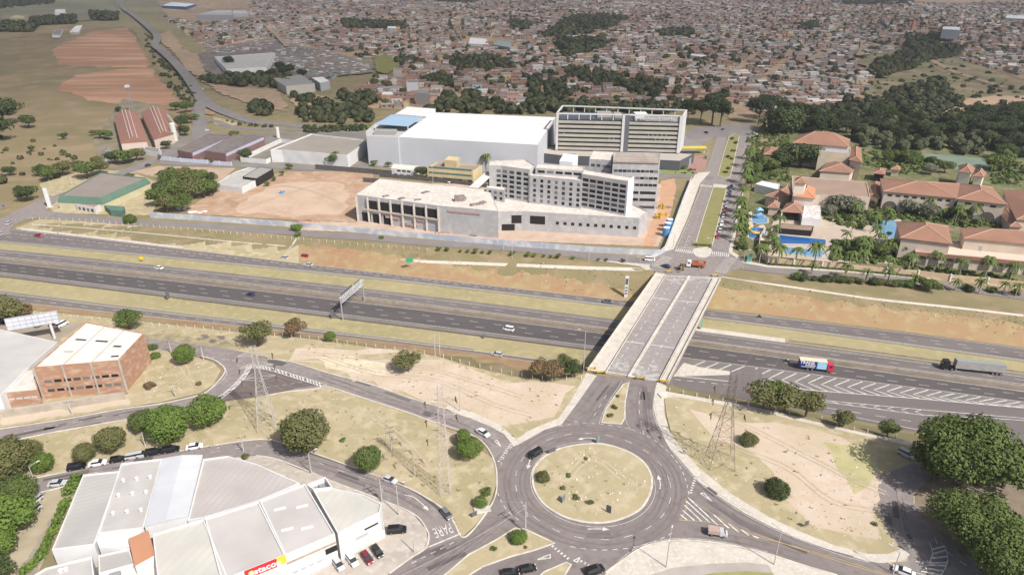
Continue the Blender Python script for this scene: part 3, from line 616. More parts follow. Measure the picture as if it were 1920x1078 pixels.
line([(1439,1036),(1360,1018),(1285,1010),(1235,1015),(1195,1027),(1160,1052)], .12)
# yellow hatch and double line, south-east arm
line([(1285,935),(1288,950),(1278,972),(1273,975)], .15, mb=YPAINT, smooth=0); line([(1273,976),(1330,980),(1380,993),(1440,1010),(1500,1030),(1600,1062),(1680,1085)], .15, mb=YPAINT)
line([(1288,932),(1310,948),(1350,973),(1400,1000),(1440,1014)], .15, mb=YPAINT)
for a, b in (((1290,934),(1345,985)),((1286,940),(1330,980)),((1283,948),(1315,978)),((1280,958),(1302,977)),((1276,966),(1288,976)),((1338,966),(1366,991)),((1365,982),(1385,999)),((1390,994),(1404,1005)),((1410,1005),(1422,1010))): line([a, b], .38, smooth=0)
line([(1440,1012),(1565,1047),(1700,1090)], .14, mb=YPAINT, smooth=3)
for px in ([(1303,897),(1293,930)], [(1035,1024),(1070,1052)], [(1088,1052),(1110,1065)], [(960,830),(934,868)]): line(px, .7, (.45,.5), smooth=0)
def tri(px):
    for i in range(3): line([px[i], px[(i+1)%3]], .3, smooth=0)
tri([(1313,926),(1319,925),(1335,941)]); tri([(1008,1050),(1031,1040),(1032,1047)]); tri([(927,828),(932,826),(939,838)]); tri([(1075,1052),(1088,1046),(1082,1055)])
def arrow(pts, w=.28):
    wl = wline(pts, 4, False, .6); line(None, w, world=wl)
    a = np.array(wl[-1]); d = a - np.array(wl[-3]); d /= np.linalg.norm(d); n = np.array([-d[1], d[0]]); tip = a + d*1.7
    q = [tuple(tip), tuple(a + n*.62), tuple(a - n*.62)]; _pz[0] += .0006
    PAINT.add([(p[0], p[1], _pz[0]) for p in (q[0], q[1], q[2])], [(0, 1, 2)])
arrow([(1117,824),(1102,822),(1092,823.5)]); arrow([(994,862),(992,869),(991,873)]); arrow([(1102,993),(1117,992.5),(1130,993)]); arrow([(1237,918),(1238,908),(1236,900)])
arrow([(759,929),(775,933),(790,944),(797,951)])
# junction hatch on the left, ladder markings by the right side street
def ladder(px, w, n):
    wl = wline(px, 5, False, .6)
    for k in (w/2, -w/2): line(None, .22, world=offset(wl, k))
    m_ = len(wl)
    for i in range(n):
        j = int((i+.5)/n*(m_-4)); a = offset(wl, w/2)[j]; b = offset(wl, -w/2)[min(m_-1, j+3)]; line(None, .45, world=[a, b])
ladder([(468,686),(462,700),(445,720),(425,738),(412,747)], 1.5, 13); ladder([(470,686),(510,694),(550,706),(610,725)], 1.5, 19)
line([(415,749),(425,742)], .2, smooth=0); line([(612,725),(700,753),(812,791)], .15)
line([(375,669),(405,677),(424,694),(421,710),(400,728),(375,742)], .15); line([(378,668),(430,676),(468,684)], .15, (1,1))
line([(500,728),(540,722),(580,715)], .15, (1.2,1.2)); line([(0,818),(125,796),(225,779),(300,768)], .15, (2.5,3.5))
line([(0,924),(80,906),(135,894),(200,884)], .14, (2.5,4)); line([(480,836),(530,845),(590,866),(640,884),(680,898),(725,914)], .14, (2.2,4.5)); line([(395,850),(470,838)], .14, (2.5,3.5))
ladder([(1757,1022),(1762,1045),(1752,1068),(1740,1082)], 3.0, 7)
line([(1775,1035),(1810,1060),(1850,1080)], .25, (1.5,1.5)); line([(1665,1056),(1700,1070),(1735,1080)], .2); line([(1757,1022),(1752,1008)], .15, smooth=0)
def text_mark(s, px, ang, size, sy=1.0, mb=None):
    """flat painted lettering: strokes from the built-in font turned into mesh"""
    c = bpy.data.curves.new('painted_text', 'FONT'); c.body = s; c.size = size; c.align_x = 'CENTER'; c.align_y = 'CENTER'; c.space_line = .8
    o = bpy.data.objects.new('painted_text', c); COL.objects.link(o); dg = bpy.context.evaluated_depsgraph_get()
    me = bpy.data.meshes.new_from_object(o.evaluated_get(dg)); bpy.data.objects.remove(o); w = G(*px); C_, S_ = math.cos(ang), math.sin(ang); _pz[0] += .0006
    vs = [(w[0] + v.co.x*C_ - v.co.y*sy*S_, w[1] + v.co.x*S_ + v.co.y*sy*C_, _pz[0]) for v in me.vertices]
    (mb or PAINT).add(vs, [tuple(p.vertices) for p in me.polygons]); bpy.data.meshes.remove(me)
text_mark('PARE', (830,995), math.radians(205), 2.0, 2.3)
text_mark('PARE', (1733,1056), math.radians(190), 1.7, 1.2)
# carriage lines across the bridge are painted with the bridge
# ------------------------------------------------------------------ bridge
def zr(px, py, z): return GZ(px, py, z)
def hgt(b, t, z=0.0):
    w = GZ(b[0], b[1], z) if z is not None else G(*b); lo, hi = 0.0, 90.0
    for _ in range(40):
        m = (lo+hi)/2
        if PX(w[0], w[1], w[2]+m)[1] > t[1]: lo = m
        else: hi = m
    return lo
C_wall = mat('weathered bridge concrete', (.46,.43,.39), .9, (.36,.33,.30), .3)
def poly_at(px, z): return [GZ(p[0], p[1], z)[:2] for p in px]
br = thing('road_bridge', 'twin carriageway concrete road bridge crossing the motorway beside the roundabout', 'bridge', (*GZ(1225,610,0)[:2], 0), world=True)
mb = MB(); mb.prism(poly_at([(1100,694),(1230,510),(1352,520),(1251,718)], .1), -1.5, .12, bottom=True); mb.build('deck', C_wall, br)
# girders under the deck
def seg(a, b, t): return (a[0]+(b[0]-a[0])*t, a[1]+(b[1]-a[1])*t)
dl, dl2, dr, dr2 = [GZ(*q, .1)[:2] for q in ((1100,694),(1230,510),(1251,718),(1352,520))]
mb = MB()
for k in range(5):
    a, b = seg(dl, dr, .1+.2*k), seg(dl2, dr2, .1+.2*k); w = offset([a, b], .5); w2 = offset([a, b], -.5)
    mb.prism([w[0], w[1], w2[1], w2[0]], -2.6, -1.5, bottom=True)
mb.build('girders', C_wall, br)
mb = MB()
for q in ([(1135,698),(1248,516),(1289,518),(1176,706)], [(1183,707),(1296,518),(1337,521),(1235,714)]):
    mb.prism(poly_at(q, .17), .12, .17)
mb.build('road_surface', mat('pale bridge asphalt', (.29,.26,.25), .9, (.245,.22,.212), .08, (.3,.7), col3=(.32,.29,.28), scale3=.6), br)
for q in ([(1102,693),(1230,511),(1247,514),(1133,697)], [(1238,714),(1339,521),(1351,521),(1250,717)]):
    MB().prism(poly_at(q, .45), .12, .45).build('walkway', M_conc, br)
for a, b in (((1101.5,693),(1230.5,511)), ((1250,716),(1351,521)), ((1136,697),(1249,514.5)), ((1236,713),(1337.5,520.5))):
    A, B = GZ(*a, .9)[:2], GZ(*b, .9)[:2]; w = offset([A, B], .12); w2 = offset([A, B], -.12)
    MB().prism([w[0], w[1], w2[1], w2[0]], .453, .85 if a[0] in (1136, 1236) else 1.15).build('parapet', M_kerb, br)
A, B = GZ(1179,706,.5)[:2], GZ(1292,518,.5)[:2]; w = offset([A, B], .45); w2 = offset([A, B], -.45)
MB().prism([w[0], w[1], w2[1], w2[0]], .173, .75).build('central_barrier', M_kerb, br)
for px in ([(1165,639),(1207,644)], [(1220,646),(1265,652)], [(1220,557),(1257,562)], [(1270,564),(1310,567)], [(1136,696),(1176,703)], [(1184,705),(1234,712)], [(1247,517),(1290,519)], [(1296,519),(1338,522)]):
    MK = MB(); w = [GZ(*p, .2)[:2] for p in px]; n_ = len(MK.v); ribbon(MK, w, .45, 0); 
    MK.v[n_:] = [(x, y, .19) for x, y, z in MK.v[n_:]]; MK.build('joint_line', M_white, br)
for a, b in ():pass
for a, b in (((1150,692),(1268,518)), ((1209,703),(1317,521))):
    A, B = np.array(GZ(*a, .2)[:2]), np.array(GZ(*b, .2)[:2]); L = np.linalg.norm(B-A); d = (B-A)/L; s = 3
    while s < L-2:
        MK = MB(); ribbon(MK, [tuple(A+d*s), tuple(A+d*(s+2.2))], .2, 0); MK.v = [(x, y, .192) for x, y, z in MK.v]; s += 5.4; MK.build('lane_dash', M_white, br)
for t in (.16, .42, .66, .86):
    for s in (.12, .5, .88):
        a, b = seg(dl, dl2, t), seg(dr, dr2, t); c = seg(a, b, s); MB().box((c[0], c[1], H(*c)-.2), (1.1, 1.1, -2.6-H(*c)+.25), .25).build('pier', C_wall, br)
    a, b = seg(dl, dl2, t), seg(dr, dr2, t); w = offset([seg(a, b, .05), seg(a, b, .95)], .7); w2 = offset([seg(a, b, .05), seg(a, b, .95)], -.7)
    MB().prism([w[0], w[1], w2[1], w2[0]], -3.3, -2.605, bottom=True).build('pier_cap', C_wall, br)
for t in (.985, .03):
    a, b = seg(dl, dl2, t), seg(dr, dr2, t); w = offset([a, b], .6); w2 = offset([a, b], -.6); MB().prism([w[0], w[1], w2[1], w2[0]], -7.5, -1.51).build('abutment', C_wall, br)
c = GZ(1246,742,0); MB().box((c[0], c[1], -3), (3.5, 2.5, 3.6), .3).build('wing_block', M_kerb, br)
# ramp dust left by the roadworks at both bridge ends
for px in ([(1134,690),(1176,697),(1181,680),(1165,668),(1145,680)], [(1182,708),(1236,713),(1238,690),(1222,680),(1210,694),(1200,672),(1188,690)], [(1250,518),(1338,523),(1334,530),(1300,525),(1280,534),(1247,526)]):
    w = densify(poly_at(px, .18), 1.2); w = [(a+R.uniform(-.5,.5), b+R.uniform(-.5,.5)) for a, b in w]
    m_ = MB(); m_.add([(a, b, .182) for a, b in w], tess(w)); tag(m_.build('spilled_dust', mat('pale stone dust', (.42,.40,.38), .95, (.25,.23,.22), .5, (.35,.6))), kind='stuff')

# ------------------------------------------------------------------ generic buildings
GLASS = plain('dark window glass', (.03,.035,.045), .15, 0, .6)
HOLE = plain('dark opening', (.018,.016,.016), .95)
WV2 = plain('half lit opening', (.07,.065,.065), .9); WV3 = plain('boarded opening', (.16,.15,.145), .9)
WHITEW = mat('white rendered wall', (.64,.635,.63), .85, (.55,.545,.54), .15)
WHITER = ribbed('white roof membrane', (.70,.70,.69), (.60,.60,.59), 7.0, .12, .8, (.60,.59,.575))
CREAM = mat('cream rendered wall', (.62,.54,.40), .85, (.54,.46,.34), .2)
PEACH = mat('peach rendered wall', (.56,.47,.385), .85, (.50,.41,.33), .2)
TERR = ribbed('terracotta tile roof', (.31,.165,.112), (.23,.12,.085), .9, .1, .85, (.225,.13,.09))
TERR2 = ribbed('old red tile roof', (.29,.14,.105), (.23,.11,.085), .7, .3, .85, (.24,.135,.105))
GREYR = ribbed('grey fibre cement roof', (.24,.225,.21), (.17,.16,.15), 1.1, .2, .85, (.185,.175,.16))
BRICK = mat('red brick', (.40,.225,.145), .9, (.33,.20,.135), .5, (.3,.7), col3=(.47,.33,.25), scale3=.35, stretch=(1,1,2.5,0))
CONC = mat('raw building concrete', (.425,.42,.43), .9, (.355,.35,.36), .12, (.3,.7), col3=(.47,.455,.445), scale3=.4)
LABS = {}
def centroid(w): return (sum(p[0] for p in w)/len(w), sum(p[1] for p in w)/len(w))
def inset(w, d):
    c = centroid(w); out = []; n = len(w); A = sum(w[i][0]*w[(i+1)%n][1]-w[(i+1)%n][0]*w[i][1] for i in range(n)); sg = 1 if A > 0 else -1
    for i in range(n):
        a, b, e = w[i-1], w[i], w[(i+1)%n]; u1 = Vector((b[0]-a[0], b[1]-a[1])).normalized(); u2 = Vector((e[0]-b[0], e[1]-b[1])).normalized()
        n1 = Vector((-u1.y, u1.x))*sg; n2 = Vector((-u2.y, u2.x))*sg; m_ = (n1+n2); m_ = m_/max(.35, m_.length_squared/2)
        out.append((b[0]+m_.x*d, b[1]+m_.y*d))
    return out
def building(name, label, cat, px, h, wall, roof, par=.5, z0=0.0, group=None, rooftype='flat', ridge=3.0, eave=.5, root=None, wname='wall', rname='roof', zb=0.0):
    """px: roof outline in photo pixels, front-left first, anticlockwise seen from above; h: height of that outline"""
    base = zb
    w = poly_at(px, z0+h); c = centroid(w); zz = H(*c)
    if abs(zz) > .01: w = [GZ(p[0], p[1], zz+z0+h)[:2] for p in px]; c = centroid(w)
    z0 += zz; base += zz
    r = root or thing(name, label, cat, (c[0], c[1], base), 0, group, world=True)
    if rooftype == 'flat':
        m_ = MB(); n = len(w); inn = inset(w, .3)
        m_.prism(w, base-.3 if z0 <= base else z0, z0+h, 0); 
        # hollow the top: parapet ring + roof deck
        k = len(w); m_.v = m_.v[:2*k]; m_.f = m_.f[:k]; m_.m = m_.m[:k]
        A = sum(w[i][0]*w[(i+1)%n][1]-w[(i+1)%n][0]*w[i][1] for i in range(n)); ww = w if A > 0 else w[::-1]; inn = inset(ww, .3)
        m_.add([(p[0], p[1], z0+h) for p in ww]+[(p[0], p[1], z0+h) for p in inn]+[(p[0], p[1], z0+h-par) for p in inn], [(i, (i+1)%n, n+(i+1)%n, n+i) for i in range(n)]+[(n+i, n+(i+1)%n, 2*n+(i+1)%n, 2*n+i) for i in range(n)])
        m_.build(wname, wall, r)
        q = MB(); q.add([(p[0], p[1], z0+h-par) for p in inn], tess(inn)); q.build(rname, roof, r)
    else:
        MB().prism(inset(w, eave), base-.3 if z0 <= base else z0, z0+h-.02).build(wname, wall, r)
        q = MB(); W4 = [Vector((p[0], p[1], z0+h)) for p in w[:4]]; up = Vector((0, 0, ridge))
        lx = (W4[1]-W4[0]).length; ly = (W4[2]-W4[1]).length
        if rooftype == 'gable': # ridge runs front to back
            a = (W4[0]+W4[1])/2+up; b = (W4[2]+W4[3])/2+up; q.add([*W4, a, b], [(0,1,4), (1,2,5,4), (2,3,5), (3,0,4,5)])
        elif rooftype == 'gablex':
            a = (W4[0]+W4[3])/2+up; b = (W4[1]+W4[2])/2+up; q.add([*W4, a, b], [(0,1,5,4), (1,2,5), (2,3,4,5), (3,0,4)])
        elif rooftype == 'shed':
            q.add([W4[0], W4[1], W4[2]+up, W4[3]+up], [(0,1,2,3)]); q.add([W4[0], W4[1], W4[2], W4[3], W4[2]+up, W4[3]+up], [(1,2,4), (0,5,3), (2,3,5,4)])
        elif rooftype == 'hip':
            if lx >= ly:
                t = min(.5, ly/2/lx); a0 = (W4[0]+W4[3])/2; b0 = (W4[1]+W4[2])/2; a = a0.lerp(b0, t)+up; b = a0.lerp(b0, 1-t)+up
                q.add([*W4, a, b], [(0,1,5,4), (1,2,5), (2,3,4,5), (3,0,4)])
            else:
                t = min(.5, lx/2/ly); a0 = (W4[0]+W4[1])/2; b0 = (W4[2]+W4[3])/2; a = a0.lerp(b0, t)+up; b = a0.lerp(b0, 1-t)+up
                q.add([*W4, a, b], [(0,1,4), (1,2,5,4), (2,3,5), (3,0,4,5)])
            tr = MB()
            for i, e in ((0, a), (3, a), (1, b if lx >= ly else a), (2, b)): tr.tube(W4[i]+Vector((0,0,.05)), e+Vector((0,0,.05)), .18, n=4)
            if lx < ly: tr = MB(); [tr.tube(W4[i]+Vector((0,0,.05)), e+Vector((0,0,.05)), .18, n=4) for i, e in ((0,a),(1,a),(2,b),(3,b))]
            tr.tube(a, b, .18, n=4); tr.build('ridge_tiles', mat('pale ridge mortar', (.52,.35,.26), .9), r)
        q.v = [(x, y, z) for x, y, z in q.v]
        lo = [(p.x, p.y, p.z-.18) for p in W4]; n0 = len(q.v); q.add([tuple(p) for p in W4]+lo, [(4,5,1,0), (5,6,2,1), (6,7,3,2), (7,4,0,3), (7,6,5,4)])
        q.build(rname, roof, r)
    r['_n'] = 0
    return r, w, z0
def wins(r, A, B, z, rows, cols, ww, wh, dz=3.0, x0=0.0, x1=1.0, m=None, name='window', depth=.06, skip=(), proud=.03):
    """a grid of separate window meshes on the wall from A to B (world x,y); A to B runs left to right seen from outside"""
    A = Vector(A[:2]); B = Vector(B[:2]); d = (B-A); L = d.length; d.normalize(); out = Vector((d.y, -d.x)); rz = math.atan2(d.y, d.x)
    for i in range(rows):
        for j in range(cols):
            if (i, j) in skip: continue
            t = x0+(x1-x0)*(j+.5)/cols; c = A+d*(L*t)+out*(proud-depth/2+.001*((i+j)%2))
            mm = m or GLASS
            if mm in (GLASS, HOLE) and name == 'window': mm = R.choice([mm, mm, mm, WV2, WV3])
            MB().box((c.x, c.y, z+i*dz), (ww, depth, wh), rz).build(name, mm, r)
def band(r, A, B, z, h, m, name, proud=.25, x0=0, x1=1, depth=.5):
    A = Vector(A[:2]); B = Vector(B[:2]); d = (B-A); L = d.length; d.normalize(); out = Vector((d.y, -d.x)); c = A+d*(L*(x0+x1)/2)+out*(proud-depth/2)
    MB().box((c.x, c.y, z), (L*(x1-x0), depth, h), math.atan2(d.y, d.x)).build(name, m, r)

# ------------------------------------------------------------------ near left: brick works
hb = hgt((237,734),(222,675))
r, w, _ = building('brick_warehouse', 'two storey red brick warehouse with patched white roof beside the left road', 'warehouse', [(62,689),(222,675),(270,624),(161,603)], hb, BRICK, mat('dirty white sheet roof', (.74,.70,.65), .8, (.60,.55,.49), .25), .35)
for j in range(8):
    for z in (hb*.5, hb*.22):
        wins(r, w[0], w[1], z, 1, 1, 2.0, .95, x0=.06+.113*j, x1=.06+.113*(j+1), m=HOLE)
for t in (0.0, .333, .667, 1.0):
    a = seg(w[0], w[1], t); MB().box((a[0], a[1], -.2), (.45, .45, hb+.05), .1).build('column', C_wall, r)
for t0, t1, u in ((.12,.28,.62), (.42,.60,.62), (.84,.94,.18), (.74,.85,.50), (.14,.27,.34)):
    a, b = seg(w[0], w[3], u), seg(w[1], w[2], u); p, q = seg(a, b, t0), seg(a, b, t1); ang = math.atan2(q[1]-p[1], q[0]-p[0])
    MB().box(((p[0]+q[0])/2, (p[1]+q[1])/2, hb-.34), (math.dist(p, q), .9, .03), ang).build('skylight', HOLE if u > .45 or t0 > .8 else mat('dirty skylight', (.40,.35,.30), .9), r)
for t in (.333, .667):
    a, b = seg(w[0], w[1], t), seg(w[3], w[2], t); MB().box(((a[0]+b[0])/2, (a[1]+b[1])/2, hb-.34), (.35, math.dist(a, b), .12), math.atan2(b[1]-a[1], b[0]-a[0])-math.pi/2).build('roof_gutter', mat('grey gutter', (.42,.39,.36), .9), r)
ha = hgt((80,761),(71,731))
r, w, _ = building('brick_annex', 'low red brick annex with sloping pale roof left of the brick warehouse', 'warehouse', [(-70,745),(7,737),(71,731),(62,690)], ha, BRICK, mat('pale sheet roof', (.60,.57,.53), .8, (.5,.47,.43), .3), .15)
wins(r, w[1], w[2], ha*.55, 1, 4, 1.6, .6, m=mat('whitish glass block', (.5,.48,.46), .6), x0=.05, x1=.95)
r, w, _ = building('grey_roof_hall', 'wide low hall with plain light grey sheet roof at the left edge', 'warehouse', [(-120,790),(0,742),(60,682),(108,641),(0,617),(-120,594)], 6.5, WHITEW, ribbed('light grey sheet roof', (.50,.48,.46), (.44,.42,.40), 1.2, .4, .6), .3)
r, w, _ = building('boundary_wall', 'stained grey boundary wall below the brick warehouse', 'wall', [(-40,775),(0,768),(80,756),(232,734),(233,737),(80,760),(0,772),(-40,779)], 2.4, mat('stained wall', (.42,.37,.31), .9, (.32,.28,.23), .4), C_wall, .05)
# ------------------------------------------------------------------ near left bottom: store sheds
hs = 8.2
RG = ribbed('pale ribbed sheet', (.43,.415,.395), (.36,.345,.33), 1.4, 1.15, .6); RG2 = ribbed('pinkish ribbed sheet', (.45,.415,.395), (.38,.34,.325), 1.6, .25, .6)
RC = ribbed('cream sheet', (.53,.515,.47), (.46,.445,.40), 2.0, .3, .6); RW = ribbed('cool white sheet', (.56,.575,.60), (.49,.505,.53), 5.0, 1.4, .6)
def shed(label, px, h, roof, wall=WHITEW, typ='flat', ridge=1.0, par=.35, name='store_shed'):
    return building(name, label, 'store shed', px, h, wall, roof, par, rooftype=typ, ridge=ridge, eave=.1)
shed('long grey ribbed shed leftmost in the store complex', [(97,1030),(177,1020),(185,998),(226,882),(156,889)], 6.5, RG)
r,w,_ = shed('grey flat shed with nine small roof vents', [(185,999),(269,989),(304,859),(227,868)], 6.6, mat('grey membrane roof', (.455,.435,.415), .8, (.385,.365,.35), .15))
for t in (.18,.5,.82):
    for s in (.25,.5,.72):
        p = seg(seg(w[0], w[1], t), seg(w[3], w[2], t), s); MB().tube((p[0],p[1],6.2),(p[0],p[1],6.7),.35,n=8).ball((p[0],p[1],6.85),.5,8,4,sq=(1,1,.5)).build('roof_vent', WHITER, r)
r,w,_ = shed('bright white two tone shed with raised ridge', [(270,987),(352,967),(380,852),(304,859)], 7.6, RW, typ='gable', ridge=.5)
shed('pinkish ribbed shed with long sloping edge by the street', [(352,975),(382,970),(485,938),(562,905),(480,869),(427,854),(381,860)], 7.0, RG2)
shed('cream roofed shed left of the red sign', [(300,1125),(286,1000),(382,972),(445,1125)], 8.0, RC)
r,w,_ = shed('grey roofed shed carrying the red and yellow sign', [(384,971),(485,939),(535,1040),(415,1088)], 8.2, mat('warm grey membrane', (.48,.455,.435), .8, (.41,.385,.37), .1)); W_F = w
SIGN_A, SIGN_B = w[3], w[2]
sg = thing('store_sign', 'red and yellow lettered fascia sign above the shop front', 'sign', (*seg(SIGN_A, SIGN_B, .6), 6.5), world=True)
d = Vector((SIGN_B[0]-SIGN_A[0], SIGN_B[1]-SIGN_A[1])); L = d.length; d.normalize(); out = Vector((d.y, -d.x)); rz = math.atan2(d.y, d.x)
c = Vector(SIGN_A)+d*(L*.60)+out*.2; MB().box((c.x, c.y, 6.3), (L*.50, .25, 2.1), rz).build('red_panel', plain('sign red', (.62,.03,.04), .5), sg)
c2 = Vector(SIGN_A)+d*(L*.925)+out*.2; MB().box((c2.x, c2.y, 6.5), (L*.148, .26, 1.9), rz).build('yellow_panel', plain('sign yellow', (.85,.52,.04), .5), sg)
def letters(s, pos, rz, size, m, parent, name='lettering', tilt=math.pi/2, thick=.03):
    cu = bpy.data.curves.new(name, 'FONT'); cu.body = s; cu.size = size; cu.align_x = 'CENTER'; cu.align_y = 'CENTER'; cu.extrude = thick; cu.offset = size*.02
    o = bpy.data.objects.new(name, cu); COL.objects.link(o); me = bpy.data.meshes.new_from_object(o.evaluated_get(bpy.context.evaluated_depsgraph_get())); bpy.data.objects.remove(o)
    M = Matrix.Translation(pos) @ Matrix.Rotation(rz, 4, 'Z') @ Matrix.Rotation(tilt, 4, 'X'); me.transform(M)
    if parent is not None and parent.get('_w'): me.transform(Matrix.Translation(-Vector(parent.location)))
    me.materials.clear(); me.materials.append(m); b = bpy.data.objects.new(name, me); COL.objects.link(b); b.parent = parent; return b
LETW = plain('sign white', (.8,.8,.8), .5)
c = Vector(SIGN_A)+d*(L*.66)+out*.36; letters('estacop', (c.x, c.y, 7.35), rz, 2.1, LETW, sg)
c = Vector(SIGN_A)+d*(L*.44)+out*.36; letters('O', (c.x, c.y, 7.35), rz, 1.6, plain('sign yellow', (.85,.52,.04)), sg, 'emblem')
r,w,_ = shed('grey roofed shed with four small skylights behind the forecourt', [(486,938),(572,906),(628,1000),(535,1040)], 8.2, mat('warm grey membrane', (.55,.52,.50)))
for a, b in ((.3,.25), (.72,.35), (.25,.62), (.6,.72)):
    p = seg(seg(w[0], w[1], a), seg(w[3], w[2], a), b); MB().box((p[0], p[1], 7.86), (2.6, .8, .05), .35).build('skylight', WHITER, r)
wins(r, w[3], w[2], 3.4, 1, 1, 2.6, 1.6, x0=.78, x1=.98, m=HOLE, name='window'); wins(r, w[3], w[2], 2.2, 1, 4, 1.1, .6, x0=.05, x1=.7, m=mat('hatched grille', (.4,.4,.42)))
band(r, w[3], w[2], 5.6, .45, mat('rusty fascia strip', (.42,.33,.26), .9, (.3,.22,.17), 1.0), 'fascia_strip', .15, depth=.2)
r,w,_ = shed('white angular shed with cream roof nearest the street corner', [(587,918),(620,914),(680,926),(716,944),(712,960),(633,999)], 8.2, RC); W_H = w
wins(r, w[5], w[4], 3.6, 1, 1, 3.0, .8, x0=.45, x1=.6, m=mat('hatched grille', (.4,.4,.42))); wins(r, w[5], w[4], 5.2, 1, 1, 3.4, .5, x0=.68, x1=.86, m=HOLE, name='lettering')
wins(r, w[5], w[4], .1, 1, 1, 4.5, 2.6, x0=.72, x1=.98, m=mat('pale shutter', (.6,.58,.56)), name='roller_door')
band(r, w[5], w[4], 4.5, .3, mat('pale green fascia', (.55,.60,.55)), 'fascia_strip', .15, depth=.2)
r,w,_ = shed('open white service bay on top of the street corner shed', [(574,908),(610,893),(624,913),(588,917)], 8.3, WHITER, par=2.2); 
for k in range(2):
    p = seg(centroid(w), w[k], .35); MB().box((p[0], p[1], 6.1), (1.4, 1.0, 1.1), .4).build('air_unit', mat('grey machine', (.25,.25,.26)), r)
shed('plain white flat roof between vent shed and tiled roof', [(186,1027),(242,1024),(271,989),(177,1000)], 6.0, WHITER)
shed('small orange tiled roof block in the store complex', [(252,1060),(291,1038),(279,997),(242,1013)], 6.8, ribbed('orange tile', (.48,.24,.14), (.42,.20,.12), .4, 1.2, .85), typ='shed', ridge=.6)
r,w,_ = shed('low grey roof strip left of the tiled block', [(185,1075),(252,1056),(242,1028),(184,1040)], 5.2, RG)
r,w,_ = shed('grey roof block with two domed vents at the bottom edge', [(55,1120),(62,1078),(85,1064),(172,1042),(182,1120)], 5.0, mat('grey membrane roof', (.50,.48,.46)))
for q in ((113,1069), (123,1066)): p = GZ(*q, 5); MB().tube((p[0],p[1],4.6),(p[0],p[1],5.1),.4,n=8).ball((p[0],p[1],5.2),.55,8,4,sq=(1,1,.5)).build('roof_vent', WHITER, r)
r,w,_ = shed('white courtyard block with small orange tile strip', [(185,1120),(186,1078),(250,1061),(291,1042),(303,1120)], 4.5, mat('cream floor', (.66,.60,.50)), par=.9)
a = GZ(215,1072,4.5); MB().box((a[0], a[1], 3.65), (2.2, 1.2, .9), .3).build('air_unit', mat('grey machine', (.25,.25,.26)), r)

# ------------------------------------------------------------------ left middle: green store, totem, warehouses
hg = 6.0
GREEN = mat('green painted fascia', (.105,.19,.145), .7, (.09,.16,.12), .3)
gw = poly_at([(107,379),(193,383),(283,343),(191,331)], 4.0); c = centroid(gw); r = thing('green_store', 'large store with green fascia and brown flat roof behind the white totem', 'store', (*c, 0), world=True)
MB().prism(inset(gw, .3), -.2, 4.0).build('wall', mat('yellow store wall', (.52,.49,.33), .85, (.46,.43,.29), .2), r)
q = MB(); top = inset(gw, 1.5); n = 4; q.add([(p[0],p[1],4.0) for p in gw]+[(p[0],p[1],7.2) for p in top]+[(p[0],p[1],7.2) for p in inset(gw,1.9)]+[(p[0],p[1],6.7) for p in inset(gw,1.9)], [(i,(i+1)%n,n+(i+1)%n,n+i) for i in range(n)]+[(n+i,n+(i+1)%n,2*n+(i+1)%n,2*n+i) for i in range(n)]+[(2*n+i,2*n+(i+1)%n,3*n+(i+1)%n,3*n+i) for i in range(n)]).build('fascia', GREEN, r)
q = MB(); t2 = inset(gw, 1.9); q.add([(p[0],p[1],6.75) for p in t2], tess(t2)); q.build('roof', ribbed('weathered brown sheet', (.27,.225,.205), (.21,.175,.16), 1.5, .8, .85, (.22,.19,.17)), r)
r,w,_ = building('store_porch', 'low white entrance block with pinkish roof in front of the green store', 'porch', [(142,383),(177,389),(194,380),(134,374)], 3.6, WHITEW, mat('pink brown roof', (.30,.20,.18), .9), .25)
wins(r, w[0], w[1], .6, 1, 4, 1.8, 1.8, x0=.05, x1=.95)
r,w,_ = building('green_canopy', 'open green canopy on posts right of the store entrance', 'canopy', [(206,394),(231,396),(233,387),(195,385)], 3.4, GREEN, GREEN, .1, z0=0, zb=0); 
t = thing('white_totem', 'tall plain white totem sign slab by the left road', 'sign', GZ(94,389,0), math.radians(8)); ht = hgt((94,389),(79,353)); MB().box((0,0,0),(2.0,.7,ht)).build('slab', WHITEW, t); MB().box((0,0,0),(3.4,2.2,.4)).build('plinth', M_conc, t)
hw = hgt((453,364),(453,352)); r,w,_ = building('white_warehouse', 'small white walled warehouse left of the red earth plot', 'warehouse', [(404,345),(453,352),(481,337),(500,318),(466,314),(440,323)], hw, WHITEW, mat('pale grey slab', (.42,.41,.39), .9, (.36,.35,.33), .2), .3)
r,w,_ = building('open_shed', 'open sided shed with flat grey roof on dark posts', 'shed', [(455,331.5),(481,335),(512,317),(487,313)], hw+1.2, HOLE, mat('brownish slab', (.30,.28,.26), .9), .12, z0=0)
for sx, px in (('left', [(332,281.5),(359,287),(434,255),(390,251)]), ('right', [(384,283),(422,288),(495,256),(438,252)])):
    r,w,_ = building('red_warehouse', 'dark roofed red warehouse, %s of the twin pair' % sx, 'warehouse', px, 6.5, mat('faded crimson wall', (.22,.125,.12), .85, (.18,.11,.10), .3), mat('stained dark roof', (.145,.125,.125), .95, (.185,.165,.15), .08, (.3,.7), col3=(.12,.095,.09), scale3=.3), .2)
    wins(r, w[1], w[2], 4.2, 1, 1, math.dist(w[1], w[2])*.96, 2.0, m=mat('lilac painted fascia', (.42,.43,.54), .7), name='fascia', proud=.1, depth=.2)
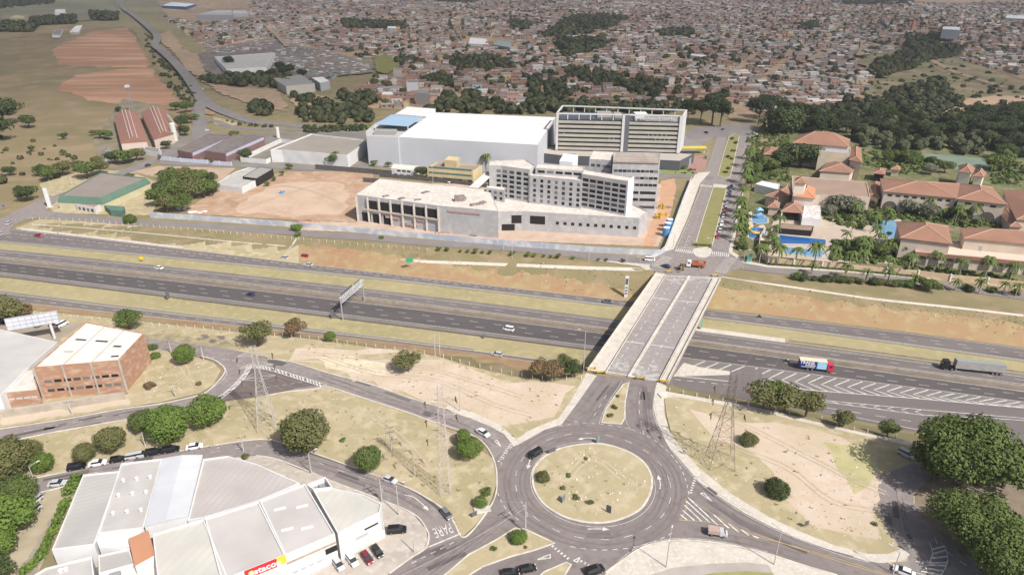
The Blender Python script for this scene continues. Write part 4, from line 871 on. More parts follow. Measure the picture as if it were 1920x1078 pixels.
def wallrun(name, label, cat, px, h, th, m, posts=None, pm=None, pw=.4, ph=.3, group=None, proud=.08, pname='pillar'):
    w = [G(*p)[:2] for p in px]; r = thing(name, label, cat, (*w[len(w)//2], H(*w[len(w)//2])), 0, group, world=True)
    a = offset(w, th/2); b = offset(w, -th/2); q = MB(); n = len(w)
    vs = [(p[0], p[1], H(*p)-.3) for p in a+b]+[(p[0], p[1], H(*p)+h) for p in a+b]
    fs = []
    for i in range(n-1): fs += [(i,i+1,2*n+i+1,2*n+i),(n+i+1,n+i,3*n+i,3*n+i+1),(2*n+i,2*n+i+1,3*n+i+1,3*n+i)]
    fs += [(n,0,2*n,3*n),(n-1,2*n-1,4*n-1,3*n-1)]; q.add(vs, fs); q.build('panel', m, r)
    if posts:
        w2 = densify(w, posts, False)[:99]
        for p in w2: MB().box((p[0], p[1], H(*p)-.3), (pw, pw, h+.3+ph), .1).build(pname, pm or m, r)
    return r
wallrun('boundary_wall', 'pale lilac panel wall with white pillars before the twin red warehouses', 'wall', [(303,290),(301,300),(340,304),(390,308),(435,312)], 2.6, .25, mat('lilac panels', (.50,.52,.62), .8), 7, WHITEW)
wallrun('boundary_wall', 'high white wall round the compound left of the beige flat roof', 'wall', [(558,272),(527,268),(452,304),(500,308),(513,302)], 3.2, .3, WHITEW)
hm = hgt((591,308),(591,284)); 
r,w,_ = building('flat_roof_warehouse', 'white walled warehouse with wide taupe roof left of the great white hall', 'warehouse', [(507,281),(529,281),(651,291),(692,263),(583,251)], hm, WHITEW, mat('taupe roof', (.28,.25,.22), .95, (.245,.22,.195), .06), .9)
r,w,_ = building('gatehouse', 'small white gatehouse block in front of the taupe roofed warehouse', 'gatehouse', [(593,299),(620,301),(624,291),(598,289)], 3.4, WHITEW, WHITER, .2)
hc = hgt((690,306.5),(687,253))
r,w,_ = building('convention_hall', 'huge windowless white hall with plain white roof in mid scene', 'hall', [(745,257),(1008,272),(1042,220),(817,211),(817,204),(764,200),(741,214),(800,219)], hc, mat('cool white cladding', (.49,.50,.53), .7, (.45,.46,.49), .05), WHITER, .25)
r,w,_ = building('terrace_block', 'white corner block with railed roof terrace at the left end of the great hall', 'hall', [(687,255),(746,258),(800,220),(742,214),(703,232),(686,246)], hc, mat('cool white cladding', (.60,.61,.64)), mat('terrace floor', (.40,.39,.38), .9), 1.6)
q = GZ(720,240,hc); MB().box((GZ(723,247,hc)[0], GZ(723,247,hc)[1], hc-1.6), (14,7,2.6), -.1).build('plant_room', mat('grey plant', (.30,.29,.28), .9), r)
bc = poly_at([(704,233),(765,237),(792,220),(734,215)], hc+2.6); q = MB(); q.add([(p[0],p[1],hc+2.6) for p in bc]+[(p[0],p[1],hc+2.3) for p in bc], [(0,1,2,3),(7,6,5,4),(0,4,5,1),(1,5,6,2),(2,6,7,3),(3,7,4,0)]).build('canopy', plain('pale blue sheet', (.30,.42,.55), .5), r)
for p in bc: MB().box((p[0]*.998+bc[0][0]*.002, p[1], hc-1.6), (.5,.5,3.9)).build('post', WHITEW, r)

# office tower on its podium
hp = 6.5
r,w,_ = building('office_podium', 'low dark fronted podium below the striped office block', 'podium', [(1005,286),(1048,291),(1275,302),(1302,288),(1022,272)], hp, mat('charcoal cladding', (.085,.09,.10), .6), mat('beige terrace', (.40,.36,.32), .9), .5)
hT = hp + hgt((1041,281),(1043.5,212), hp)
tw = poly_at([(1043.5,212),(1281,217),(1288,206),(1055,197.5)], hT); c = centroid(tw)
r = thing('office_block', 'long eight storey office block with beige and dark stripes under an open roof frame', 'office block', (*c, hp), world=True)
STONE = mat('beige spandrel', (.40,.38,.33), .8, (.35,.33,.29), .2); FRAME = mat('white frame', (.54,.535,.53), .7)
fh = (hT-4-hp)/7
MB().prism(inset(tw, .6), hp, hT-4.2).build('core', mat('dark ribbon glazing', (.055,.055,.06), .25, (.035,.04,.045), .15, (.4,.6)), r)
for x0, x1 in ((.02,.525), (.585,.975)):
    for i in range(7): band(r, tw[0], tw[1], hp+.35+i*fh, fh*.55, STONE, 'spandrel', .35, x0, x1, 1.2)
band(r, tw[0], tw[1], hp, hT-hp-.5, mat('dark slate core', (.115,.12,.135), .6), 'stair_core', .5, .548, .585, 1.6)
for x0, x1 in ((0,.018), (.527,.548), (.976,1.0)): band(r, tw[0], tw[1], hp, hT-hp, FRAME, 'frame_column', .9, x0, x1, 1.8)
for a, b in ((0,1), (1,2), (2,3), (3,0)): band(r, tw[a], tw[b], hT-.8, .8, FRAME, 'roof_beam', .3, 0, 1, 1.0)
band(r, tw[1], tw[2], hp, hT-hp-1, FRAME, 'end_wall', .2, 0, 1, .5)
for k in range(1, 11):
    for a, b in ((0, 1), (3, 2)): p = seg(tw[a], tw[b], k/11); MB().box((p[0], p[1], hT-4.2), (.5, .5, 3.5)).build('frame_post', FRAME, r)
for t0, t1, hh in ((.30,.42,3.0), (.44,.50,2.4), (.60,.70,3.2), (.72,.78,1.5)):
    p = seg(seg(tw[0], tw[1], (t0+t1)/2), seg(tw[3], tw[2], (t0+t1)/2), .5); MB().box((p[0], p[1], hT-4.2), (math.dist(tw[0],tw[1])*(t1-t0), 7, hh), .02).build('plant_room', WHITEW if t0 > .5 else mat('grey plant', (.30,.29,.28)), r)
aw = Vector((tw[1][0]-tw[0][0], tw[1][1]-tw[0][1])).normalized(); p = Vector(seg(tw[0], tw[1], .80))+Vector((aw.y,-aw.x))*.9; rzT = math.atan2(aw.y, aw.x)
band(r, tw[0], tw[1], hT-4.2, 3.6, mat('grey sign band', (.36,.35,.36), .7), 'sign_band', .1, .70, .96, .3)
letters('CORPORATE CENTER', (p.x, p.y, hT-2.4), rzT, 2.3, mat('dull white letters', (.5,.5,.52)), r)
for i, t0, n_ in ((3,.74,5), (2,.80,4), (2,.43,2), (3,.06,1)):
    for k in range(n_):
        band(r, tw[0], tw[1], hp+.35+i*fh+fh*.56, fh*.42, mat('pale blind', (.30,.33,.36)), 'window_blind', -.2, t0+k*.035, t0+.008+k*.035, .3)

# hotel and convention podium under construction
hP = hgt((1197,445),(1198.5,408)); hH = hgt((672,413.5),(665.5,365))
SLAB = mat('dusty pale roof slab', (.60,.545,.49), .9, (.48,.43,.38), .12, (.3,.7), col3=(.66,.61,.56), scale3=.5)
r,w,_ = building('unfinished_hall', 'unfinished long concrete hall with open bays and dusty pale roof slab', 'building site', [(666,365),(823,386),(934,396),(934,393),(918,356),(712,335)], hH, CONC, SLAB, .15)
L = math.dist(w[0], w[1])
wins(r, w[0], w[1], hH*.52, 1, 6, L*.85/6-1.2, hH*.33, x0=.13, x1=.985, m=HOLE, name='open_bay', proud=.04)
wins(r, w[0], w[1], .2, 1, 3, L*.36/3-.6, hH*.34, x0=.05, x1=.45, m=HOLE, name='open_bay', proud=.045)
wins(r, w[0], w[1], .3, 1, 1, L*.12, hH*.22, x0=.86, x1=.99, m=mat('blueish shutter', (.34,.36,.42)), name='shutter', proud=.06)
for k in range(8): p = seg(w[0], w[1], .01+.14*k); MB().box((p[0], p[1]-.4, -.2), (.9, .9, hH-.5)).build('column', M_conc, r)
band(r, w[0], w[1], hH*.46, .8, mat('dusty ledge', (.46,.40,.34), .9), 'ledge', .9, .1, 1, 1.2); 
for x0, x1, z in ((.36,.52,.28), (.72,.86,.34), (.60,.74,.12)): band(r, w[0], w[1], hH*z, 1.3, mat('pink brickwork', (.42,.30,.29), .9), 'brick_infill', .5, x0, x1, .4)
band(r, w[1], w[2], hH-2.6, 1.1, mat('pink brickwork', (.42,.30,.29)), 'brick_infill', .3, .15, .7, .4)
for q, s in (((862,376),(5,3,2.6)), ((893,384),(6,2,.8)), ((797,361),(4,2,.5)), ((752,373),(3,2,.6)), ((723,368),(3,2,.5)), ((783,375),(3,1.6,.5)), ((905,381),(3,2,1))):
    p = GZ(*q, hH); o = MB().box((p[0], p[1], hH-.14), s, R.uniform(0,1)).box((p[0]+s[0]*.4, p[1]+s[1]*.5, hH-.14), (s[0]*.4, s[1]*.6, s[2]*.6), .5).build('material_pile', mat('site rubble', (.14,.13,.14), .9, (.30,.24,.20), .8)); tag(o, {862:'largest pile, a stacked blue grey block on the dusty slab', 893:'long low rubble heap between the block pile and the hotel shell', 797:'flat rubble heap in the middle of the dusty slab', 752:'small dark heap above the third open bay from the left', 723:'small dark heap above the second open bay from the left', 783:'small dark heap above the fifth open bay from the left', 905:'rubble pile at the right end of the dusty slab beside the hotel'}[q[0]], 'pile', 'material piles lying on the unfinished slab')
r,w,_ = building('unfinished_podium', 'long grey concrete podium with a row of small square openings below the hotel shell', 'building site', [(826,387),(930,397),(978,396),(1199,409),(1215,396),(1190,384),(1092,376),(940,372),(918,380)], hP, CONC, SLAB, .5)
wins(r, w[2], w[3], hP*.42, 1, 11, 1.5, 1.5, x0=.28, x1=1.0, m=HOLE, name='opening', proud=.05); wins(r, w[2], w[3], hP*.38, 1, 1, 7.5, 4.2, x0=.06, x1=.22, m=HOLE, name='open_bay', proud=.05); wins(r, w[1], w[2], hP*.38, 1, 1, 5, 4.2, x0=.6, x1=1, m=HOLE, name='open_bay', proud=.05)
wins(r, w[1], w[2], .1, 1, 1, 6.5, 3.4, x0=.2, x1=.75, m=HOLE, name='gateway', proud=.05); wins(r, w[0], w[1], .1, 1, 2, 1.2, 2.4, x0=.3, x1=1, m=HOLE, name='doorway', proud=.05)
q = poly_at([(976,396),(1180,418),(1200,409),(1090,392),(998,386)], hP); 
# hotel front slab: three wings
zt = hP-.5
hF = zt + hgt((1171,404),(1176.6,339), zt)
r,w,_ = building('hotel_shell', 'curved grey hotel shell with rows of empty windows, front block', 'building site', [(1091,326),(1177,340),(1188,333),(1096,318)], hF, CONC, SLAB, .4, zb=0)
wins(r, w[0], w[1], zt+1.2, 6, 6, math.dist(w[0],w[1])/6-.9, 1.5, dz=(hF-zt-2.2)/6, x0=.01, x1=.99, m=HOLE)
MB().prism([w[1], w[2], offset([w[1], w[2]], -.35)[1], offset([w[1], w[2]], -.35)[0]][::1], zt, hF+.6).build('end_wall', mat('bright white render', (.72,.72,.73), .8), r)
hC = hF-2.8
_,w2,_ = building('x', '', '', [(993,329),(1092,339),(1094,326),(1002,315)], hC, CONC, SLAB, .4, root=r, wname='centre_wall', rname='centre_roof')
wins(r, w2[0], w2[1], zt+1.0, 5, 7, 1.5, 1.6, dz=(hC-zt-1.5)/5, x0=.03, x1=1.0, m=HOLE)
_,w4,_ = building('x', '', '', [(1004,315),(1094,321),(1096,312),(1008,307)], hF+.3, CONC, SLAB, .4, root=r, wname='upper_wall', rname='upper_roof')
wins(r, w4[0], w4[1], hF-2.1, 1, 5, 3.6, 1.3, x0=.03, x1=.97, m=HOLE)
_,w3,_ = building('x', '', '', [(917,310),(940,311),(993,318),(1004,311),(985,299),(918,302)], hF, CONC, SLAB, .4, root=r, wname='left_wall', rname='left_roof')
wins(r, w3[1], w3[2], zt+1.2, 6, 4, math.dist(w3[1],w3[2])/4-1.4, 1.5, dz=(hF-zt-2.2)/6, x0=.0, x1=1.0, m=HOLE)
wins(r, w3[0], w3[1], zt+1.2, 6, 1, 2.2, 1.5, dz=(hF-zt-2.2)/6, x0=.55, x1=1.0, m=HOLE)
_,w7,_ = building('x', '', '', [(912,352),(946,357),(948,346),(916,342)], hP+6, CONC, SLAB, .3, root=r, wname='step_wall', rname='step_roof')
wins(r, w7[0], w7[1], hP+.6, 2, 3, 1.5, 1.4, dz=2.8, x0=.05, x1=.95, m=HOLE)
hR = hgt((1235,387),(1238,287))
r,w,_ = building('hotel_shell', 'rear grey hotel shell with scaffolded top storey and narrow slots', 'building site', [(1149,303),(1236,305),(1239,287),(1153,285)], hR, CONC, mat('shuttering boards', (.38,.34,.31), .9, (.30,.265,.24), .4, stretch=(1,.1,1,0)), .3)
wins(r, w[0], w[1], hR-12.6, 3, 10, 2.0, 1.3, dz=3.6, x0=.03, x1=1, m=HOLE)
for z in (hR-24.5, hR-20.5, hR-16.8): wins(r, w[0], w[1], z, 1, 2, 8, 1.5, x0=.25, x1=1.0, m=HOLE)
for z in (hR-.3, hR+1.2, hR+2.6): band(r, w[0], w[1], z, .25, mat('scaffold timber', (.40,.30,.22), .9), 'scaffold_rail', .6, 0, 1, .5)
_,w5,_ = building('x', '', '', [(1105,298),(1147,301),(1152,285),(1112,283)], hR-2, CONC, SLAB, .3, root=r, wname='side_wall', rname='side_roof')
wins(r, w5[0], w5[1], hR-6.2, 1, 1, 4.2, 1.6, x0=.62, x1=.95, m=HOLE); wins(r, w5[0], w5[1], hR-6.0, 1, 2, 2.0, 1.5, x0=.05, x1=.55, m=HOLE); wins(r, w5[0], w5[1], hR-10, 1, 1, 4.2, 1.5, x0=.62, x1=.95, m=HOLE); wins(r, w5[0], w5[1], hR-10, 1, 1, 2.4, 1.3, x0=.05, x1=.3, m=HOLE)
_,w6,_ = building('x', '', '', [(1049,302),(1073,304),(1084,291),(1057,288)], hR-3.5, mat('bright white render', (.72,.72,.73)), WHITER, .2, root=r, wname='lift_tower_wall', rname='lift_tower_roof', zb=0)
o = MB().box((*GZ(1072,281,hR-4)[:2], hR-9), (5,3,2.4), .3).build('tarpaulin', plain('blue tarpaulin', (.10,.30,.55), .6)); tag(o, 'crumpled blue tarpaulin on the hotel shell roof', 'tarpaulin')
# offices behind the hall
ho = hgt((886.6,346),(886.6,321))
YEL = mat('yellow ochre render', (.56,.46,.27), .85, (.50,.41,.24), .2)
r,w,_ = building('yellow_office', 'ochre three storey office with stair tower behind the unfinished hall', 'office', [(801,314),(887,321),(904,310),(862,307),(820,304)], ho, YEL, mat('brown roof deck', (.27,.225,.20), .9), .9)
MB().prism(poly_at([(833,300),(856,302),(862,295),(841,293)], ho+3.6), ho-1, ho+3.6).build('stair_tower', YEL, r)
wins(r, w[0], w[1], 1.2, 1, 9, 3.0, 1.4, x0=.02, x1=.98); wins(r, w[0], w[1], 4.6, 2, 8, 3.4, 1.2, dz=3.3, x0=.03, x1=.97, m=plain('green tinted glass', (.08,.16,.15), .2))
r,w,_ = building('white_office', 'small white two storey office with pale roof beside the dark fence', 'office', [(733,315.5),(773,319),(787,311.5),(738,307.5)], hgt((772,333),(773,319)), WHITEW, mat('cream roof', (.62,.57,.50), .9), .15)
wins(r, w[0], w[1], 3.0, 1, 3, 2.4, 1.1, x0=.25, x1=.95); wins(r, w[0], w[1], .8, 1, 3, 2.6, .7, x0=.05, x1=.95)
r,w,_ = building('cream_office', 'narrow cream block tucked against the hotel shell', 'office', [(918,316),(941,319),(944,301),(928,301)], 9, CREAM, WHITER, .3)
r = thing('carport', 'white curved carport between the ochre office and the hotel shell', 'carport', GZ(900,345,0), world=True)
cw = poly_at([(879,351),(897,353),(922,329),(908,325)], 4); q = MB(); q.add([(p[0],p[1],4) for p in cw]+[(p[0],p[1],3.85) for p in cw], [(0,1,2,3),(7,6,5,4),(0,4,5,1),(1,5,6,2),(2,6,7,3),(3,7,4,0)]).build('roof', WHITEW, r)
for p in cw: MB().tube((p[0],p[1],-.1),(p[0],p[1],3.9),.15).build('post', FRAME, r)
# hoarding, fences
HOARD = mat('pale blue hoarding', (.38,.41,.48), .8, (.46,.47,.50), .12, (.4,.6), col3=(.60,.60,.62), scale3=.25)
wallrun('site_hoarding', 'long pale blue hoarding along the service road in front of the building site', 'hoarding', [(281,408),(350,412),(420,417),(480,421),(560,427),(640,434),(720,441),(800,448),(880,455),(960,462),(1040,468),(1120,474),(1200,478),(1238,479),(1246,472),(1262,430),(1280,380),(1296,340)], 2.9, .15, HOARD)
wallrun('dark_fence', 'dark grey slatted fence behind the red earth plot', 'fence', [(592,318),(640,322),(690,326),(735,330)], 3.4, .2, mat('dark slats', (.085,.08,.085), .9, (.12,.11,.105), .6))
wallrun('dark_fence', 'short dark fence behind the unfinished hall', 'fence', [(681,342),(712,344)], 3.0, .2, mat('dark slats', (.085,.08,.085)))
wallrun('dark_fence', 'dark screened fence above the hall roof line', 'fence', [(712,332),(760,336),(835,343),(918,353)], 2.4, .2, mat('dark slats', (.085,.08,.085)))
# post fences: posts with thin wires
def postfence(label, px, step=3.2, h=1.5, m=None, w=.22, fallen=0):
    ws = densify([G(*p)[:2] for p in px], step, False); n = min(len(ws), 100); r = thing('post_fence', label, 'fence', (*ws[n//2], H(*ws[n//2])), world=True)
    for p in ws[:100]: MB().box((p[0]+R.uniform(-.15,.15), p[1]+R.uniform(-.15,.15), H(*p)-.2), (w, w, h+.2), R.uniform(0,.4), taper=.9).build('post', m or M_kerb, r)
    q = MB()
    for z in (.5, 1.2):
        for i in range(n-1): q.tube((*ws[i], H(*ws[i])+z), (*ws[i+1], H(*ws[i+1])+z), .015, n=3, cap=False)
    q.build('wire', plain('fence wire', (.30,.29,.28), .5), r); return r
postfence('row of white concrete posts along the far service road above the left bank', [(62,412),(150,415),(300,428),(420,438),(560,450)], 3.6)
postfence('row of white posts above the brown bank in front of the building site', [(570,451),(700,463),(800,471)], 3.6)
postfence('white post fence between the left lot and the collector road', [(50,590),(120,594),(215,604),(300,612),(400,619),(462,626)], 3.0)
postfence('white post fence running behind the bare lot to the bridge', [(515,631),(580,636),(687,650),(815,666),(880,685),(960,703),(1035,715),(1090,712)], 3.2)
postfence('white post fence right of the bridge above the exit lanes', [(1256,734),(1330,747),(1405,761),(1480,774),(1540,786),(1600,806),(1680,822)], 3.6, 1.3)
# resort
hm1 = hgt((1790,408),(1792,371))
def hip(label, px, h, ridge=3.0, wall=PEACH, roof=TERR, name='resort_building', cat='hotel building', nw=0):
    r,w,z = building(name, label, cat, px, h, wall, roof, rooftype='hip', ridge=ridge, eave=.7); 
    return r, inset(w, .7)
r,w = hip('longest terracotta roofed resort wing with paired windows', [(1656,359),(1795,372),(1800,345),(1650,335)], hm1, 3.5)
wins(r, w[0], w[1], hm1-2.6, 1, 8, 2.2, 1.3, x0=.03, x1=.97); 
def arch(r, A, B, z, t, wd, ht, m=None, name='arch'):
    A = Vector(A[:2]); B = Vector(B[:2]); d = (B-A); L = d.length; d.normalize(); out = Vector((d.y, -d.x)); c = A+d*(L*t)
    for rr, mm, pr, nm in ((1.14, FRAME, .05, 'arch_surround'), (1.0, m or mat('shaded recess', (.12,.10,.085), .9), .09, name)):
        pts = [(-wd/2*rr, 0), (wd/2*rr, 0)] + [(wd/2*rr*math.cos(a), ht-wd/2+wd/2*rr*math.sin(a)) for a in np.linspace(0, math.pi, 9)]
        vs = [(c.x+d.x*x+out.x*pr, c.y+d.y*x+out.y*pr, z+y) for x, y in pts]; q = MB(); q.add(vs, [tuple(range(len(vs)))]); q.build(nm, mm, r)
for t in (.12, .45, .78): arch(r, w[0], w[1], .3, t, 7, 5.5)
r,w = hip('right hand resort wing stepping forward from the longest wing', [(1794,373),(1889,384),(1862,352),(1800,345)], hm1, 3.2)
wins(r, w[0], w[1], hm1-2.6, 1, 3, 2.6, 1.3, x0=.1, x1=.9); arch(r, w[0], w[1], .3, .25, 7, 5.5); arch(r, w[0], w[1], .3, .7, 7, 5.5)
hip('square resort tower with pyramid roof behind the long wing', [(1798,322),(1823,326),(1829,316),(1797,311)], hgt((1806,352),(1806,323)), 3, mat('pale stair wall', (.70,.62,.54), .85))
hip('lower turret beside the square resort tower', [(1825,330),(1845,333),(1850,325),(1828,317)], hgt((1806,352),(1806,323))-1.5, 2.5, mat('pale stair wall', (.70,.62,.54)))
r,w,_ = building('resort_arcade', 'long low resort front with arcade of round arches facing the road', 'hotel building', [(1716,471),(1830,481),(1990,496),(1990,458),(1722,450)], hgt((1716,495),(1716,470)), PEACH, mat('terrace tiles', (.55,.46,.38), .9), .8); ha_ = hgt((1716,495),(1716,470))
for A, B, ts in ((w[0], w[1], (.14,.34,.6,.85)), (w[1], w[2], (.12,.3,.48,.66,.84))):
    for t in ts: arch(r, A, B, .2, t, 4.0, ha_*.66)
for A, B in ((w[0], w[1]), (w[1], w[2])): band(r, A, B, ha_-1.6, 1.5, TERR, 'tile_band', .9, 0, 1, 1.1); wins(r, A, B, ha_*.72, 1, 5, 2, .7, x0=.03, x1=.97)
h3 = hgt((1716,495),(1720,452))
hip('broad terracotta hip roof over the left end of the arcade', [(1688,446),(1786,458),(1778,425),(1680,416)], h3, 4)
r,w = hip('terracotta roof wing at the right edge behind the terrace', [(1807,447),(1990,464),(1990,436),(1800,428)], h3, 3)
for q, lb in ((((1822,458),(1843,462),(1840,452),(1818,450)), 'white canvas awning on the roof terrace left of its twin'), (((1887,464),(1912,467),(1908,456),(1886,455)), 'white canvas awning on the roof terrace at the far right')):
    building('terrace_awning', lb, 'awning', list(q), ha_+1.6, FRAME, WHITER, .05, z0=0, zb=ha_-.8)
hcv = hgt((1560,393),(1560,367))
r,w,_ = building('resort_hall', 'resort hall with wide dull brown sheet roof', 'hotel building', [(1487,368),(1538,366),(1632,370),(1625,341),(1485,330)], hcv, PEACH, ribbed('dull brown sheet roof', (.33,.235,.18), (.28,.20,.155), 1.5, .1, .8), .4)
hip('slim white bell tower with small orange pyramid roof', [(1488,343),(1512,345),(1516,338),(1492,334)], hgt((1493,372),(1493,343))+hcv-1, 2.2, mat('pale stair wall', (.70,.62,.54)))
hip('orange hip roof at the foot of the bell tower', [(1487,368),(1529,373),(1529,354),(1500,352)], hcv+1, 3, mat('pale stair wall', (.70,.62,.54)), ribbed('orange hip tile', (.48,.22,.12), (.42,.19,.10), .5, .4))
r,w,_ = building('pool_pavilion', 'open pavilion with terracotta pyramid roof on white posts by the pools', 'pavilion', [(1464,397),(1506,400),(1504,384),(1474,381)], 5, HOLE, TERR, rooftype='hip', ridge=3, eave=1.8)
for p in inset(w, .5)[:4]: MB().box((p[0], p[1], -.1), (.6,.6,5.0)).build('post', FRAME, r)
r,w,_ = building('white_pergola', 'white slatted pergola between the pavilion and the resort hall', 'pergola', [(1504,409),(1540,411),(1538,386),(1508,384)], 4.2, WHITEW, mat('white slats', (.75,.72,.70), .8, (.35,.32,.30), 1.2, (.45,.55), stretch=(2,.2,1,0)), .1)
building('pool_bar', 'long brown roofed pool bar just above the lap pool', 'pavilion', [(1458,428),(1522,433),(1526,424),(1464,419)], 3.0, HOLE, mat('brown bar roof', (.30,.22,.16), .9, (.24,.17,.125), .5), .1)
hip('low terracotta roof left of the bell tower', [(1433,367),(1458,373),(1486,366),(1478,346)], 5.5, 2)
hip('small orange hip roof beside the water slides', [(1439,389),(1461,391),(1463,381),(1441,377)], 4.5, 2)
building('resort_building', 'white flat roofed service block behind the left palms', 'hotel building', [(1416,345),(1461,356),(1462,345),(1430,339)], 5, WHITEW, WHITER, .3)
hip('grand terracotta roof with high peak at the back of the resort', [(1487,268),(1592,276),(1594,262),(1496,254)], 15, 6)
r,w,_ = building('resort_building', 'cream resort block with glazed roof strip below the high peak roof', 'hotel building', [(1536,283),(1594,288),(1595,276),(1538,274)], 13, CREAM, mat('grey glass roof', (.35,.36,.40), .4), .5)
hip('steep terracotta roof stepping down right of the cream block', [(1592,300),(1617,306),(1615,279),(1594,276)], 11, 2)
hip('low terracotta resort range behind the palms', [(1536,321),(1596,325),(1610,312),(1556,300)], 6, 2.5)
hip('tiny square orange roofed kiosk beyond the long wing', [(1670,318),(1688,320),(1689,314),(1672,312)], 4.5, 1.5)
hip('dark brown tiled pair of roofs left of the kiosk', [(1637,325),(1660,328),(1662,318),(1640,316)], 5, 1.5, HOLE, TERR2)
hip('brown link roof between hall and long wing', [(1630,366),(1650,372),(1650,342),(1634,340)], 6, 1, PEACH, TERR2)
hip('large terracotta roof cut by the right edge', [(1905,412),(1990,418),(1990,364),(1880,358)], 8, 4)
hip('steep little terracotta roof between courtyard palms on the right', [(1893,425),(1918,427),(1898,398),(1868,392)], 5, 2)
hip('terracotta cottage roof half hidden by trees beside the boulevard', [(1431,290),(1456,291),(1458,278),(1434,276)], 6, 1.5)
wallrun('resort_wall', 'peach perimeter wall with pilasters along the road below the palms', 'wall', [(1432,438),(1424,452),(1422,470),(1430,486),(1440,494),(1487,499),(1540,503),(1587,507),(1660,514),(1720,519),(1780,527),(1850,533),(1919,541),(1990,549)], 2.9, .3, mat('peach wall', (.60,.45,.30), .85, (.52,.38,.26), .3), 9, FRAME, .7, .3, pname='pilaster')
POOL = plain('blue pool water', (.06,.18,.38), .08, 0, .5); POOL2 = plain('pale pool water', (.15,.30,.45), .1, 0, .5)
for lb, px, m_ in (('deep blue rectangular lap pool at the resort', [(1460,441),(1548,450),(1549,460),(1460,458)], plain('deep pool water', (.02,.10,.30), .08)), ('pale shallow pool just below the lap pool', [(1468,463),(1546,471),(1541,485),(1467,475)], POOL2), ('round blue pool beside the hip roofed wing', [(1633,418),(1645,414),(1662,413),(1682,416),(1684,445),(1668,449),(1655,440),(1641,432)], POOL2), ('splash pool under the yellow slide', [(1403,429),(1416,426),(1434,430),(1438,440),(1426,450),(1403,447)], POOL), ('upper splash pool with play frame', [(1410,405),(1425,402),(1440,410),(1440,419),(1420,421),(1408,415)], POOL2), ('tiny square plunge pool near the palms', [(1613,476),(1633,477),(1633,483),(1613,482)], plain('deep pool water', (.02,.10,.30)))):
    o = patch('swimming_pool', px, m_, smooth=0, kind=None, dz=.27); tag(o, lb, 'pool'); 
    if 'kind' in o: del o['kind']
    w_ = [G(*p)[:2] for p in px]+[G(*px[0])[:2]]; q = MB(); ribbon(q, w_, .6, .32, .1); e = q.build('pool_edge', M_conc); e.parent = o
r = thing('water_slide', 'twisting yellow water slide over the splash pool', 'slide', GZ(1408,440,0), world=True)
p0 = GZ(1412,440,0); q = MB(); pts = [(p0[0]+1.8*math.cos(t)*(1+.1*t), p0[1]+1.8*math.sin(t)*(1+.1*t), 4.5-.55*t) for t in np.linspace(0, 7.5, 24)]
for a, b in zip(pts, pts[1:]): q.tube(a, b, .5, n=6, cap=False)
q.build('chute', plain('slide yellow', (.85,.50,.03), .4), r); MB().tube((p0[0],p0[1],0),(p0[0],p0[1],5.2),.25).build('post', plain('slide blue', (.08,.2,.5)), r)
r = thing('play_frame', 'blue and white climbing frame over the upper splash pool', 'play frame', GZ(1418,412,0), world=True); p0 = GZ(1418,412,0)
for dx, dy in ((0,0),(3,0),(0,3),(3,3)): MB().tube((p0[0]+dx,p0[1]+dy,0),(p0[0]+dx,p0[1]+dy,5),.14).build('post', plain('slide blue', (.08,.2,.5)), r)
MB().box((p0[0]+1.5,p0[1]+1.5,2.5),(3.4,3.4,.3)).build('deck', mat('blue white panels', (.25,.45,.65), .5), r); MB().box((p0[0]+1.5,p0[1]+1.5,5),(3.6,3.6,1.2), taper=.1).build('canopy', mat('blue white panels', (.25,.45,.65), .5), r)
# far left and far background landmark buildings
def barn(label, px, h=7):
    r,w,_ = building('tile_barn', label, 'barn', px, h, mat('pinkish barn wall', (.50,.42,.37), .85), TERR2, rooftype='gable', ridge=4, eave=.3)
    W4 = [Vector((p[0], p[1], h)) for p in w]
    for s, u in ((.5, .35), (.38, .3), (.66, .3)):
        a = W4[0].lerp(W4[1], s); b = W4[3].lerp(W4[2], s); dz = 4*(1-abs(s-.5)*2)+.25; a.z += dz; b.z += dz
        MB().tube(a, b, u, n=4).build('roof_ridge' if s == .5 else 'skylight_strip', mat('pale skylight sheet', (.5,.44,.40), .8), r)
barn('red tiled barn with pale skylight strips, left of the twin pair', [(226,269),(276,265),(259,212),(213,217)])
barn('red tiled barn with pale skylight strips, right of the twin pair', [(288,262),(326,251),(313,206),(264,211)])
barn('smaller red tiled wing east of the barns', [(320,252),(338,240),(322,222),(308,226)], 5)
r = thing('water_tank', 'tall pale green cylindrical water tank beside the tiled barns', 'water tank', GZ(329,265,0)); ht = hgt((329,265),(323,232)); MB().tube((0,0,0),(0,0,ht),2.0,n=16).build('tank', mat('pale green paint', (.50,.56,.50), .6), r); MB().tube((0,0,ht),(0,0,ht+.4),2.1,1.2,n=16).build('lid', WHITEW, r)
r = thing('water_tower', 'slim white water tower beside the compound wall', 'water tower', GZ(522,259,0)); ht = hgt((522,259),(521,239)); MB().tube((0,0,0),(0,0,ht),1.3,n=12).build('tank', WHITEW, r)
building('gabled_house', 'grey roofed house with white gable below the barns', 'house', [(188,291),(203,293),(210,283),(196,278)], 4, WHITEW, GREYR, rooftype='gable', ridge=1.5, eave=.3)
building('low_shed', 'long low white shed in the yard below the barns', 'shed', [(268,281),(297,286),(300,278),(272,275)], 3.5, WHITEW, GREYR, .2)
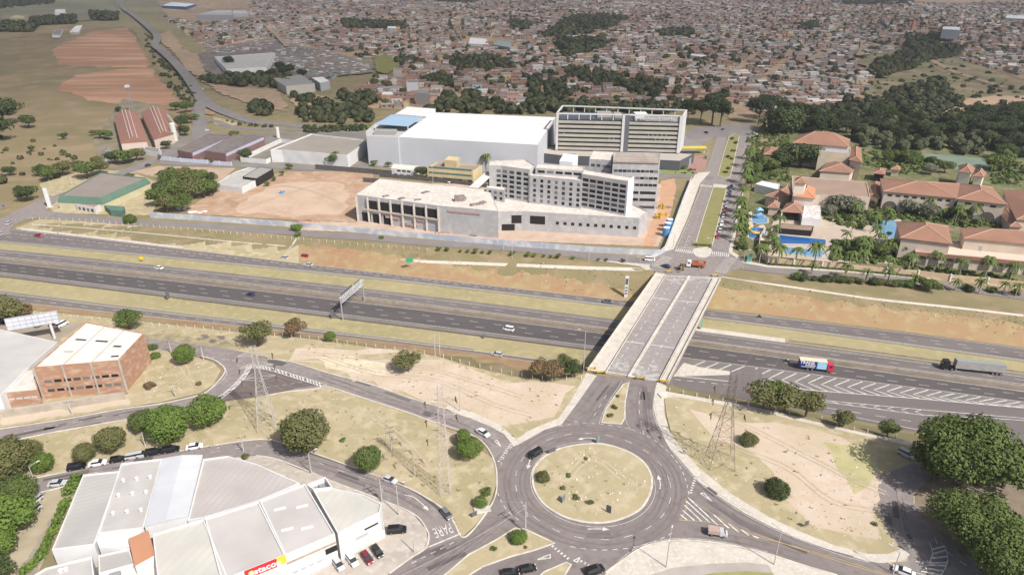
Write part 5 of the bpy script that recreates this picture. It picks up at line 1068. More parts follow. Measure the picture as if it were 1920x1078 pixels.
FARB = [('warehouse','big white roofed warehouse with deep blue front on the left skyline',[(303,11),(348,13),(368,8),(322,4)],10,plain('deep blue wall',(.05,.09,.22)),WHITER),
 ('warehouse','long pale metal warehouse left of the favela top',[(366,28),(437,29),(434,20),(404,20)],11,mat('pale metal',(.33,.34,.37)),mat('pale metal roof',(.40,.39,.38))),
 ('warehouse','short metal warehouse joined right of the long pale one',[(437,27),(465,26),(462,20),(436,20)],8,mat('pale metal',(.33,.34,.37)),mat('pale metal roof',(.40,.39,.38))),
 ('silo_building','white cube building alone on the left plain',[(102,24),(123,24),(122,18),(104,18)],14,WHITEW,WHITER),
 ('greenhouse','white roofed shed at the top of the ploughed field',[(130,60),(148,61),(154,48),(142,49)],4,WHITEW,WHITER),
 ('greenhouse','grey roofed shed left of its white neighbour by the ploughed field',[(97,66),(112,66),(118,56),(104,56)],4,WHITEW,GREYR),
 ('farm_house','yellowish farm roof far left under the trees',[(18,34),(46,35),(44,31),(30,29)],4,CREAM,mat('yellow roof',(.42,.36,.18))),
 ('sawtooth_factory','broad white ribbed factory roof beyond the bend of the main road',[(424,130),(500,126),(515,99),(402,107)],8,WHITEW,ribbed('sawtooth roof',(.50,.48,.44),(.28,.26,.24),8,.1)),
 ('warehouse','grey hipped warehouse beside the scrap yard',[(536,162),(590,157),(566,141),(512,148)],8,mat('pale store wall',(.40,.38,.34)),mat('grey barrel roof',(.25,.24,.23))),
 ('warehouse','small bright white roofed shed next to the grey warehouse',[(600,156),(618,152),(606,144),(584,146)],8,mat('pale metal',(.33,.34,.37)),WHITER),
 ('apartment_house','lone pale pink block beneath the grassy slope',[(737,131),(753,131),(753,127),(739,127)],9,mat('pale pink wall',(.42,.36,.34)),GREYR),
 ('apartment_house','white two storey house with dark windows below the favela',[(762,155),(784,155),(783,150),(764,150)],9,mat('white house wall',(.52,.52,.55)),GREYR),
 ('apartment_house','tall grey brick block behind the great white hall',[(778,174),(805,176),(804,170),(780,169)],11,mat('grey brick',(.28,.26,.25)),GREYR),
 ('apartment_house','white roofed brick workshop left of the grey block',[(715,178),(738,178),(736,172),(718,172)],6,BRICK,WHITER),
 ('sports_hall','white folded tent roof in the middle of the favela',[(878,82),(917,84),(912,73),(882,71)],8,WHITEW,WHITER),
 ('sports_hall','greenish grey hall roof right of the white tent roof',[(925,84),(960,90),(958,78),(935,75)],7,mat('pale metal',(.33,.34,.37)),mat('greenish roof',(.26,.29,.28))),
 ('apartment_house','plain white block above the tree belt in the favela',[(726,53),(743,54),(742,50),(727,50)],12,WHITEW,WHITER),
 ('apartment_house','wide white block with window rows near the upper right',[(1767,55),(1801,57),(1800,51),(1769,50)],14,mat('white house wall',(.52,.52,.55)),WHITER),
 ('apartment_house','white and blue block at the right skyline',[(1886,34),(1935,37),(1935,30),(1888,28)],14,mat('white house wall',(.52,.52,.55)),WHITER),
 ('apartment_house','small white block right of the red steeple',[(1728,28),(1744,28),(1743,24),(1729,24)],12,mat('white house wall',(.52,.52,.55)),GREYR),
 ('apartment_house','long white school block with flat roof in the upper favela',[(1295,104),(1326,108),(1325,104),(1297,101)],6,WHITEW,WHITER)]
for nm, lb, px, h, wl, rf in FARB: building(nm, lb, nm.split('_')[-1] if nm != 'silo_building' else 'building', px, h, wl, rf, .3)
r = thing('church_steeple', 'narrow red roofed steeple among the upper right houses', 'steeple', G(1710,60)); MB().box((0,0,0),(6,6,13)).build('tower', BRICK, r); MB().box((0,0,13),(7,7,9),taper=.05).build('spire', plain('steeple red', (.45,.10,.06)), r)
tag(patch('yellow_strip', [(1285,272),(1310,272),(1310,276),(1285,276)], plain('yellow canopy', (.6,.5,.05)), dz=5.0), kind='structure'); bpy.data.objects.remove(bpy.data.objects['yellow_strip'])
r = thing('entrance_canopy', 'yellow edged entrance canopy beside the striped office block', 'canopy', GZ(1297,282,0), world=True); p = GZ(1297,277,4); MB().box((p[0],p[1],3.8),(20,5,.6)).build('canopy_top', plain('yellow canopy', (.6,.5,.05)), r)
for dx in (-9, 9): MB().box((p[0]+dx,p[1],0),(.5,.5,3.8)).build('post', FRAME, r)
r,w,_ = building('kiosk', 'small white roofed kiosk at the corner of the boulevard', 'kiosk', [(1274,298),(1296,298),(1298,288),(1278,288)], 4.5, mat('pale metal',(.33,.34,.37)), WHITER, .1)
# ------------------------------------------------------------------ vehicles
TYRE = plain('tyre rubber', (.02,.02,.02), .9); RIM = plain('wheel rim', (.45,.45,.46), .35, .6); LAMPW = plain('headlamp glass', (.75,.75,.72), .15); LAMPR = plain('tail lamp red', (.45,.02,.02), .3)
CARGL = plain('car glass', (.025,.03,.035), .08, 0, .6)
def paint(n, c): return plain('car paint '+n, c, .28, .0, .6)
PC = {'white': paint('white', (.74,.74,.74)), 'black': paint('black', (.012,.012,.014)), 'silver': paint('silver', (.46,.47,.49)), 'grey': paint('grey', (.16,.165,.175)), 'dark blue': paint('dark blue', (.03,.045,.09)), 'red': paint('red', (.35,.02,.03)), 'wine': paint('wine', (.14,.012,.025)), 'beige': paint('beige', (.45,.40,.32))}
def wheel(parent, x, y, r=.32, w=.2):
    o = MB().tube((0,-w/2,0),(0,w/2,0), r, n=12).build('wheel', TYRE, parent); o.location = (x, y, r)
    q = MB().tube((0, (w/2-.01)*(1 if y > 0 else -1), 0), (0, (w/2+.015)*(1 if y > 0 else -1), 0), r*.6, n=10).build('rim', RIM, o); return o
def carproto(nm, L=4.2, Wd=1.74, hood=1.0, boot=.35, belt=.92, top=1.46, cab=(1.45,.95)):
    t = thing(nm, 'x', 'car'); h = Wd/2; q = MB(); X = L/2
    st = [(-X,.35,.62,.86),(-X+.12,.22,belt-.08,.96),(-X+boot+.1,.2,belt,1.0),(X-hood-.5,.2,belt,1.0),(X-hood,.2,belt-.03,1.0),(X-.25,.2,belt-.2,.96),(X,.3,belt-.38,.84)]
    vs = []
    for x, z0, z1, k in st: vs += [(x,-h*k,z0),(x,-h*k,z0+(z1-z0)*.6),(x,-h*k*.93,z1),(x,h*k*.93,z1),(x,h*k,z0+(z1-z0)*.6),(x,h*k,z0)]
    fs = []
    for i in range(len(st)-1):
        for j in range(6): a = i*6+j; b = i*6+(j+1)%6; fs.append((a, a+6, b+6, b))
    fs += [(5,4,3,2,1,0), tuple(len(vs)-6+j for j in range(6))]; q.add(vs, fs); q.build('body', PC['white'], t)
    xr = -X+boot; xf = X-hood; q = MB(); tb, tf = xr+.32 if boot > .5 else xr+.18, xf-.72
    lo = [(xr,-h*.9,belt-.02),(xf+.05,-h*.88,belt-.02),(xf+.05,h*.88,belt-.02),(xr,h*.9,belt-.02)]; hi = [(tb,-h*.72,top-.03),(tf,-h*.72,top-.03),(tf,h*.72,top-.03),(tb,h*.72,top-.03)]
    q.add(lo+hi, [(0,1,5,4),(1,2,6,5),(2,3,7,6),(3,0,4,7),(4,5,6,7)]); q.build('glasshouse', CARGL, t)
    q = MB(); q.add([(tb-.02,-h*.74,top-.04),(tf+.02,-h*.74,top-.04),(tf+.02,h*.74,top-.04),(tb-.02,h*.74,top-.04),(tb+.12,-h*.62,top+.01),(tf-.12,-h*.62,top+.01),(tf-.12,h*.62,top+.01),(tb+.12,h*.62,top+.01)], [(0,1,5,4),(1,2,6,5),(2,3,7,6),(3,0,4,7),(4,5,6,7),(3,2,1,0)]); q.build('roof', PC['white'], t)
    for s in (-1, 1):
        for x in (-L*.30, L*.31): wheel(t, x, s*(h-.08))
        MB().box((X-.06, s*h*.62, .52), (.14,.36,.16)).build('headlight', LAMPW, t); MB().box((-X+.05, s*h*.66, .62), (.12,.3,.18)).build('taillight', LAMPR, t)
        MB().box((xf-.1, s*(h+.06), belt-.02), (.12,.2,.14)).build('mirror', PC['black'], t)
    return freeze(t)
PROTO = {'hatch': carproto('hatchback_car', 3.9, 1.68, .85, .12), 'sedan': carproto('sedan_car', 4.4, 1.74, 1.05, .75), 'suv': carproto('suv_car', 4.5, 1.85, 1.0, .15, 1.08, 1.72), 'van': carproto('delivery_van', 4.6, 1.8, .55, .05, 1.15, 1.85)}
USED = set()
def place_vehicle(kind, a, b, colour, label, cat='car', group=None, sc=1.0, z=.24):
    """a = rear pixel, b = front pixel"""
    A, B = G(*a), G(*b); rz = math.atan2(B[1]-A[1], B[0]-A[0]); c = ((A[0]+B[0])/2, (A[1]+B[1])/2); p = PROTO[kind]
    loc = (c[0], c[1], H(*c)+(z if abs(H(*c)) < .01 else .12))
    if kind not in USED: USED.add(kind); r = p; r.location = loc; r.rotation_euler = (0,0,rz)
    else: r = dup(p, loc, rz)
    r['label'] = label; r['category'] = cat
    if group: r['group'] = group
    elif 'group' in r: del r['group']
    if colour:
        for ch in (r.children if r is not p else p.children):
            if ch.name.startswith(('body', 'roof', 'cargo')): ch.material_slots[0].link = 'OBJECT'; ch.material_slots[0].material = PC[colour]
    r.scale = (sc,)*3; return r
V = place_vehicle
g_row = 'cars parked along the street above the sheds'
for k, (x, y, kd, co, lb) in enumerate([(145,879,'suv','black','black car at the left end of the kerb row above the sheds'),(184,872,'sedan','white','white car second from left in the kerb row above the sheds'),(222,865,'hatch','black','black hatchback third from left in the kerb row above the sheds'),(250,859,'hatch','silver','silver car just right of the third car in the kerb row'),(265,856,'hatch','silver','second silver car squeezed in the middle of the kerb row'),(289,852,'suv','black','black car right of the two silver cars in the kerb row'),(321,847,'suv','black','black car second from the right end of the kerb row'),(365,841,'sedan','white','white car at the right end of the kerb row above the sheds')]): V(kd, (x-14,y+2.4), (x+14,y-2.4), co, lb, group=g_row)
V('sedan', (91,912), (126,908), 'silver', 'silver saloon driving past the left garden trees'); V('hatch', (139,903), (156,899), 'dark blue', 'dark car half hidden by the hedge beside the long grey shed')
V('hatch', (72,939), (62,947), 'silver', 'pale car nose under the lower left trees, upper of two'); V('hatch', (69,956), (57,964), 'silver', 'pale car nose under the lower left trees, lower of two')
V('sedan', (716,898), (744,908), 'silver', 'silver saloon driving down the curved street beside the grass lot'); V('hatch', (829,957), (847,979), 'grey', 'dark grey hatchback waiting near the word painted on the road')
V('sedan', (894,808), (918,822), 'white', 'white saloon nearing the roundabout on the upper left arm'); V('suv', (1015,847), (991,861), 'black', 'black car circling the roundabout at its upper left')
V('suv', (728,999), (761,996), 'black', 'black estate car parked sideways on the forecourt near the street corner')
for x, y, co, lb in ((708,1038,'black','black car right of the wine dark car on the forecourt'),(689,1050,'wine','dark wine car parked in the forecourt row'),(661,1054,'white','white car between the silver and wine cars on the forecourt'),(635,1062,'silver','silver car at the left end of the forecourt row')): V('hatch', (x-9,y-12), (x+9,y+12), co, lb, group='cars parked on the forecourt')
V('hatch', (972,1074), (1006,1066), 'black', 'black car waiting at the dotted line by the lower island'); V('suv', (1100,1079), (1129,1068), 'black', 'black car at the bottom edge passing the small lower island'); V('hatch', (948,1079), (966,1077), 'black', 'black car cut by the bottom edge behind the waiting one')
V('sedan', (1712,1083), (1676,1069), 'white', 'white saloon cut by the bottom edge near the right side street'); V('suv', (1688,850), (1708,860), 'silver', 'silver car parked in the shade of the biggest right tree')
V('hatch', (505,484) if 0 else (541,487), (526,483), 'silver', 'silver car on the far carriageway left of its neighbour'); V('sedan', (588,500), (569,501) if 0 else (569,498), 'silver', 'silver saloon on the far carriageway below the red earth plot')
V('sedan', (65,443), (81,445), 'red', 'red car on the far carriageway at the left'); V('hatch', (4,442), (-8,441), 'silver', 'pale car cut by the left edge on the far carriageway'); V('sedan', (12,425), (22,417), 'silver', 'silver car turning at the left road junction')
V('sedan', (306,506), (290,503), 'white', 'white car alone on the middle carriageway at left'); V('hatch', (478,556), (462,552), 'dark blue', 'dark car on the darkest carriageway left of the gantry'); V('van', (965,622), (941,617), 'white', 'white van on the darkest carriageway left of the bridge', 'van')
V('sedan', (1129,566), (1150,569), 'grey', 'grey saloon about to pass under the bridge on the far carriageway'); V('hatch', (942,668), (922,665), 'silver', 'pale car on the sunken collector road left of the bridge')
V('sedan', (1255,504), (1241,500), 'dark blue', 'dark saloon waiting at the upper left end of the bridge'); V('van', (1210,489), (1226,490), 'white', 'white vehicle at the service road crossing before the bridge', 'van')
gp = 'cars parked beside the boulevard median'
for i, (x, y, co) in enumerate([(1371,352,'dark blue'),(1370,357,'grey'),(1368.5,363,'dark blue'),(1367,369,'black'),(1364,380,'white'),(1361.5,388,'silver'),(1359.5,395,'wine'),(1358,401,'red'),(1356,408,'silver'),(1353,422,'white'),(1351,430,'white'),(1349,436,'silver'),(1346,446,'red')]):
    V('hatch', (x+1,y-4), (x-1,y+4), co, ['first and farthest dark blue car of the row beside the boulevard median','grey car second from the far end of the median row','dark blue car third from the far end of the median row','black car before the first gap in the median row','white car right after the far gap in the median row','silver car behind the lone wine red car of the median row','wine red car in the middle of the median row','bright red car next to the wine red one in the median row','silver car below the bright red one in the median row','white car after the middle gap, the farther of two','white car after the middle gap, the nearer of two','silver car just behind the nearest red car of the median row','red car at the near end of the median row'][i], group=gp)
V('sedan', (1320,301), (1327,293), 'grey', 'dark car driving away up the left side of the boulevard'); V('sedan', (1319,249), (1330,252), 'wine', 'dark wine car at the top junction of the boulevard'); V('hatch', (1350,246), (1362,243), 'grey', 'grey car at the far end of the boulevard median')
V('sedan', (1408,252), (1422,254), 'white', 'white car at the top right end of the boulevard')
for i, (x, y, kd, co, lb) in enumerate([(4,603,'sedan','white','white car at the left edge of the dusty car park'),(12,606,'hatch','black','black car second in the dusty car park'),(24,608,'sedan','silver','silver car third in the dusty car park'),(36,609,'hatch','white','white car just left of the billboard panel'),(76,612,'hatch','grey','dark grey car behind the billboard post'),(103,611,'hatch','wine','dark wine car right of the billboard post'),(117,612,'van','white','long white van at the right end of the dusty car park')]):
    V(kd, (x-9,y+4), (x+9,y-5), co, lb, 'van' if kd == 'van' else 'car', group='cars in the dusty car park')
for (x, y, lb) in ((380,168,'white car on the far main road bend'),(252,38,'white car on the far main road near its top'),(326,98,'white car where the far main road forks'),(388,246,'white car by the dark roofs at the far junction'),(348,147,'dark car on the straight of the far main road'),(278,312,'dark blue car on the pink yard'),(636,285,'dark car beside the taupe roofed warehouse'),(912,338,'white car under the curved carport'),(845,343,'white car before the ochre office')):
    V('sedan', (x-6,y+2), (x+6,y-2), 'white' if 'white' in lb else 'dark blue', lb)
# red blur of a pickup on the concrete strip
V('hatch', (565,481), (581,484), 'red', 'small red vehicle on the concrete strip at the foot of the bank')
# lorries, each built at its place
def lorry(label, a, b, z, parts, cat='lorry', name='lorry', L=None):
    A, B = G(*a), G(*b); c = ((A[0]+B[0])/2, (A[1]+B[1])/2); t = thing(name, label, cat, (c[0], c[1], H(*c)+z), math.atan2(B[1]-A[1], B[0]-A[0])); parts(t, math.dist(A[:2], B[:2])); return t
def cab(t, x, m, L=2.0, W_=2.4, h=2.9, z=.5):
    q = MB(); q.add([(x,-W_/2,z),(x+L,-W_/2,z),(x+L,W_/2,z),(x,W_/2,z),(x,-W_/2,z+h*.92),(x+L*.82,-W_/2*.94,z+h*.92),(x+L*.82,W_/2*.94,z+h*.92),(x,W_/2,z+h*.92),(x+L,-W_/2,z+h*.45),(x+L,W_/2,z+h*.45)], [(3,2,1,0),(0,1,8,5,4),(1,2,9,8),(8,9,6,5),(2,3,7,6,9),(3,0,4,7),(4,5,6,7)]); o = q.build('cab', m, t)
    MB().box((x+L*.93, 0, z+h*.48), (.12, W_*.84, h*.34)).build('windscreen', CARGL, o)
    for s in (-1, 1): MB().box((x+L*.5, s*W_/2, z+h*.5), (L*.5, .06, h*.28)).build('side_window', CARGL, o); MB().box((x+L, s*W_*.36, z+.25), (.08,.4,.2)).build('headlight', LAMPW, o)
def wh(t, xs, W_=2.3, r=.5):
    for x in xs:
        for s in (-1, 1): wheel(t, x, s*(W_/2-.15), r, .34)
def boxtruck(t, L):
    x0, x1 = -L/2, L/2; MB().box(((x0+x1-2.3)/2, 0, .75), (L-2.4, 1.0, .35)).build('chassis', TYRE, t); bl = L-2.5; cx = x0+bl/2
    MB().box((x0+bl*.32, 0, 1.1), (bl*.64, 2.5, 2.75)).build('box_rear', plain('navy box side', (.02,.035,.16), .5), t); MB().box((x0+bl*.82, 0, 1.1), (bl*.36-.02, 2.48, 2.73)).build('box_front', plain('light blue box side', (.22,.52,.78), .5), t)
    MB().box((cx, 0, 3.86), (bl+.1, 2.54, .08)).build('box_roof', mat('cream tarpaulin', (.62,.55,.44), .8, (.55,.48,.38), .8), t)
    cab(t, x1-2.2, plain('lorry red', (.55,.03,.06), .4)); wh(t, (x0+bl*.33, x0+bl*.5, x1-1.0)); letters('TRANS', (x0+bl*.27,-1.27,3.15), 0, 1.5, LETW, t); letters('RÁPIDO', (x0+bl*.40,-1.27,2.15), 0, .9, LETW, t)
    MB().box((x0+bl*.32,-1.27,1.45), (bl*.5,.03,.16)).build('stripe', LETW, t)
    for k in range(3): MB().box((x0+bl*.82,-1.26,1.6+k*.75), (bl*.28,.03,.14)).build('stripe', LETW, t)
lorry('box lorry with red cab and navy and light blue sides right of the bridge', (1496,690), (1561,697), .1, boxtruck)
def semi(t, L):
    x0, x1 = -L/2, L/2; MB().box((x0+(L-4)/2, 0, 1.2), (L-4.4, 2.5, 2.7)).build('trailer', mat('grey trailer side', (.36,.35,.34), .7, (.30,.29,.28), .6), t); MB().box((x0+(L-4)/2, 0, 3.9), (L-4.4, 2.54, .14), taper=.98).build('tarpaulin', mat('grey green tarpaulin', (.26,.29,.27), .8, (.22,.25,.23), 1.), t)
    MB().box((x1-3.6, 0, .6), (5, 1.0, .4)).build('chassis', TYRE, t); cab(t, x1-2.4, PC['black'], 2.2, 2.4, 3.1); wh(t, (x0+1.2, x0+2.4, x0+3.6, x1-4.6, x1-3.4, x1-1.2))
lorry('long grey sided articulated lorry with black cab on the middle carriageway', (1880,702), (1762,690), .1, semi)
def dump(t, L):
    x0, x1 = -L/2, L/2; MB().box((0, 0, .8), (L-.6, 1.0, .35)).build('chassis', TYRE, t); q = MB(); OR = mat('faded orange steel', (.48,.14,.05), .7, (.36,.10,.05), .9); a, b = x0, x1-2.5; w = 1.25
    q.add([(a,-w,1.2),(b,-w,1.2),(b,w,1.2),(a,w,1.2),(a,-w,2.6),(b,-w,2.6),(b,w,2.6),(a,w,2.6),(a+.1,-w+.1,2.6),(b-.1,-w+.1,2.6),(b-.1,w-.1,2.6),(a+.1,w-.1,2.6),(a+.1,-w+.1,1.5),(b-.1,-w+.1,1.5),(b-.1,w-.1,1.5),(a+.1,w-.1,1.5)], [(3,2,1,0),(0,1,5,4),(1,2,6,5),(2,3,7,6),(3,0,4,7),(4,5,9,8),(5,6,10,9),(6,7,11,10),(7,4,8,11),(8,9,13,12),(9,10,14,13),(10,11,15,14),(11,8,12,15),(12,13,14,15)]); q.build('tipper_body', OR, t)
    MB().box((a+2.2,0,1.51), (3.6,2.1,1.0), taper=.5).build('rubble_load', mat('load of rubble', (.36,.24,.17), .95, (.25,.18,.14), 2.), t); cab(t, x1-2.0, PC['white'], 1.9, 2.4, 2.5); wh(t, (x0+1.1, x0+2.3, x1-1.1))
lorry('orange tipper lorry with white cab at the far end of the bridge', (1322,503), (1286,500), .24, dump)
def flat(t, L):
    x0, x1 = -L/2, L/2; MB().box((x0+L*.3, 0, .8), (L*.6, 1.9, 1.0)).build('canvas_body', mat('dusty pink canvas', (.42,.31,.27), .9, (.35,.26,.23), 1.), t); MB().box((0,0,.45),(L*.95,1.5,.35)).build('chassis', TYRE, t); q = MB()
    q.add([(x1-L*.4,-.88,.45),(x1,-.84,.45),(x1,.84,.45),(x1-L*.4,.88,.45),(x1-L*.4,-.8,1.75),(x1-L*.2,-.76,1.75),(x1-L*.1,-.84,1.1),(x1,-.8,.95),(x1-L*.4,.8,1.75),(x1-L*.2,.76,1.75),(x1-L*.1,.84,1.1),(x1,.8,.95)], [(0,1,7,6,5,4),(3,8,9,10,11,2),(4,5,9,8),(6,7,11,10),(7,1,2,11),(0,4,8,3)]); q.build('cab', PC['silver'], t)
    q = MB(); q.add([(x1-L*.19,-.72,1.7),(x1-L*.095,-.8,1.14),(x1-L*.095,.8,1.14),(x1-L*.19,.72,1.7)], [(0,1,2,3)]); q.build('windscreen', CARGL, t); wh(t, (x0+.9, x1-.9), 1.8, .34)
lorry('small silver pickup with pinkish canvas load leaving the roundabout', (1326,1001), (1363,1006), .24, flat, 'pickup', 'pickup_truck')
def backhoe(t, L):
    YL = mat('muddy yellow digger paint', (.36,.24,.09), .8, (.20,.14,.08), 1.5); MB().box((0,0,.8),(3.2,1.5,.9)).build('body', YL, t); MB().box((-.3,0,1.7),(1.4,1.4,1.3)).build('cabin', CARGL, t); MB().box((-.3,0,3.0),(1.6,1.5,.12)).build('cabin_roof', YL, t)
    MB().tube((1.4,0,1.3),(2.9,0,1.9),.14).tube((2.9,0,1.9),(3.3,0,.7),.12).build('front_arm', YL, t); MB().box((3.3,0,.2),(.7,2.0,.8)).build('bucket', YL, t); MB().tube((-1.6,0,1.2),(-2.6,0,3.3),.15).tube((-2.6,0,3.3),(-3.6,0,1.5),.13).build('back_arm', YL, t); MB().box((-3.6,0,.9),(.6,.7,.6)).build('digging_bucket', YL, t); wh(t, (-1.0,), 1.9, .7); wh(t, (1.2,), 1.9, .45)
lorry('muddy yellow backhoe digger working beside the tipper lorry', (1276,512), (1279,500), .24, backhoe, 'digger', 'backhoe_digger')
def gravelcar(t, L):
    MB().tube((0,0,0),(0,0,4.6),1.7,n=14).build('tank_body', plain('blue tank', (.08,.25,.48), .5), t); MB().tube((0,0,4.6),(0,0,4.9),1.75,.6,n=14).build('tank_lid', WHITER, t)
for x, y, lb in ((1248,443,'nearest blue cylindrical tank with white lid by the hoarding corner'),(1251,434,'middle blue cylindrical tank with white lid by the hoarding'),(1254,427,'farthest blue cylindrical tank with white lid by the hoarding')): t = thing('storage_tank', lb, 'tank', G(x, y), 0, 'blue tanks by the hoarding'); gravelcar(t, 0)
def moto(label, px, rz):
    t = thing('motorcycle', label, 'motorcycle', (*G(*px)[:2], H(*G(*px)[:2])+.12), rz)
    for x in (-.65, .65): o = MB().tube((x,-.06,.3),(x,.06,.3),.3,n=12).build('wheel', TYRE, t)
    MB().box((0,0,.45),(1.0,.25,.4)).build('frame', PC['black'], t); MB().box((-.2,0,.85),(.7,.26,.1)).build('seat', TYRE, t); MB().tube((.5,-.35,1.0),(.5,.35,1.0),.03).build('handlebar', RIM, t)
    return t
moto('motorcycle with rider behind the box lorry', (1475,679), -.1); moto('motorcycle with rider on the far carriageway right of the bridge', (1423,596), -.1)
SKIN = plain('skin', (.36,.21,.14), .6)
def person(label, px, top, legs, rz=0, sit=False, z=.1):
    w = G(*px); zz = H(*w[:2])+z
    J = {'pelvis':(0,0,.95),'spine':(0,0,1.2),'chest':(0,0,1.38),'neck':(0,0,1.5),'head':(0,.01,1.62),'crown':(0,.01,1.74)}
    for s, n in ((-1,'l'),(1,'r')): J.update({'hip'+n:(s*.1,0,.9),'knee'+n:(s*.12,.08*s,.5),'ank'+n:(s*.12,-.1*s,.08),'toe'+n:(s*.13,.1-.1*s,.04),'sho'+n:(s*.19,0,1.42),'elb'+n:(s*.26,.03,1.14),'wri'+n:(s*.25,.12,.9),'hand'+n:(s*.24,.15,.8)})
    if sit:
        for s, n in ((-1,'l'),(1,'r')): J['knee'+n] = (s*.2,.45,.85); J['ank'+n] = (s*.2,.3,.42); J['toe'+n] = (s*.2,.45,.38); J['elb'+n] = (s*.28,.2,1.2); J['wri'+n] = (s*.25,.45,1.1); J['hand'+n] = (s*.24,.52,1.08)
    E = [('pelvis','spine'),('spine','chest'),('chest','neck'),('neck','head'),('head','crown')]
    for n in 'lr': E += [('pelvis','hip'+n),('hip'+n,'knee'+n),('knee'+n,'ank'+n),('ank'+n,'toe'+n),('chest','sho'+n),('sho'+n,'elb'+n),('elb'+n,'wri'+n),('wri'+n,'hand'+n)]
    RD = {'pelvis':.15,'spine':.13,'chest':.16,'neck':.06,'head':.10,'crown':.08,'hip':.10,'knee':.065,'ank':.045,'toe':.04,'sho':.075,'elb':.05,'wri':.035,'hand':.04}
    ks = list(J); me = bpy.data.meshes.new('person'); me.from_pydata([J[k] for k in ks], [(ks.index(a), ks.index(b)) for a, b in E], []); o = bpy.data.objects.new('person', me); COL.objects.link(o)
    md = o.modifiers.new('skin', 'SKIN'); 
    for i, k in enumerate(ks): r_ = RD.get(k) or RD[k[:-1]]; me.skin_vertices[0].data[i].radius = (r_, r_*.8)
    me.skin_vertices[0].data[0].use_root = True; o.modifiers.new('sub', 'SUBSURF').levels = 1
    nm = bpy.data.meshes.new_from_object(o.evaluated_get(bpy.context.evaluated_depsgraph_get())); o.modifiers.clear(); o.data = nm
    for m_ in (SKIN, top, legs): nm.materials.append(m_)
    nm.polygons.foreach_set('material_index', [0 if p.center.z > 1.5 or (abs(p.center.x) > .2 and p.center.z < 1.0 and not sit) else (1 if p.center.z > .93 else 2) for p in nm.polygons])
    o.location = (w[0], w[1], zz); o.rotation_euler = (0,0,rz); tag(o, label, 'person'); 
    h_ = MB().ball((0,0,1.72), .1, 8, 5).build('hair', plain('dark hair', (.02,.015,.012)), o); h_.location = (0,0,0); return o
CL = [plain('shirt orange', (.6,.2,.04)), plain('shirt white', (.65,.65,.65)), plain('shirt blue', (.06,.12,.35)), plain('trousers dark', (.03,.035,.06)), plain('shirt pink', (.6,.3,.35))]
person('walking person in white shirt on the pavement right of the roundabout', (1281,851), CL[1], CL[3], .5, z=.3); person('walking person in pink shirt beside another on the right pavement', (1284,853), CL[4], CL[3], .7, z=.3)
person('standing worker in orange shirt at the near end of the bridge', (1139,695), CL[0], CL[3], 1.2, z=.2); person('standing worker in blue shirt beside the central barrier of the bridge', (1160,700), CL[2], CL[3], -.5, z=.2)
person('standing worker in orange shirt by the tipper lorry', (1310,508), CL[0], CL[3], .3, z=.24); person('standing worker in orange shirt at the boulevard stop line', (1297,461), CL[0], CL[3], 2, z=.24); person('standing person in white shirt at the kerb of the grass lot', (757,911), CL[1], CL[3], .3, z=.24)
person('seated motorcycle rider in white shirt behind the box lorry', (1475,679), CL[1], CL[3], -1.7, True, -.05); person('seated motorcycle rider in dark shirt on the far carriageway', (1423,596), CL[3], CL[3], -1.7, True, -.05)
YB = plain('barrier yellow', (.65,.42,.05), .6)
for x, y, rz, lb in ((1108,694,0,'yellow work barrier on the left bridge pavement, near end'),(1125,701,0,'yellow work barrier across the left lane at the near end of the bridge'),(1200,712,-.2,'long yellow work barrier across the right lane at the near end'),(1244,718,-.2,'yellow work barrier on the right bridge pavement'),(1254,512,-.1,'yellow edged barrier at the upper left end of the bridge'),(1340,519,-.1,'yellow box barrier at the upper right end of the bridge')):
    t = thing('work_barrier', lb, 'barrier', (*GZ(x, y, 0)[:2], .2), rz)
    MB().box((0,0,.5),(3.4,.15,.5)).build('board', YB, t)
    for s in (-1.3, 1.3): MB().box((s,0,0),(.12,.6,1.0)).build('foot', TYRE, t)

# ------------------------------------------------------------------ poles, signs, pylons
POLE = mat('concrete pole', (.50,.47,.44), .9, (.42,.39,.36), 1.); STEEL = plain('galvanised steel', (.42,.42,.43), .5, .4); LAMPH = plain('lamp head', (.55,.55,.56), .4)
def lamp_pole(label, base, top, arms=(1,), rz=0.0, name='street_lamp'):
    z = H(*G(*base)[:2]); w = G(*base); h = max(4, hgt(base, top, None)); t = thing(name, label, 'street lamp', (w[0], w[1], w[2]), rz)
    MB().tube((0,0,-.1),(0,0,h),.14,.08,n=8).build('pole', POLE, t)
    for a in arms: MB().tube((0,0,h-.1),(a*1.8,0,h+.35),.05,n=5).build('arm', STEEL, t); MB().box((a*2.1,0,h+.28),(.8,.3,.16)).build('lamp_head', LAMPH, t)
def util_pole(label, base, top, rz=0.0, bars=2, h=None):
    w = G(*base); h = h or max(5, hgt(base, top, None)); t = thing('utility_pole', label, 'utility pole', w, rz); MB().tube((0,0,-.1),(0,0,h),.19,.12,n=8).build('pole', POLE, t)
    for k in range(bars):
        MB().box((0,.12,h-.4-k*1.6),(2.4,.12,.14)).build('crossarm', mat('grey crossarm', (.20,.18,.17)), t)
        for x in (-1.1,-.4,.4,1.1): MB().tube((x,.12,h-.26-k*1.6),(x,.12,h-.02-k*1.6),.05,n=5).build('insulator', mat('brown insulator', (.12,.07,.05), .4), t)
    if bars > 1: MB().tube((.35,0,h-4.4),(.35,0,h-3.4),.3,n=10).build('transformer', mat('grey transformer', (.30,.30,.30)), t)
    return t, h
lamp_pole('double armed street lamp on the pavement above the white saloon', (862.5,771), (861,724), (1,-1), .3); lamp_pole('street lamp standing at the kerb behind the ribbed sheds', (584,888), (580,850), (1,), .7)
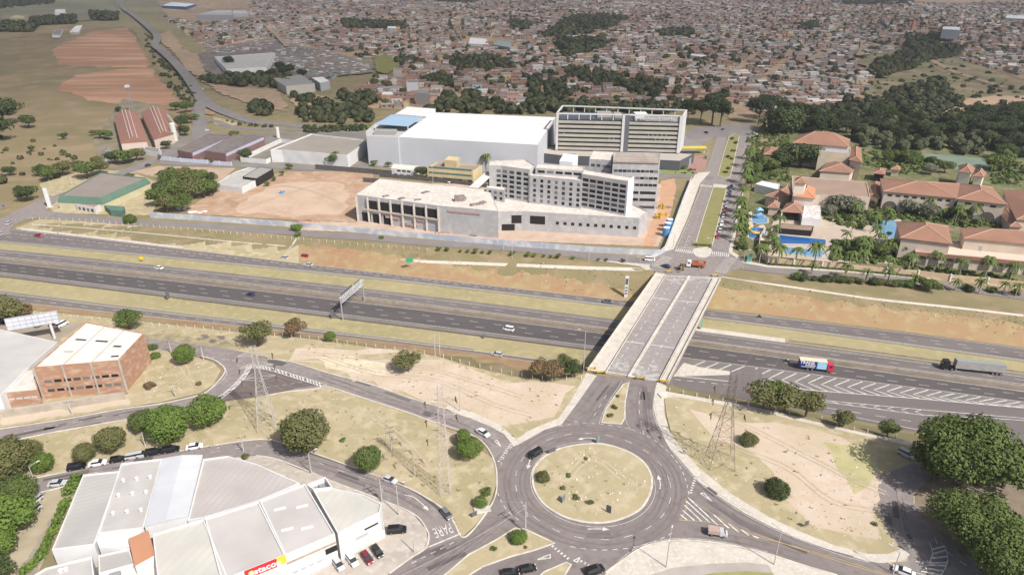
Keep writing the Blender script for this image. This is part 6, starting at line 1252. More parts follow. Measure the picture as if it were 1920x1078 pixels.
lamp_pole('street lamp on the pale plaza at the bottom', (1249,1064), (1246,1002), (1,-1), 1.2); lamp_pole('street lamp on the pavement below the south east arm', (1451,1059), (1460,994), (1,), 2.2)
lamp_pole('street lamp at the bottom edge near the white saloon', (1674,1076), (1677,1035), (1,), 2.2); lamp_pole('street lamp leaning over the left street by the garden trees', (67,909), (56,874), (1,), .8)
lamp_pole('tall bare lamp pole at the left near corner of the bridge', (1094,697), (1095,621), (1,), 2.8); lamp_pole('tall twin pole left of its twin behind the bare lot', (816,667), (815,622), ()); lamp_pole('tall twin pole right of its twin behind the bare lot', (825,668), (825,623), ())
lamp_pole('short sign post lamp on the forecourt near the kerb', (777,1036), (773,1001), ())
lamp_pole('lone concrete pole on the lawn left of the slim pylon', (778,891.5), (773.7,854.4), ()); lamp_pole('tall concrete pole at the inner kerb of the street corner', (748,966), (745.5,908), ())
for i, (b, t_) in enumerate((((1104,491),(1104,457)),((1175,494),(1175,478)),((1200,501),(1200,480)),((1222,500),(1222,465)),((944,469),(940,440)),((1262,466),(1262,440)),((1326,300),(1326,275)),((1340,250),(1341,234)),((1392,505),(1391,470)),((1332,462),(1331,446)),((862,340),(862,300)),((812,345),(812,312)),((960,486),(941,452)))):
    lamp_pole(['street lamp on the service road below the small square openings','short lamp before the hoarding right of the middle','white lamp just left of the bridge approach on the service road','tall lamp at the hoarding corner by the crossing','slim white lamp below the unfinished hall corner','lamp on the boulevard pavement behind the zebra crossing','lamp halfway up the left boulevard pavement','lamp at the top end of the boulevard','lamp on the resort side of the crossing','small lamp at the near end of the median turf','white mast in front of the ochre office stair tower','white mast in front of the ochre office left wing','slim pole below the bank left of the berm path'][i], b, t_, (1,) if i % 2 else (1,-1), .4*i)
POLES = []
for b, t_, rz, lb in (((716,941),(713,897),.5,'utility pole with crossarms at the building corner of the curved street'),((734,845),(731,800),.3,'utility pole standing in the middle of the large grass lot'),((985,998),(981,941),.6,'utility pole on the tip of the lower triangular island'),((457,847),(454,827),.2,'utility pole beside the street above the pinkish shed'),((330,745),(321,727),.2,'utility pole at the verge below the fenced corner lot'),((382,675),(377,650),.2,'utility pole near the round bright tree of the corner lot'),((136,779),(126,754),.3,'utility pole below the brick warehouse wall'),((273,838),(272,822),.2,'utility pole behind the parked car row'),((322,664),(318,640),.2,'utility pole right of the brick warehouse'),((135,348),(129,328),.1,'utility pole behind the green store'),((835,820),(833,800),.1,'pole with crossarm beside the slim pylon')):
    POLES.append((*util_pole(lb, b, t_, rz, 2 if b[0] in (716,985,734) else 1),))
def wire(a, b, sag=1.2, r=.02, mb=None):
    a = Vector(a); b = Vector(b); pr = a
    for k in range(1, 13): t = k/12; p = a.lerp(b, t)-Vector((0,0,sag*4*t*(1-t))); mb.tube(pr, p, r, n=3, cap=False); pr = p
def cables(label, runs, name='overhead_cable', m=None, r=.02):
    for i, (a, b, sag) in enumerate(runs):
        q = MB(); wire(a, b, sag, r, q); o = q.build(name, m or plain('cable', (.30,.28,.28), .6), loc=tuple(a)); tag(o, label, 'cable', 'overhead cables of ' + label.split(' run')[0])
pt = lambda i, dx, dz=0: (POLES[i][0].location.x+dx, POLES[i][0].location.y, POLES[i][0].location.z+POLES[i][1]-.1+dz)
e = GZ(760,1110,8)
for dx, lb in ((-1.1,'leftmost cable run from the lower island pole to the bottom edge'),(.0,'middle cable run from the lower island pole to the bottom edge'),(1.1,'rightmost cable run from the lower island pole to the bottom edge')): cables(lb, [(pt(2, dx), (e[0]+dx*1.5, e[1], e[2]), 1.0)])
cables('thick low cable run from the lower island pole toward the store', [(pt(2, 0, -1.5), (*GZ(700,1100,7)[:2], 7), 1.2)], r=.05)
cables('cable run from the corner pole across the forecourt', [(pt(0, .4), (*GZ(860,1100,8)[:2], 8), 1.0)])
# steel pylons
def pylon(label, base, top, wb, m, arms, rz=0, n=9, wt=.6, armL=4.5, mono=False):
    w = G(*base); h = hgt(base, top, None); t = thing('steel_pylon', label, 'pylon', w, rz); q = MB(); th = .05 if mono else .075
    Wz = lambda z: wb+(wt-wb)*min(1, z/(h*.7)) if not mono else wb+(wt-wb)*z/h
    zs = [h*(1-(1-i/n)**1.15) for i in range(n+1)]
    cor = lambda z: [(sx*Wz(z), sy*Wz(z), z) for sx, sy in ((-1,-1),(1,-1),(1,1),(-1,1))]
    for i in range(n):
        a, b = cor(zs[i]), cor(zs[i+1])
        for k in range(4):
            q.tube(a[k], b[k], th, n=4, cap=False); q.tube(a[k], b[(k+1)%4], th*.55, n=3, cap=False); q.tube(a[(k+1)%4], b[k], th*.55, n=3, cap=False); q.tube(b[k], b[(k+1)%4], th*.6, n=3, cap=False)
    q.build('lattice_mast', m, t)
    for z in arms:
        z *= h
        for s in (-1, 1):
            q = MB(); a = cor(z); tip = (s*armL, 0, z+.2)
            for k in ((1,2) if s > 0 else (0,3)): q.tube(a[k], tip, th*.7, n=3, cap=False); q.tube((a[k][0], a[k][1], z+1.3), tip, th*.6, n=3, cap=False)
            q.build('crossarm', m, t)
            for j, (dx, dy) in enumerate(((0,0),(.5,.6),(.5,-.6))): MB().tube((tip[0], 0, z), (tip[0]+dx*s*.3, dy*1.6, z-1.3), .13, n=6).build('insulator_string', mat('brown insulator', (.12,.07,.05)), t)
    return t, h
PY = plain('pale galvanised lattice', (.52,.49,.46), .6, .2); PYP = plain('pinkish lattice paint', (.52,.43,.42), .6); PYD = plain('rust dark lattice', (.20,.155,.13), .8)
P1 = pylon('pale steel lattice pylon beside the left road junction', (502,800), (487,650), 2.6, PY, (.62,.76,.90), .25)
P2 = pylon('slim pinkish steel pylon rising from the grass lot near the roundabout', (835,925), (826,722), 1.3, PYP, (.55,.72,.88), .3, 16, .5, 3.6, True)
P3 = pylon('dark rusty steel pylon with wide legs on the right hand lot', (1350,868), (1370,705), 3.3, PYD, (.58,.74,.88), -.1, 9, .8, 4.2)
P4 = pylon('telecom mast with antennas behind the red tiled barns', (250,213), (240,160), 1.9, STEEL, (), 0, 12, .6)
MB().box((0,0,P4[1]-2),(3,3,2)).build('antenna_ring', WHITEW, P4[0])
def tip(Pn, z, s, L): t, h = Pn; a = t.rotation_euler.z; return (t.location.x+math.cos(a)*s*L, t.location.y+math.sin(a)*s*L, t.location.z+h*z-1)
for z1, z2, z3, lb in ((.62,.55,.58,'lower'),(.76,.72,.74,'middle'),(.90,.88,.88,'upper')):
    for s, sl in ((-1,'left'),(1,'right')):
        cables('%s %s conductor run between the left and slim pylons' % (lb, sl), [(tip(P1,z1,s,4.5), tip(P2,z2,s,3.6), 2.5)], 'power_line', PY, .015)
for s, sl in ((-1,'left'),(1,'right')):
    q_ = GZ(-160, 610, 26); cables('%s conductor run leaving the left pylon toward the left edge' % sl, [(tip(P1,.76,s,4.5), (q_[0], q_[1]+s*4, 26), 3)], 'power_line', PY, .015)
    q_ = GZ(1560, 480, 24); cables('%s conductor run leaving the rusty pylon over the motorway' % sl, [(tip(P3,.74,s,4.2), (q_[0]+s*4, q_[1], 24), 3)], 'power_line', PY, .015)
    cables('%s low street cable run between the two lawn and corner poles' % sl, [(pt(1, s*.9), pt(0, s*.9), 1.0)], 'overhead_cable'); cables('%s street cable run from the corner pole to the island pole' % sl, [(pt(0, s*1.0), pt(2, s*1.0), 1.6)], 'overhead_cable')
# road signs
def sign(label, base, w, h, z, m, rz=0, back=None, name='road_sign', post=True, zb=None, cat='sign'):
    p = G(*base); t = thing(name, label, cat, p, rz)
    for x in ((-w*.3, w*.3) if w > 1.5 else (0,)): MB().tube((x,0,-.1),(x,0,z+h),.06,n=6).build('post', STEEL, t)
    MB().box((0,-.09,z),(w,.05,h)).build('panel', m, t)
    return t
SGD = plain('sign back grey', (.10,.10,.11), .7); SGG = plain('motorway sign green', (.03,.28,.17), .5)
sign('dark backed panel sign on the upper left edge of the roundabout island', (1035,850), 2.2, 1.3, .6, SGD, .5); sign('blue grey panel sign on the lower left of the roundabout island', (1056,941), 1.6, 2.0, .3, plain('blue grey panel', (.16,.19,.25), .6), 1.0)
sign('dark leaning panel sign at the lower right of the roundabout island', (1141,962), 1.3, 2.2, .4, SGD, -.6); sign('small green direction sign at the top of the roundabout island', (1121,832), 1.0, 1.6, 1.0, plain('teal sign', (.12,.30,.27)), 1.0)
sign('dark backed sign on the verge above the south east pavement', (1510,989), 1.2, 1.4, .8, SGD, .3); sign('small dark sign on the verge near the tip of the right pavement', (1696,1030), .7, .8, 1.0, SGD, 0)
sign('dark sign board on the grass near the white slab bench', (889,968), 1.5, 1.4, .2, SGD, .6); sign('yellow diamond warning sign on the verge at left', (267,491), 1.5, 1.6, 1.2, plain('warning yellow', (.75,.50,.02), .5), .1); sign('narrow dark sign standing on the verge below the wide carriageway', (316,562), 1.5, 3.2, .8, SGD, 1.0)
sign('green direction sign on tall post by the concrete strip', (769,507), 3.2, 2.0, 4.0, SGG, .4); sign('green banner sign on the right edge of the bridge pier', (1315,617), 1.4, 3.5, .8, plain('teal sign', (.12,.30,.27)), .9)
sign('small blue road sign by the left road bend', (8,392), 1.2, 1.2, 1.2, plain('blue sign', (.05,.10,.3)), .2); sign('teal information panel on the resort wall', (1404,492), 2.4, 4.0, .2, plain('teal sign', (.12,.30,.27)), .2)
sign('tiny dark sign on the hard shoulder below the white van', (907,635), .8, 1.6, .4, SGD, .8); sign('small dark signboard beside the gantry on the verge', (624,597), 1.6, 3.4, .3, SGD, .9)
t = thing('price_totem', 'tall narrow white totem with dark panel on the bank left of the bridge', 'sign', G(1173,557), .1); h = hgt((1173,557),(1178,518),None); MB().box((0,0,0),(1.5,.4,h)).build('slab', WHITEW, t); MB().box((0,-.27,h*.62),(1.1,.04,h*.28)).build('dark_panel', SGD, t)
for k in range(3): MB().box((0,-.27,h*.16+k*h*.14),(1.0,.04,h*.06)).build('text_line', SGD, t)
# gantry
a, b = G(643,601), G(683,564); hb_ = hgt((643,601),(641,567),None); t = thing('sign_gantry', 'steel gantry with long dark sign spanning the darkest carriageway', 'gantry', a, math.atan2(b[1]-a[1], b[0]-a[0])); L = math.dist(a[:2], b[:2])
for x in (0, L): MB().tube((x,0,-.2),(x,0,hb_+1.5),.28,n=8).build('column', STEEL, t)
q = MB()
for z in (hb_-.2, hb_+1.6):
    for y in (-.5,.5): q.tube((0,y,z),(L,y,z),.12,n=5)
for k in range(14): q.tube((L*k/14,-.5,hb_-.2),(L*(k+1)/14,-.5,hb_+1.6),.07,n=4); q.tube((L*k/14,.5,hb_-.2),(L*(k+1)/14,.5,hb_+1.6),.07,n=4); q.tube((L*k/14,-.5,hb_+1.6),(L*k/14,.5,hb_+1.6),.07,n=4)
q.build('truss', plain('pale truss', (.55,.56,.57), .5), t)
MB().box((L*.36,.75,hb_-.6),(L*.5,.12,3.2)).build('sign_panel', SGD, t); MB().box((L*.82,.75,hb_-.6),(L*.26,.12,2.8)).build('sign_panel', SGD, t)
# billboard
a = G(103,635); hb_ = hgt((103,635),(92,606),None); t = thing('billboard', 'large white gridded billboard on a thick white post by the car park', 'billboard', a, math.radians(24)); MB().tube((0,0,-.2),(0,0,hb_),.45,n=12).build('post', WHITEW, t)
q = MB().box((-4.6,-.2,hb_),(15.5,.5,4.4)); q.build('panel', mat('pale lilac board', (.56,.58,.64), .7, (.50,.52,.58), .5), t)
for k in range(9): MB().box((-12.2+k*1.9,-.5,hb_),(.12,.1,4.4)).build('panel_batten', STEEL, t)
for k in range(4): MB().box((-4.6,-.5,hb_+k*1.45),(15.4,.12,.1)).build('panel_rail', STEEL, t)
# guard rails / barriers along the motorway
def guard(label, f, x0, x1, h=.75, m=None, step=10, th=.12, name='guard_rail', cat='guard rail', posts=True, dy=0):
    xs = np.arange(x0, x1, step); w = [G(x, f(x)+dy)[:2] for x in xs]; r = thing(name, label, cat, (*w[len(w)//2], H(*w[len(w)//2])), world=True); a, b = offset(w, th/2), offset(w, -th/2); q = MB(); n = len(w); lo = .35 if posts else 0
    vs = [(p[0], p[1], H(*p)+lo) for p in a+b]+[(p[0], p[1], H(*p)+h) for p in a+b]; fs = []
    for i in range(n-1): fs += [(i,i+1,2*n+i+1,2*n+i),(n+i+1,n+i,3*n+i,3*n+i+1),(2*n+i,2*n+i+1,3*n+i+1,3*n+i)]
    q.add(vs, fs); q.build('rail', m or STEEL, r)
    if posts:
        ps = densify(w, 6, False)[:95]
        for p in ps: MB().box((p[0], p[1], H(*p)-.1), (.12,.12,h)).build('post', STEEL, r)
CB = mat('stained concrete barrier', (.36,.31,.26), .9, (.27,.23,.19), .5)
guard('stained concrete median barrier on the middle strip of the motorway', mix(A_l, B_u, .5), -150, 2150, .95, CB, th=.5, posts=False, name='median_barrier', cat='barrier')
guard('steel guard rail on the upper verge left of the bridge', N_l, -60, 1160, dy=2.5, m=plain('pale rail', (.40,.39,.37), .6)); guard('steel guard rail on the upper verge right of the bridge', N_l, 1320, 2100, dy=2.5, m=plain('pale rail', (.40,.39,.37)))
guard('dark guard rail along the hard shoulder left of the bridge', B_s, -60, 1120, dy=1.0, m=plain('rusty rail', (.16,.14,.13), .8)); guard('guard rail beside the collector road at left', C_u, -60, 900, dy=-1, m=plain('pale rail', (.40,.39,.37)))
guard('guard rail below the right verge beside the middle carriageway', A_u, 1480, 2100, dy=-5.5, m=CB)
t = thing('bench_slab', 'pale concrete slab on the grass near the lower pylon lot kerb', 'slab', (*G(904,957)[:2], .28), .25); MB().box((0,0,0),(4.2,2.2,.35), taper=.9).build('slab', M_conc, t)
# rubble along the building site
for i, (x, y, s, m_, lb) in enumerate([(1238,404,(7,2.4,1.4),mat('loader yellow',(.45,.30,.06)),'yellow stack of site machinery beside the orange haul track'),(1240,392,(3,2,3),mat('loader yellow',(.45,.30,.06)),'yellow machine standing above the yellow stack'),(1232,410,(3,2,2.2),mat('loader yellow',(.45,.30,.06)),'yellow machine at the lower end of the haul track'),(1247,390,(8,1.6,1.5),mat('site rubble',(.14,.13,.14)),'dark heap along the boulevard hoarding'),(1230,391,(6,2,1.2),mat('grey plant',(.30,.29,.28)),'grey lorry body parked at the corner of the hotel shell'),(528,363,(3,2,1.6),plain('blue drum',(.10,.25,.45)),'small blue container on the pale spoil earth'),(576,416,(12,1.2,1.4),BRICK,'long brick stack behind the hoarding'),(735,414,(26,1,.8),BRICK,'low brick footing before the unfinished hall'),(830,437,(7,2,.8),BRICK,'brick heap behind the hoarding left of the podium'),(893,443,(8,1,.7),mat('site rubble',(.14,.13,.14)),'dark timber heap behind the hoarding'),(373,398,(10,3,.8),WHITEW,'white rubble spread at the edge of the red earth plot'),(340,392,(5,3,1.4),WHITEW,'white rubble heap beside the tree mass'),(638,386,(2,1,.4),BRICK,'tiny heap near the hall corner')]):
    p = G(x, y); q = MB()
    for k in range(14): q.box((p[0]+R.uniform(-.5,.5)*s[0], p[1]+R.uniform(-.5,.5)*s[1], -.05), (R.uniform(.2,.5)*s[0]*.6, R.uniform(.3,.8)*s[1], R.uniform(.3,1)*s[2]), R.uniform(-.5,.5), taper=R.uniform(.5,1))
    o = q.build('material_pile', m_, loc=p); tag(o, lb, 'pile')
for i, (x, y, w_) in enumerate([(385,632,5),(398,641,4),(415,634,5),(372,636,2)]):
    o = patch('ash_heap', [(x-w_*1.6,y),(x-w_,y-w_*.8),(x+w_,y-w_*.7),(x+w_*1.8,y),(x+w_,y+w_*.8),(x-w_*.8,y+w_*.6)], mat('ash', (.13,.105,.105), .95, (.2,.17,.14), .6), smooth=3, jit=.5, kind='structure')
# ------------------------------------------------------------------ trees
def leafmat(name, c1, c2, c3=None, sc=.55, rough=.7):
    return mat(name, c1, rough, c2, sc, (.32,.68), col3=c3, scale3=2.2, spec=.12, detail=3)
LEAF = {'bright': leafmat('bright leaves', (.095,.15,.03), (.145,.205,.045), (.07,.11,.024)), 'mid': leafmat('mid green leaves', (.085,.12,.032), (.125,.16,.05), (.06,.085,.024)),
 'olive': leafmat('olive leaves', (.115,.12,.045), (.155,.15,.065), (.075,.085,.03)), 'dark': leafmat('dark leaves', (.052,.074,.027), (.085,.105,.038), (.036,.052,.02)),
 'red': leafmat('reddish leaves', (.17,.10,.055), (.12,.11,.05), (.20,.13,.08)), 'grey': leafmat('silvery leaves', (.17,.175,.125), (.12,.13,.08), (.22,.22,.17)), 'palm': leafmat('palm fronds', (.075,.115,.028), (.13,.16,.05), (.055,.08,.02)), 'far': leafmat('far crowns', (.050,.062,.030), (.092,.094,.044), (.034,.046,.024), .03)}
LEAF['deep'] = leafmat('deep dark leaves', (.036,.050,.022), (.06,.075,.03), (.024,.036,.016))
BARK = mat('bark', (.16,.12,.09), .95, (.10,.075,.055), 2.)
def crown_mesh(name, n, leaf, lobes, rng, flat=.8, hollow=.45, rd=False):
    bl = []
    for _ in range(lobes):
        a_, q_ = rng.uniform(0, 6.283), rng.uniform(.1,.62)**.8; bl.append((math.cos(a_)*q_, math.sin(a_)*q_, rng.uniform(-.35,.5)*(1-q_*.6), rng.uniform(.28,.50)))
    bl.append((0,0,0,.62))
    if rd:
        bl = [(0,0,0,.80), (0,0,.02,.78)]
        for _ in range(lobes):
            v_ = Vector((rng.gauss(0,1), rng.gauss(0,1), rng.gauss(.2,.8))).normalized()*.6; bl.append((v_.x, v_.y, v_.z, rng.uniform(.24,.36)))
    vs = np.empty((n*4, 3), np.float32); k = 0; wts = [b[3]**2 for b in bl]
    for i in range(n):
        b = rng.choices(bl, wts)[0]; d = Vector((rng.gauss(0,1), rng.gauss(0,1), rng.gauss(.15,1))).normalized(); rr = b[3]*(rng.uniform(hollow,1)**.5)*rng.uniform(.88,1.08)
        c = Vector((b[0]+d.x*rr, b[1]+d.y*rr, (b[2]+d.z*rr)*flat)); nrm = (d+Vector((rng.gauss(0,.45), rng.gauss(0,.45), rng.gauss(.2,.45)))).normalized()
        a = nrm.orthogonal().normalized(); t = rng.uniform(0, 6.28); a = (a*math.cos(t)+nrm.cross(a)*math.sin(t)); e = nrm.cross(a); s = leaf*rng.uniform(.6,1.3)
        for q in (-a*s-e*s*.55, a*s*.9-e*s*.6, a*s*1.1+e*s*.5, -a*s*.8+e*s*.6): vs[k] = c+q; k += 1
    me = bpy.data.meshes.new(name); me.vertices.add(n*4); me.vertices.foreach_set('co', vs.ravel()); me.loops.add(n*4); me.loops.foreach_set('vertex_index', np.arange(n*4)); me.polygons.add(n); me.polygons.foreach_set('loop_start', np.arange(0, n*4, 4)); me.update(); me.validate(); return me
TR = random.Random(11)
CM = {('lo', i): crown_mesh('crown', 700, .085, 9, TR) for i in range(4)}
CM.update({('md', i): crown_mesh('crown', 2600, .052, 13, TR) for i in range(5)}); CM.update({('rd', i): crown_mesh('crown', 5200, .036, 16, TR, .86, .7, True) for i in range(4)}); CM.update({('hi', i): crown_mesh('crown', 14000, .026, 26, TR, .75, .6) for i in range(3)}); CM.update({('sp', i): crown_mesh('crown', 900, .05, 16, TR, .9, .2) for i in range(2)})
def trunk_mesh(nb, rng):
    q = MB(); q.tube((0,0,-.05),(0,.03,.5),.07,.05,n=7); q.tube((0,.03,.5),(.03,0,.9),.05,.035,n=6)
    for k in range(nb): a = 6.28*k/nb+rng.uniform(-.3,.3); q.tube((0,.02,.45+.05*k),(math.cos(a)*.5, math.sin(a)*.5, .95+rng.uniform(-.1,.25)), .03, .01, n=4)
    return q
TRUNKS = [trunk_mesh(5, TR) for _ in range(3)]; TM = []
for q in TRUNKS:
    me = bpy.data.meshes.new('trunk'); me.from_pydata(q.v, [], q.f); me.materials.append(BARK); TM.append(me)
CNT = [0]
def mpp(px, py): w = G(px, py); return ((w[1]*cp - (w[2]-CAMH)*sp)/FOC)
def tree(px, py, wpx, kind, label, h=None, res=None, name='tree', cat='tree', group=None, squash=1.0, world=None):
    w = world or G(px, py); r = wpx/2*(mpp(px, py) if not world else 1)*1.12; res = res or ('hi' if wpx > 120 else 'md' if wpx > 17 else 'lo'); i = CNT[0]; CNT[0] += 1
    ks = [k for k in CM if k[0] == res]; me = CM[ks[i % len(ks)]]; hh = h if h is not None else r*.95
    t = thing(name, label, cat, (w[0], w[1], H(w[0], w[1])), TR.uniform(0, 6.28), group)
    c = bpy.data.objects.new('crown', me); COL.objects.link(c); c.parent = t; c.location = (0, 0, hh); c.scale = (r*1.05, r*TR.uniform(.92,1.1), r*.95*squash)
    if not me.materials: me.materials.append(LEAF['mid'])
    c.material_slots[0].link = 'OBJECT'; c.material_slots[0].material = LEAF[kind]
    k = bpy.data.objects.new('trunk', TM[i % 3]); COL.objects.link(k); k.parent = t; k.scale = (r*.9, r*.9, max(.6, hh*1.05)); return t
def bush(px, py, wpx, kind, label, **k): return tree(px, py, wpx, kind, label, h=wpx/2*mpp(px, py)*.55, name='bush', cat='bush', **k)
NEAR = [(392,800,72,'bright','round bright green tree rightmost of the three by the left road'),(322,828,82,'bright','largest bright green tree in the group of three above the car row'),(270,808,48,'mid','smaller tree at the left of the bright group of three'),(212,846,56,'olive','olive bushy tree right above the parked car row'),(162,866,44,'olive','low olive tree at the left above the parked car row'),
 (577,848,94,'olive','broad dense tree overhanging the street above the pinkish shed'),(692,882,56,'mid','rounded tree at the kerb right of the broad dense one'),(882,860,50,'bright','bright tree beside the kerb left of the roundabout, lower of two'),(868,832,34,'bright','small bright tree beside the kerb left of the roundabout, upper of two'),
 (349,682,42,'bright','single round bright tree in the fenced corner lot'),(242,618,50,'mid','tree behind the back corner of the brick warehouse'),(20,606,62,'olive','big mixed bush behind the car park at the left edge'),(48,600,40,'red','reddish bush right of the big mixed one behind the car park'),(485,650,62,'olive','spreading tree at the bend before the left bare lot'),(552,632,42,'red','bush with reddish top at the left post fence'),(620,640,22,'bright','little bright green tree on the post fence line'),(766,697,50,'olive','lone leafy tree in the middle of the bare lot'),
 (1008,708,46,'red','brown leafless looking bush left of the bridge, left one'),(1034,712,44,'red','brown leafless looking bush left of the bridge, right one'),(1071,708,42,'dark','dense dark green bush beside the tall pole at the bridge'),(1056,688,30,'olive','small umbrella topped tree behind the brown bushes'),
 (1430,765,62,'olive','leftmost tree of the clump above the exit lanes'),(1470,772,66,'olive','second tree of the clump above the exit lanes'),(1510,780,60,'olive','rightmost dense tree of the clump above the exit lanes'),(1450,750,50,'mid','rear tree of the clump above the exit lanes'),(1580,800,40,'olive','thin tree just right of the clump above the exit lanes'),(1663,818,38,'mid','small airy tree above the footpath on the right'),
 (1800,912,172,'mid','largest dark green tree dominating the right side'),(1730,880,56,'mid','low branch clump at the left of the largest right tree'),(1880,915,110,'mid','wide tree merging below the largest one at the right edge'),(1748,902,84,'mid','drooping tree below the largest right one'),(1908,895,80,'olive','yellowish tree at the right edge beside the largest one'),
 (1815,1030,138,'mid','upper large tree of the lower right corner'),(1885,1100,150,'mid','huge dark tree filling the lower right corner'),(1845,1075,100,'mid','small tree at the ladder markings, lower right'),(1900,1045,100,'mid','tree at the right edge between the two large groups'),
 (28,1000,96,'bright','big light green tree in the lower left corner'),(46,950,72,'mid','tree above the big light green one at lower left'),(-2,1045,80,'bright','light tree cut by the left edge near the bottom'),(5,960,70,'mid','tree cut by the left edge above the corner tree'),(0,1090,60,'dark','dark tree in the very lower left corner'),
 (30,895,90,'olive','large olive thicket tree by the left street'),(-8,905,60,'olive','olive tree cut by the left edge beside the street'),(85,885,46,'bright','bright bush right of the olive thicket'),(60,865,50,'olive','upper bush of the olive thicket'),(250,850,0,'mid','')]
for x, y, w_, k, lb in NEAR:
    if lb: tree(x, y, w_, k, lb, res=('rd' if k in ('bright','olive','mid') and w_ < 96 and x < 960 and x not in (485,766,242,552,20) else None), squash=.75 if x in (485,766,242) else 1.0)
BUSH = [(901,948,30,'bright','bright low bush on the grass lot near the pale slab, lower'),(913,925,20,'mid','little bush on the grass lot right of the lower pylon pole'),(1018,900,28,'olive','rounded bush at the left rim of the roundabout island'),(1402,832,36,'olive','dark bush beside the rusty pylon'),(1455,928,52,'dark','large dark bush alone on the bare right lot'),(972,1014,36,'bright','bright grassy bush on the lower triangular island'),
 (1158,745,9,'olive','top bush of the median before the bridge'),(1152,766,13,'olive','middle bush of the median before the bridge'),(1143,781,13,'olive','lower bush of the median before the bridge'),(1054,917,13,'olive','small shrub left on the roundabout island'),(1080,934,15,'olive','small shrub in the lower left of the roundabout island'),(1106,944,15,'olive','small shrub in the lower middle of the roundabout island'),(1065,894,12,'bright','tiny pale green shrub on the roundabout island'),(1098,862,10,'red','reddish shrub at the top of the roundabout island'),
 (280,727,22,'red','purple brown shrub in the fenced corner lot'),(292,672,22,'bright','bright shrub at the foot of the brick warehouse, lower'),(286,655,20,'mid','shrub at the foot of the brick warehouse, upper'),(372,722,14,'red','dry shrub near the bend of the fenced lot'),(460,860,16,'olive','pale shrub behind the pinkish shed'),(643,827,12,'bright','tiny bright shrub right of the broad dense tree'),(925,1030,14,'mid','small shrub on the lower triangular island tail'),(985,1028,10,'red','rusty shrub on the lower triangular island tip'),
 (245,418,26,'mid','square dark bush on the service road verge'),(557,432,22,'bright','round tree on the hoarding line'),(558,443,14,'bright','small bright bush just below the round tree at the hoarding'),(716,448,12,'bright','little bright tree below the hoarding'),(243,335,18,'olive','shrub behind the green store'),(198,392,10,'bright','shrub before the porch of the green store'),(1640,985,12,'olive','dry tuft on the bare lot near the pavement'),(1900,895,30,'dark','dark shrub under the right edge tree')]
for x, y, w_, k, lb in BUSH: bush(x, y, w_, k, lb, res='rd' if w_ > 24 else None)
# hedges
def hedge(label, px, wd, h, kind, n=60):
    w = densify([G(*p)[:2] for p in px], 1.0, False); q = MB(); c = w[len(w)//2]; r = thing('hedge', label, 'hedge', (c[0], c[1], 0), world=True); nn = int(len(w)*n)
    for _ in range(nn):
        p = TR.choice(w); o = (p[0]+TR.uniform(-wd,wd)/2, p[1]+TR.uniform(-wd,wd)/2, .2+h*TR.random()**.6); s = TR.uniform(.12,.28); a = Vector((TR.gauss(0,1),TR.gauss(0,1),TR.gauss(0,1))).normalized(); b = a.orthogonal().normalized()*s; a = a*s; v = Vector(o)
        q.add([v-a-b, v+a-b, v+a+b, v-a+b], [(0,1,2,3)])
    q.build('foliage', LEAF[kind], r); return r
hedge('clipped bright hedge along the long grey shed, upper part', [(148,905),(130,930)], 2.6, 2.4, 'bright', 70); hedge('long thin bright hedge running down beside the long grey shed', [(126,945),(108,985),(90,1025),(75,1052),(45,1078)], 1.8, 1.6, 'bright', 70)
hedge('low hedge strip at the foot of the resort wall', [(1440,497),(1590,508),(1720,521)], 1.0, .7, 'mid', 30); hedge('green hedge at the near end of the boulevard median', [(1303,461),(1331,463)], 1.2, 1.0, 'bright', 60)
hedge('dark hedge below the office podium', [(1243,318),(1285,318)], 3, 2, 'dark', 60)
# mid-distance trees
def near_name(x, y):
    L = [((345,365),'the red earth plot'),((60,350),'the green store'),((20,230),'the grazed field'),((240,300),'the tiled barns yard'),((340,230),'the tiled barns'),((628,305),'the taupe roofed warehouse'),((900,300),'the ochre office'),((980,305),'the hotel shell'),((1395,370),'the boulevard'),((1500,290),'the high peaked resort roof'),((1580,400),'the resort hall'),((1700,400),'the long resort wing'),((1660,460),'the round pool'),((1480,480),'the lap pool'),((1800,480),'the resort arcade'),((1860,320),'the tennis court'),((1700,520),'the resort road'),((1550,525),'the lower resort road'),((620,215),'the bend of the far road'),((900,200),'the great white hall'),((1340,220),'the striped office block'),((1500,240),'the top of the resort'),((1750,250),'the ravine edge'),((700,300),'the dark fence'),((1880,260),'the right edge ravine'),((500,140),'the sawtooth factory'),((450,220),'the far road island')]
    return min(L, key=lambda q: (q[0][0]-x)**2+((q[0][1]-y)*1.6)**2)[1]
SEEN = {}
WORD = {'bright':'bright green','mid':'mid green','olive':'olive green','dark':'dark green','red':'reddish','grey':'silvery grey','far':'dark','deep':'deep green'}
def uniq(base):
    SEEN[base] = SEEN.get(base, 0)+1; return base
def mt(x, y, w_, k, h=None, grp=None, **kw):
    sz = 'small' if w_ < 18 else 'broad' if w_ > 40 else 'medium sized'; lb = '%s %s tree near %s' % (sz, WORD[k], near_name(x, y)); uniq(lb); tree(x, y, w_, k, lb, h=h, group='trees near '+near_name(x, y), **kw)
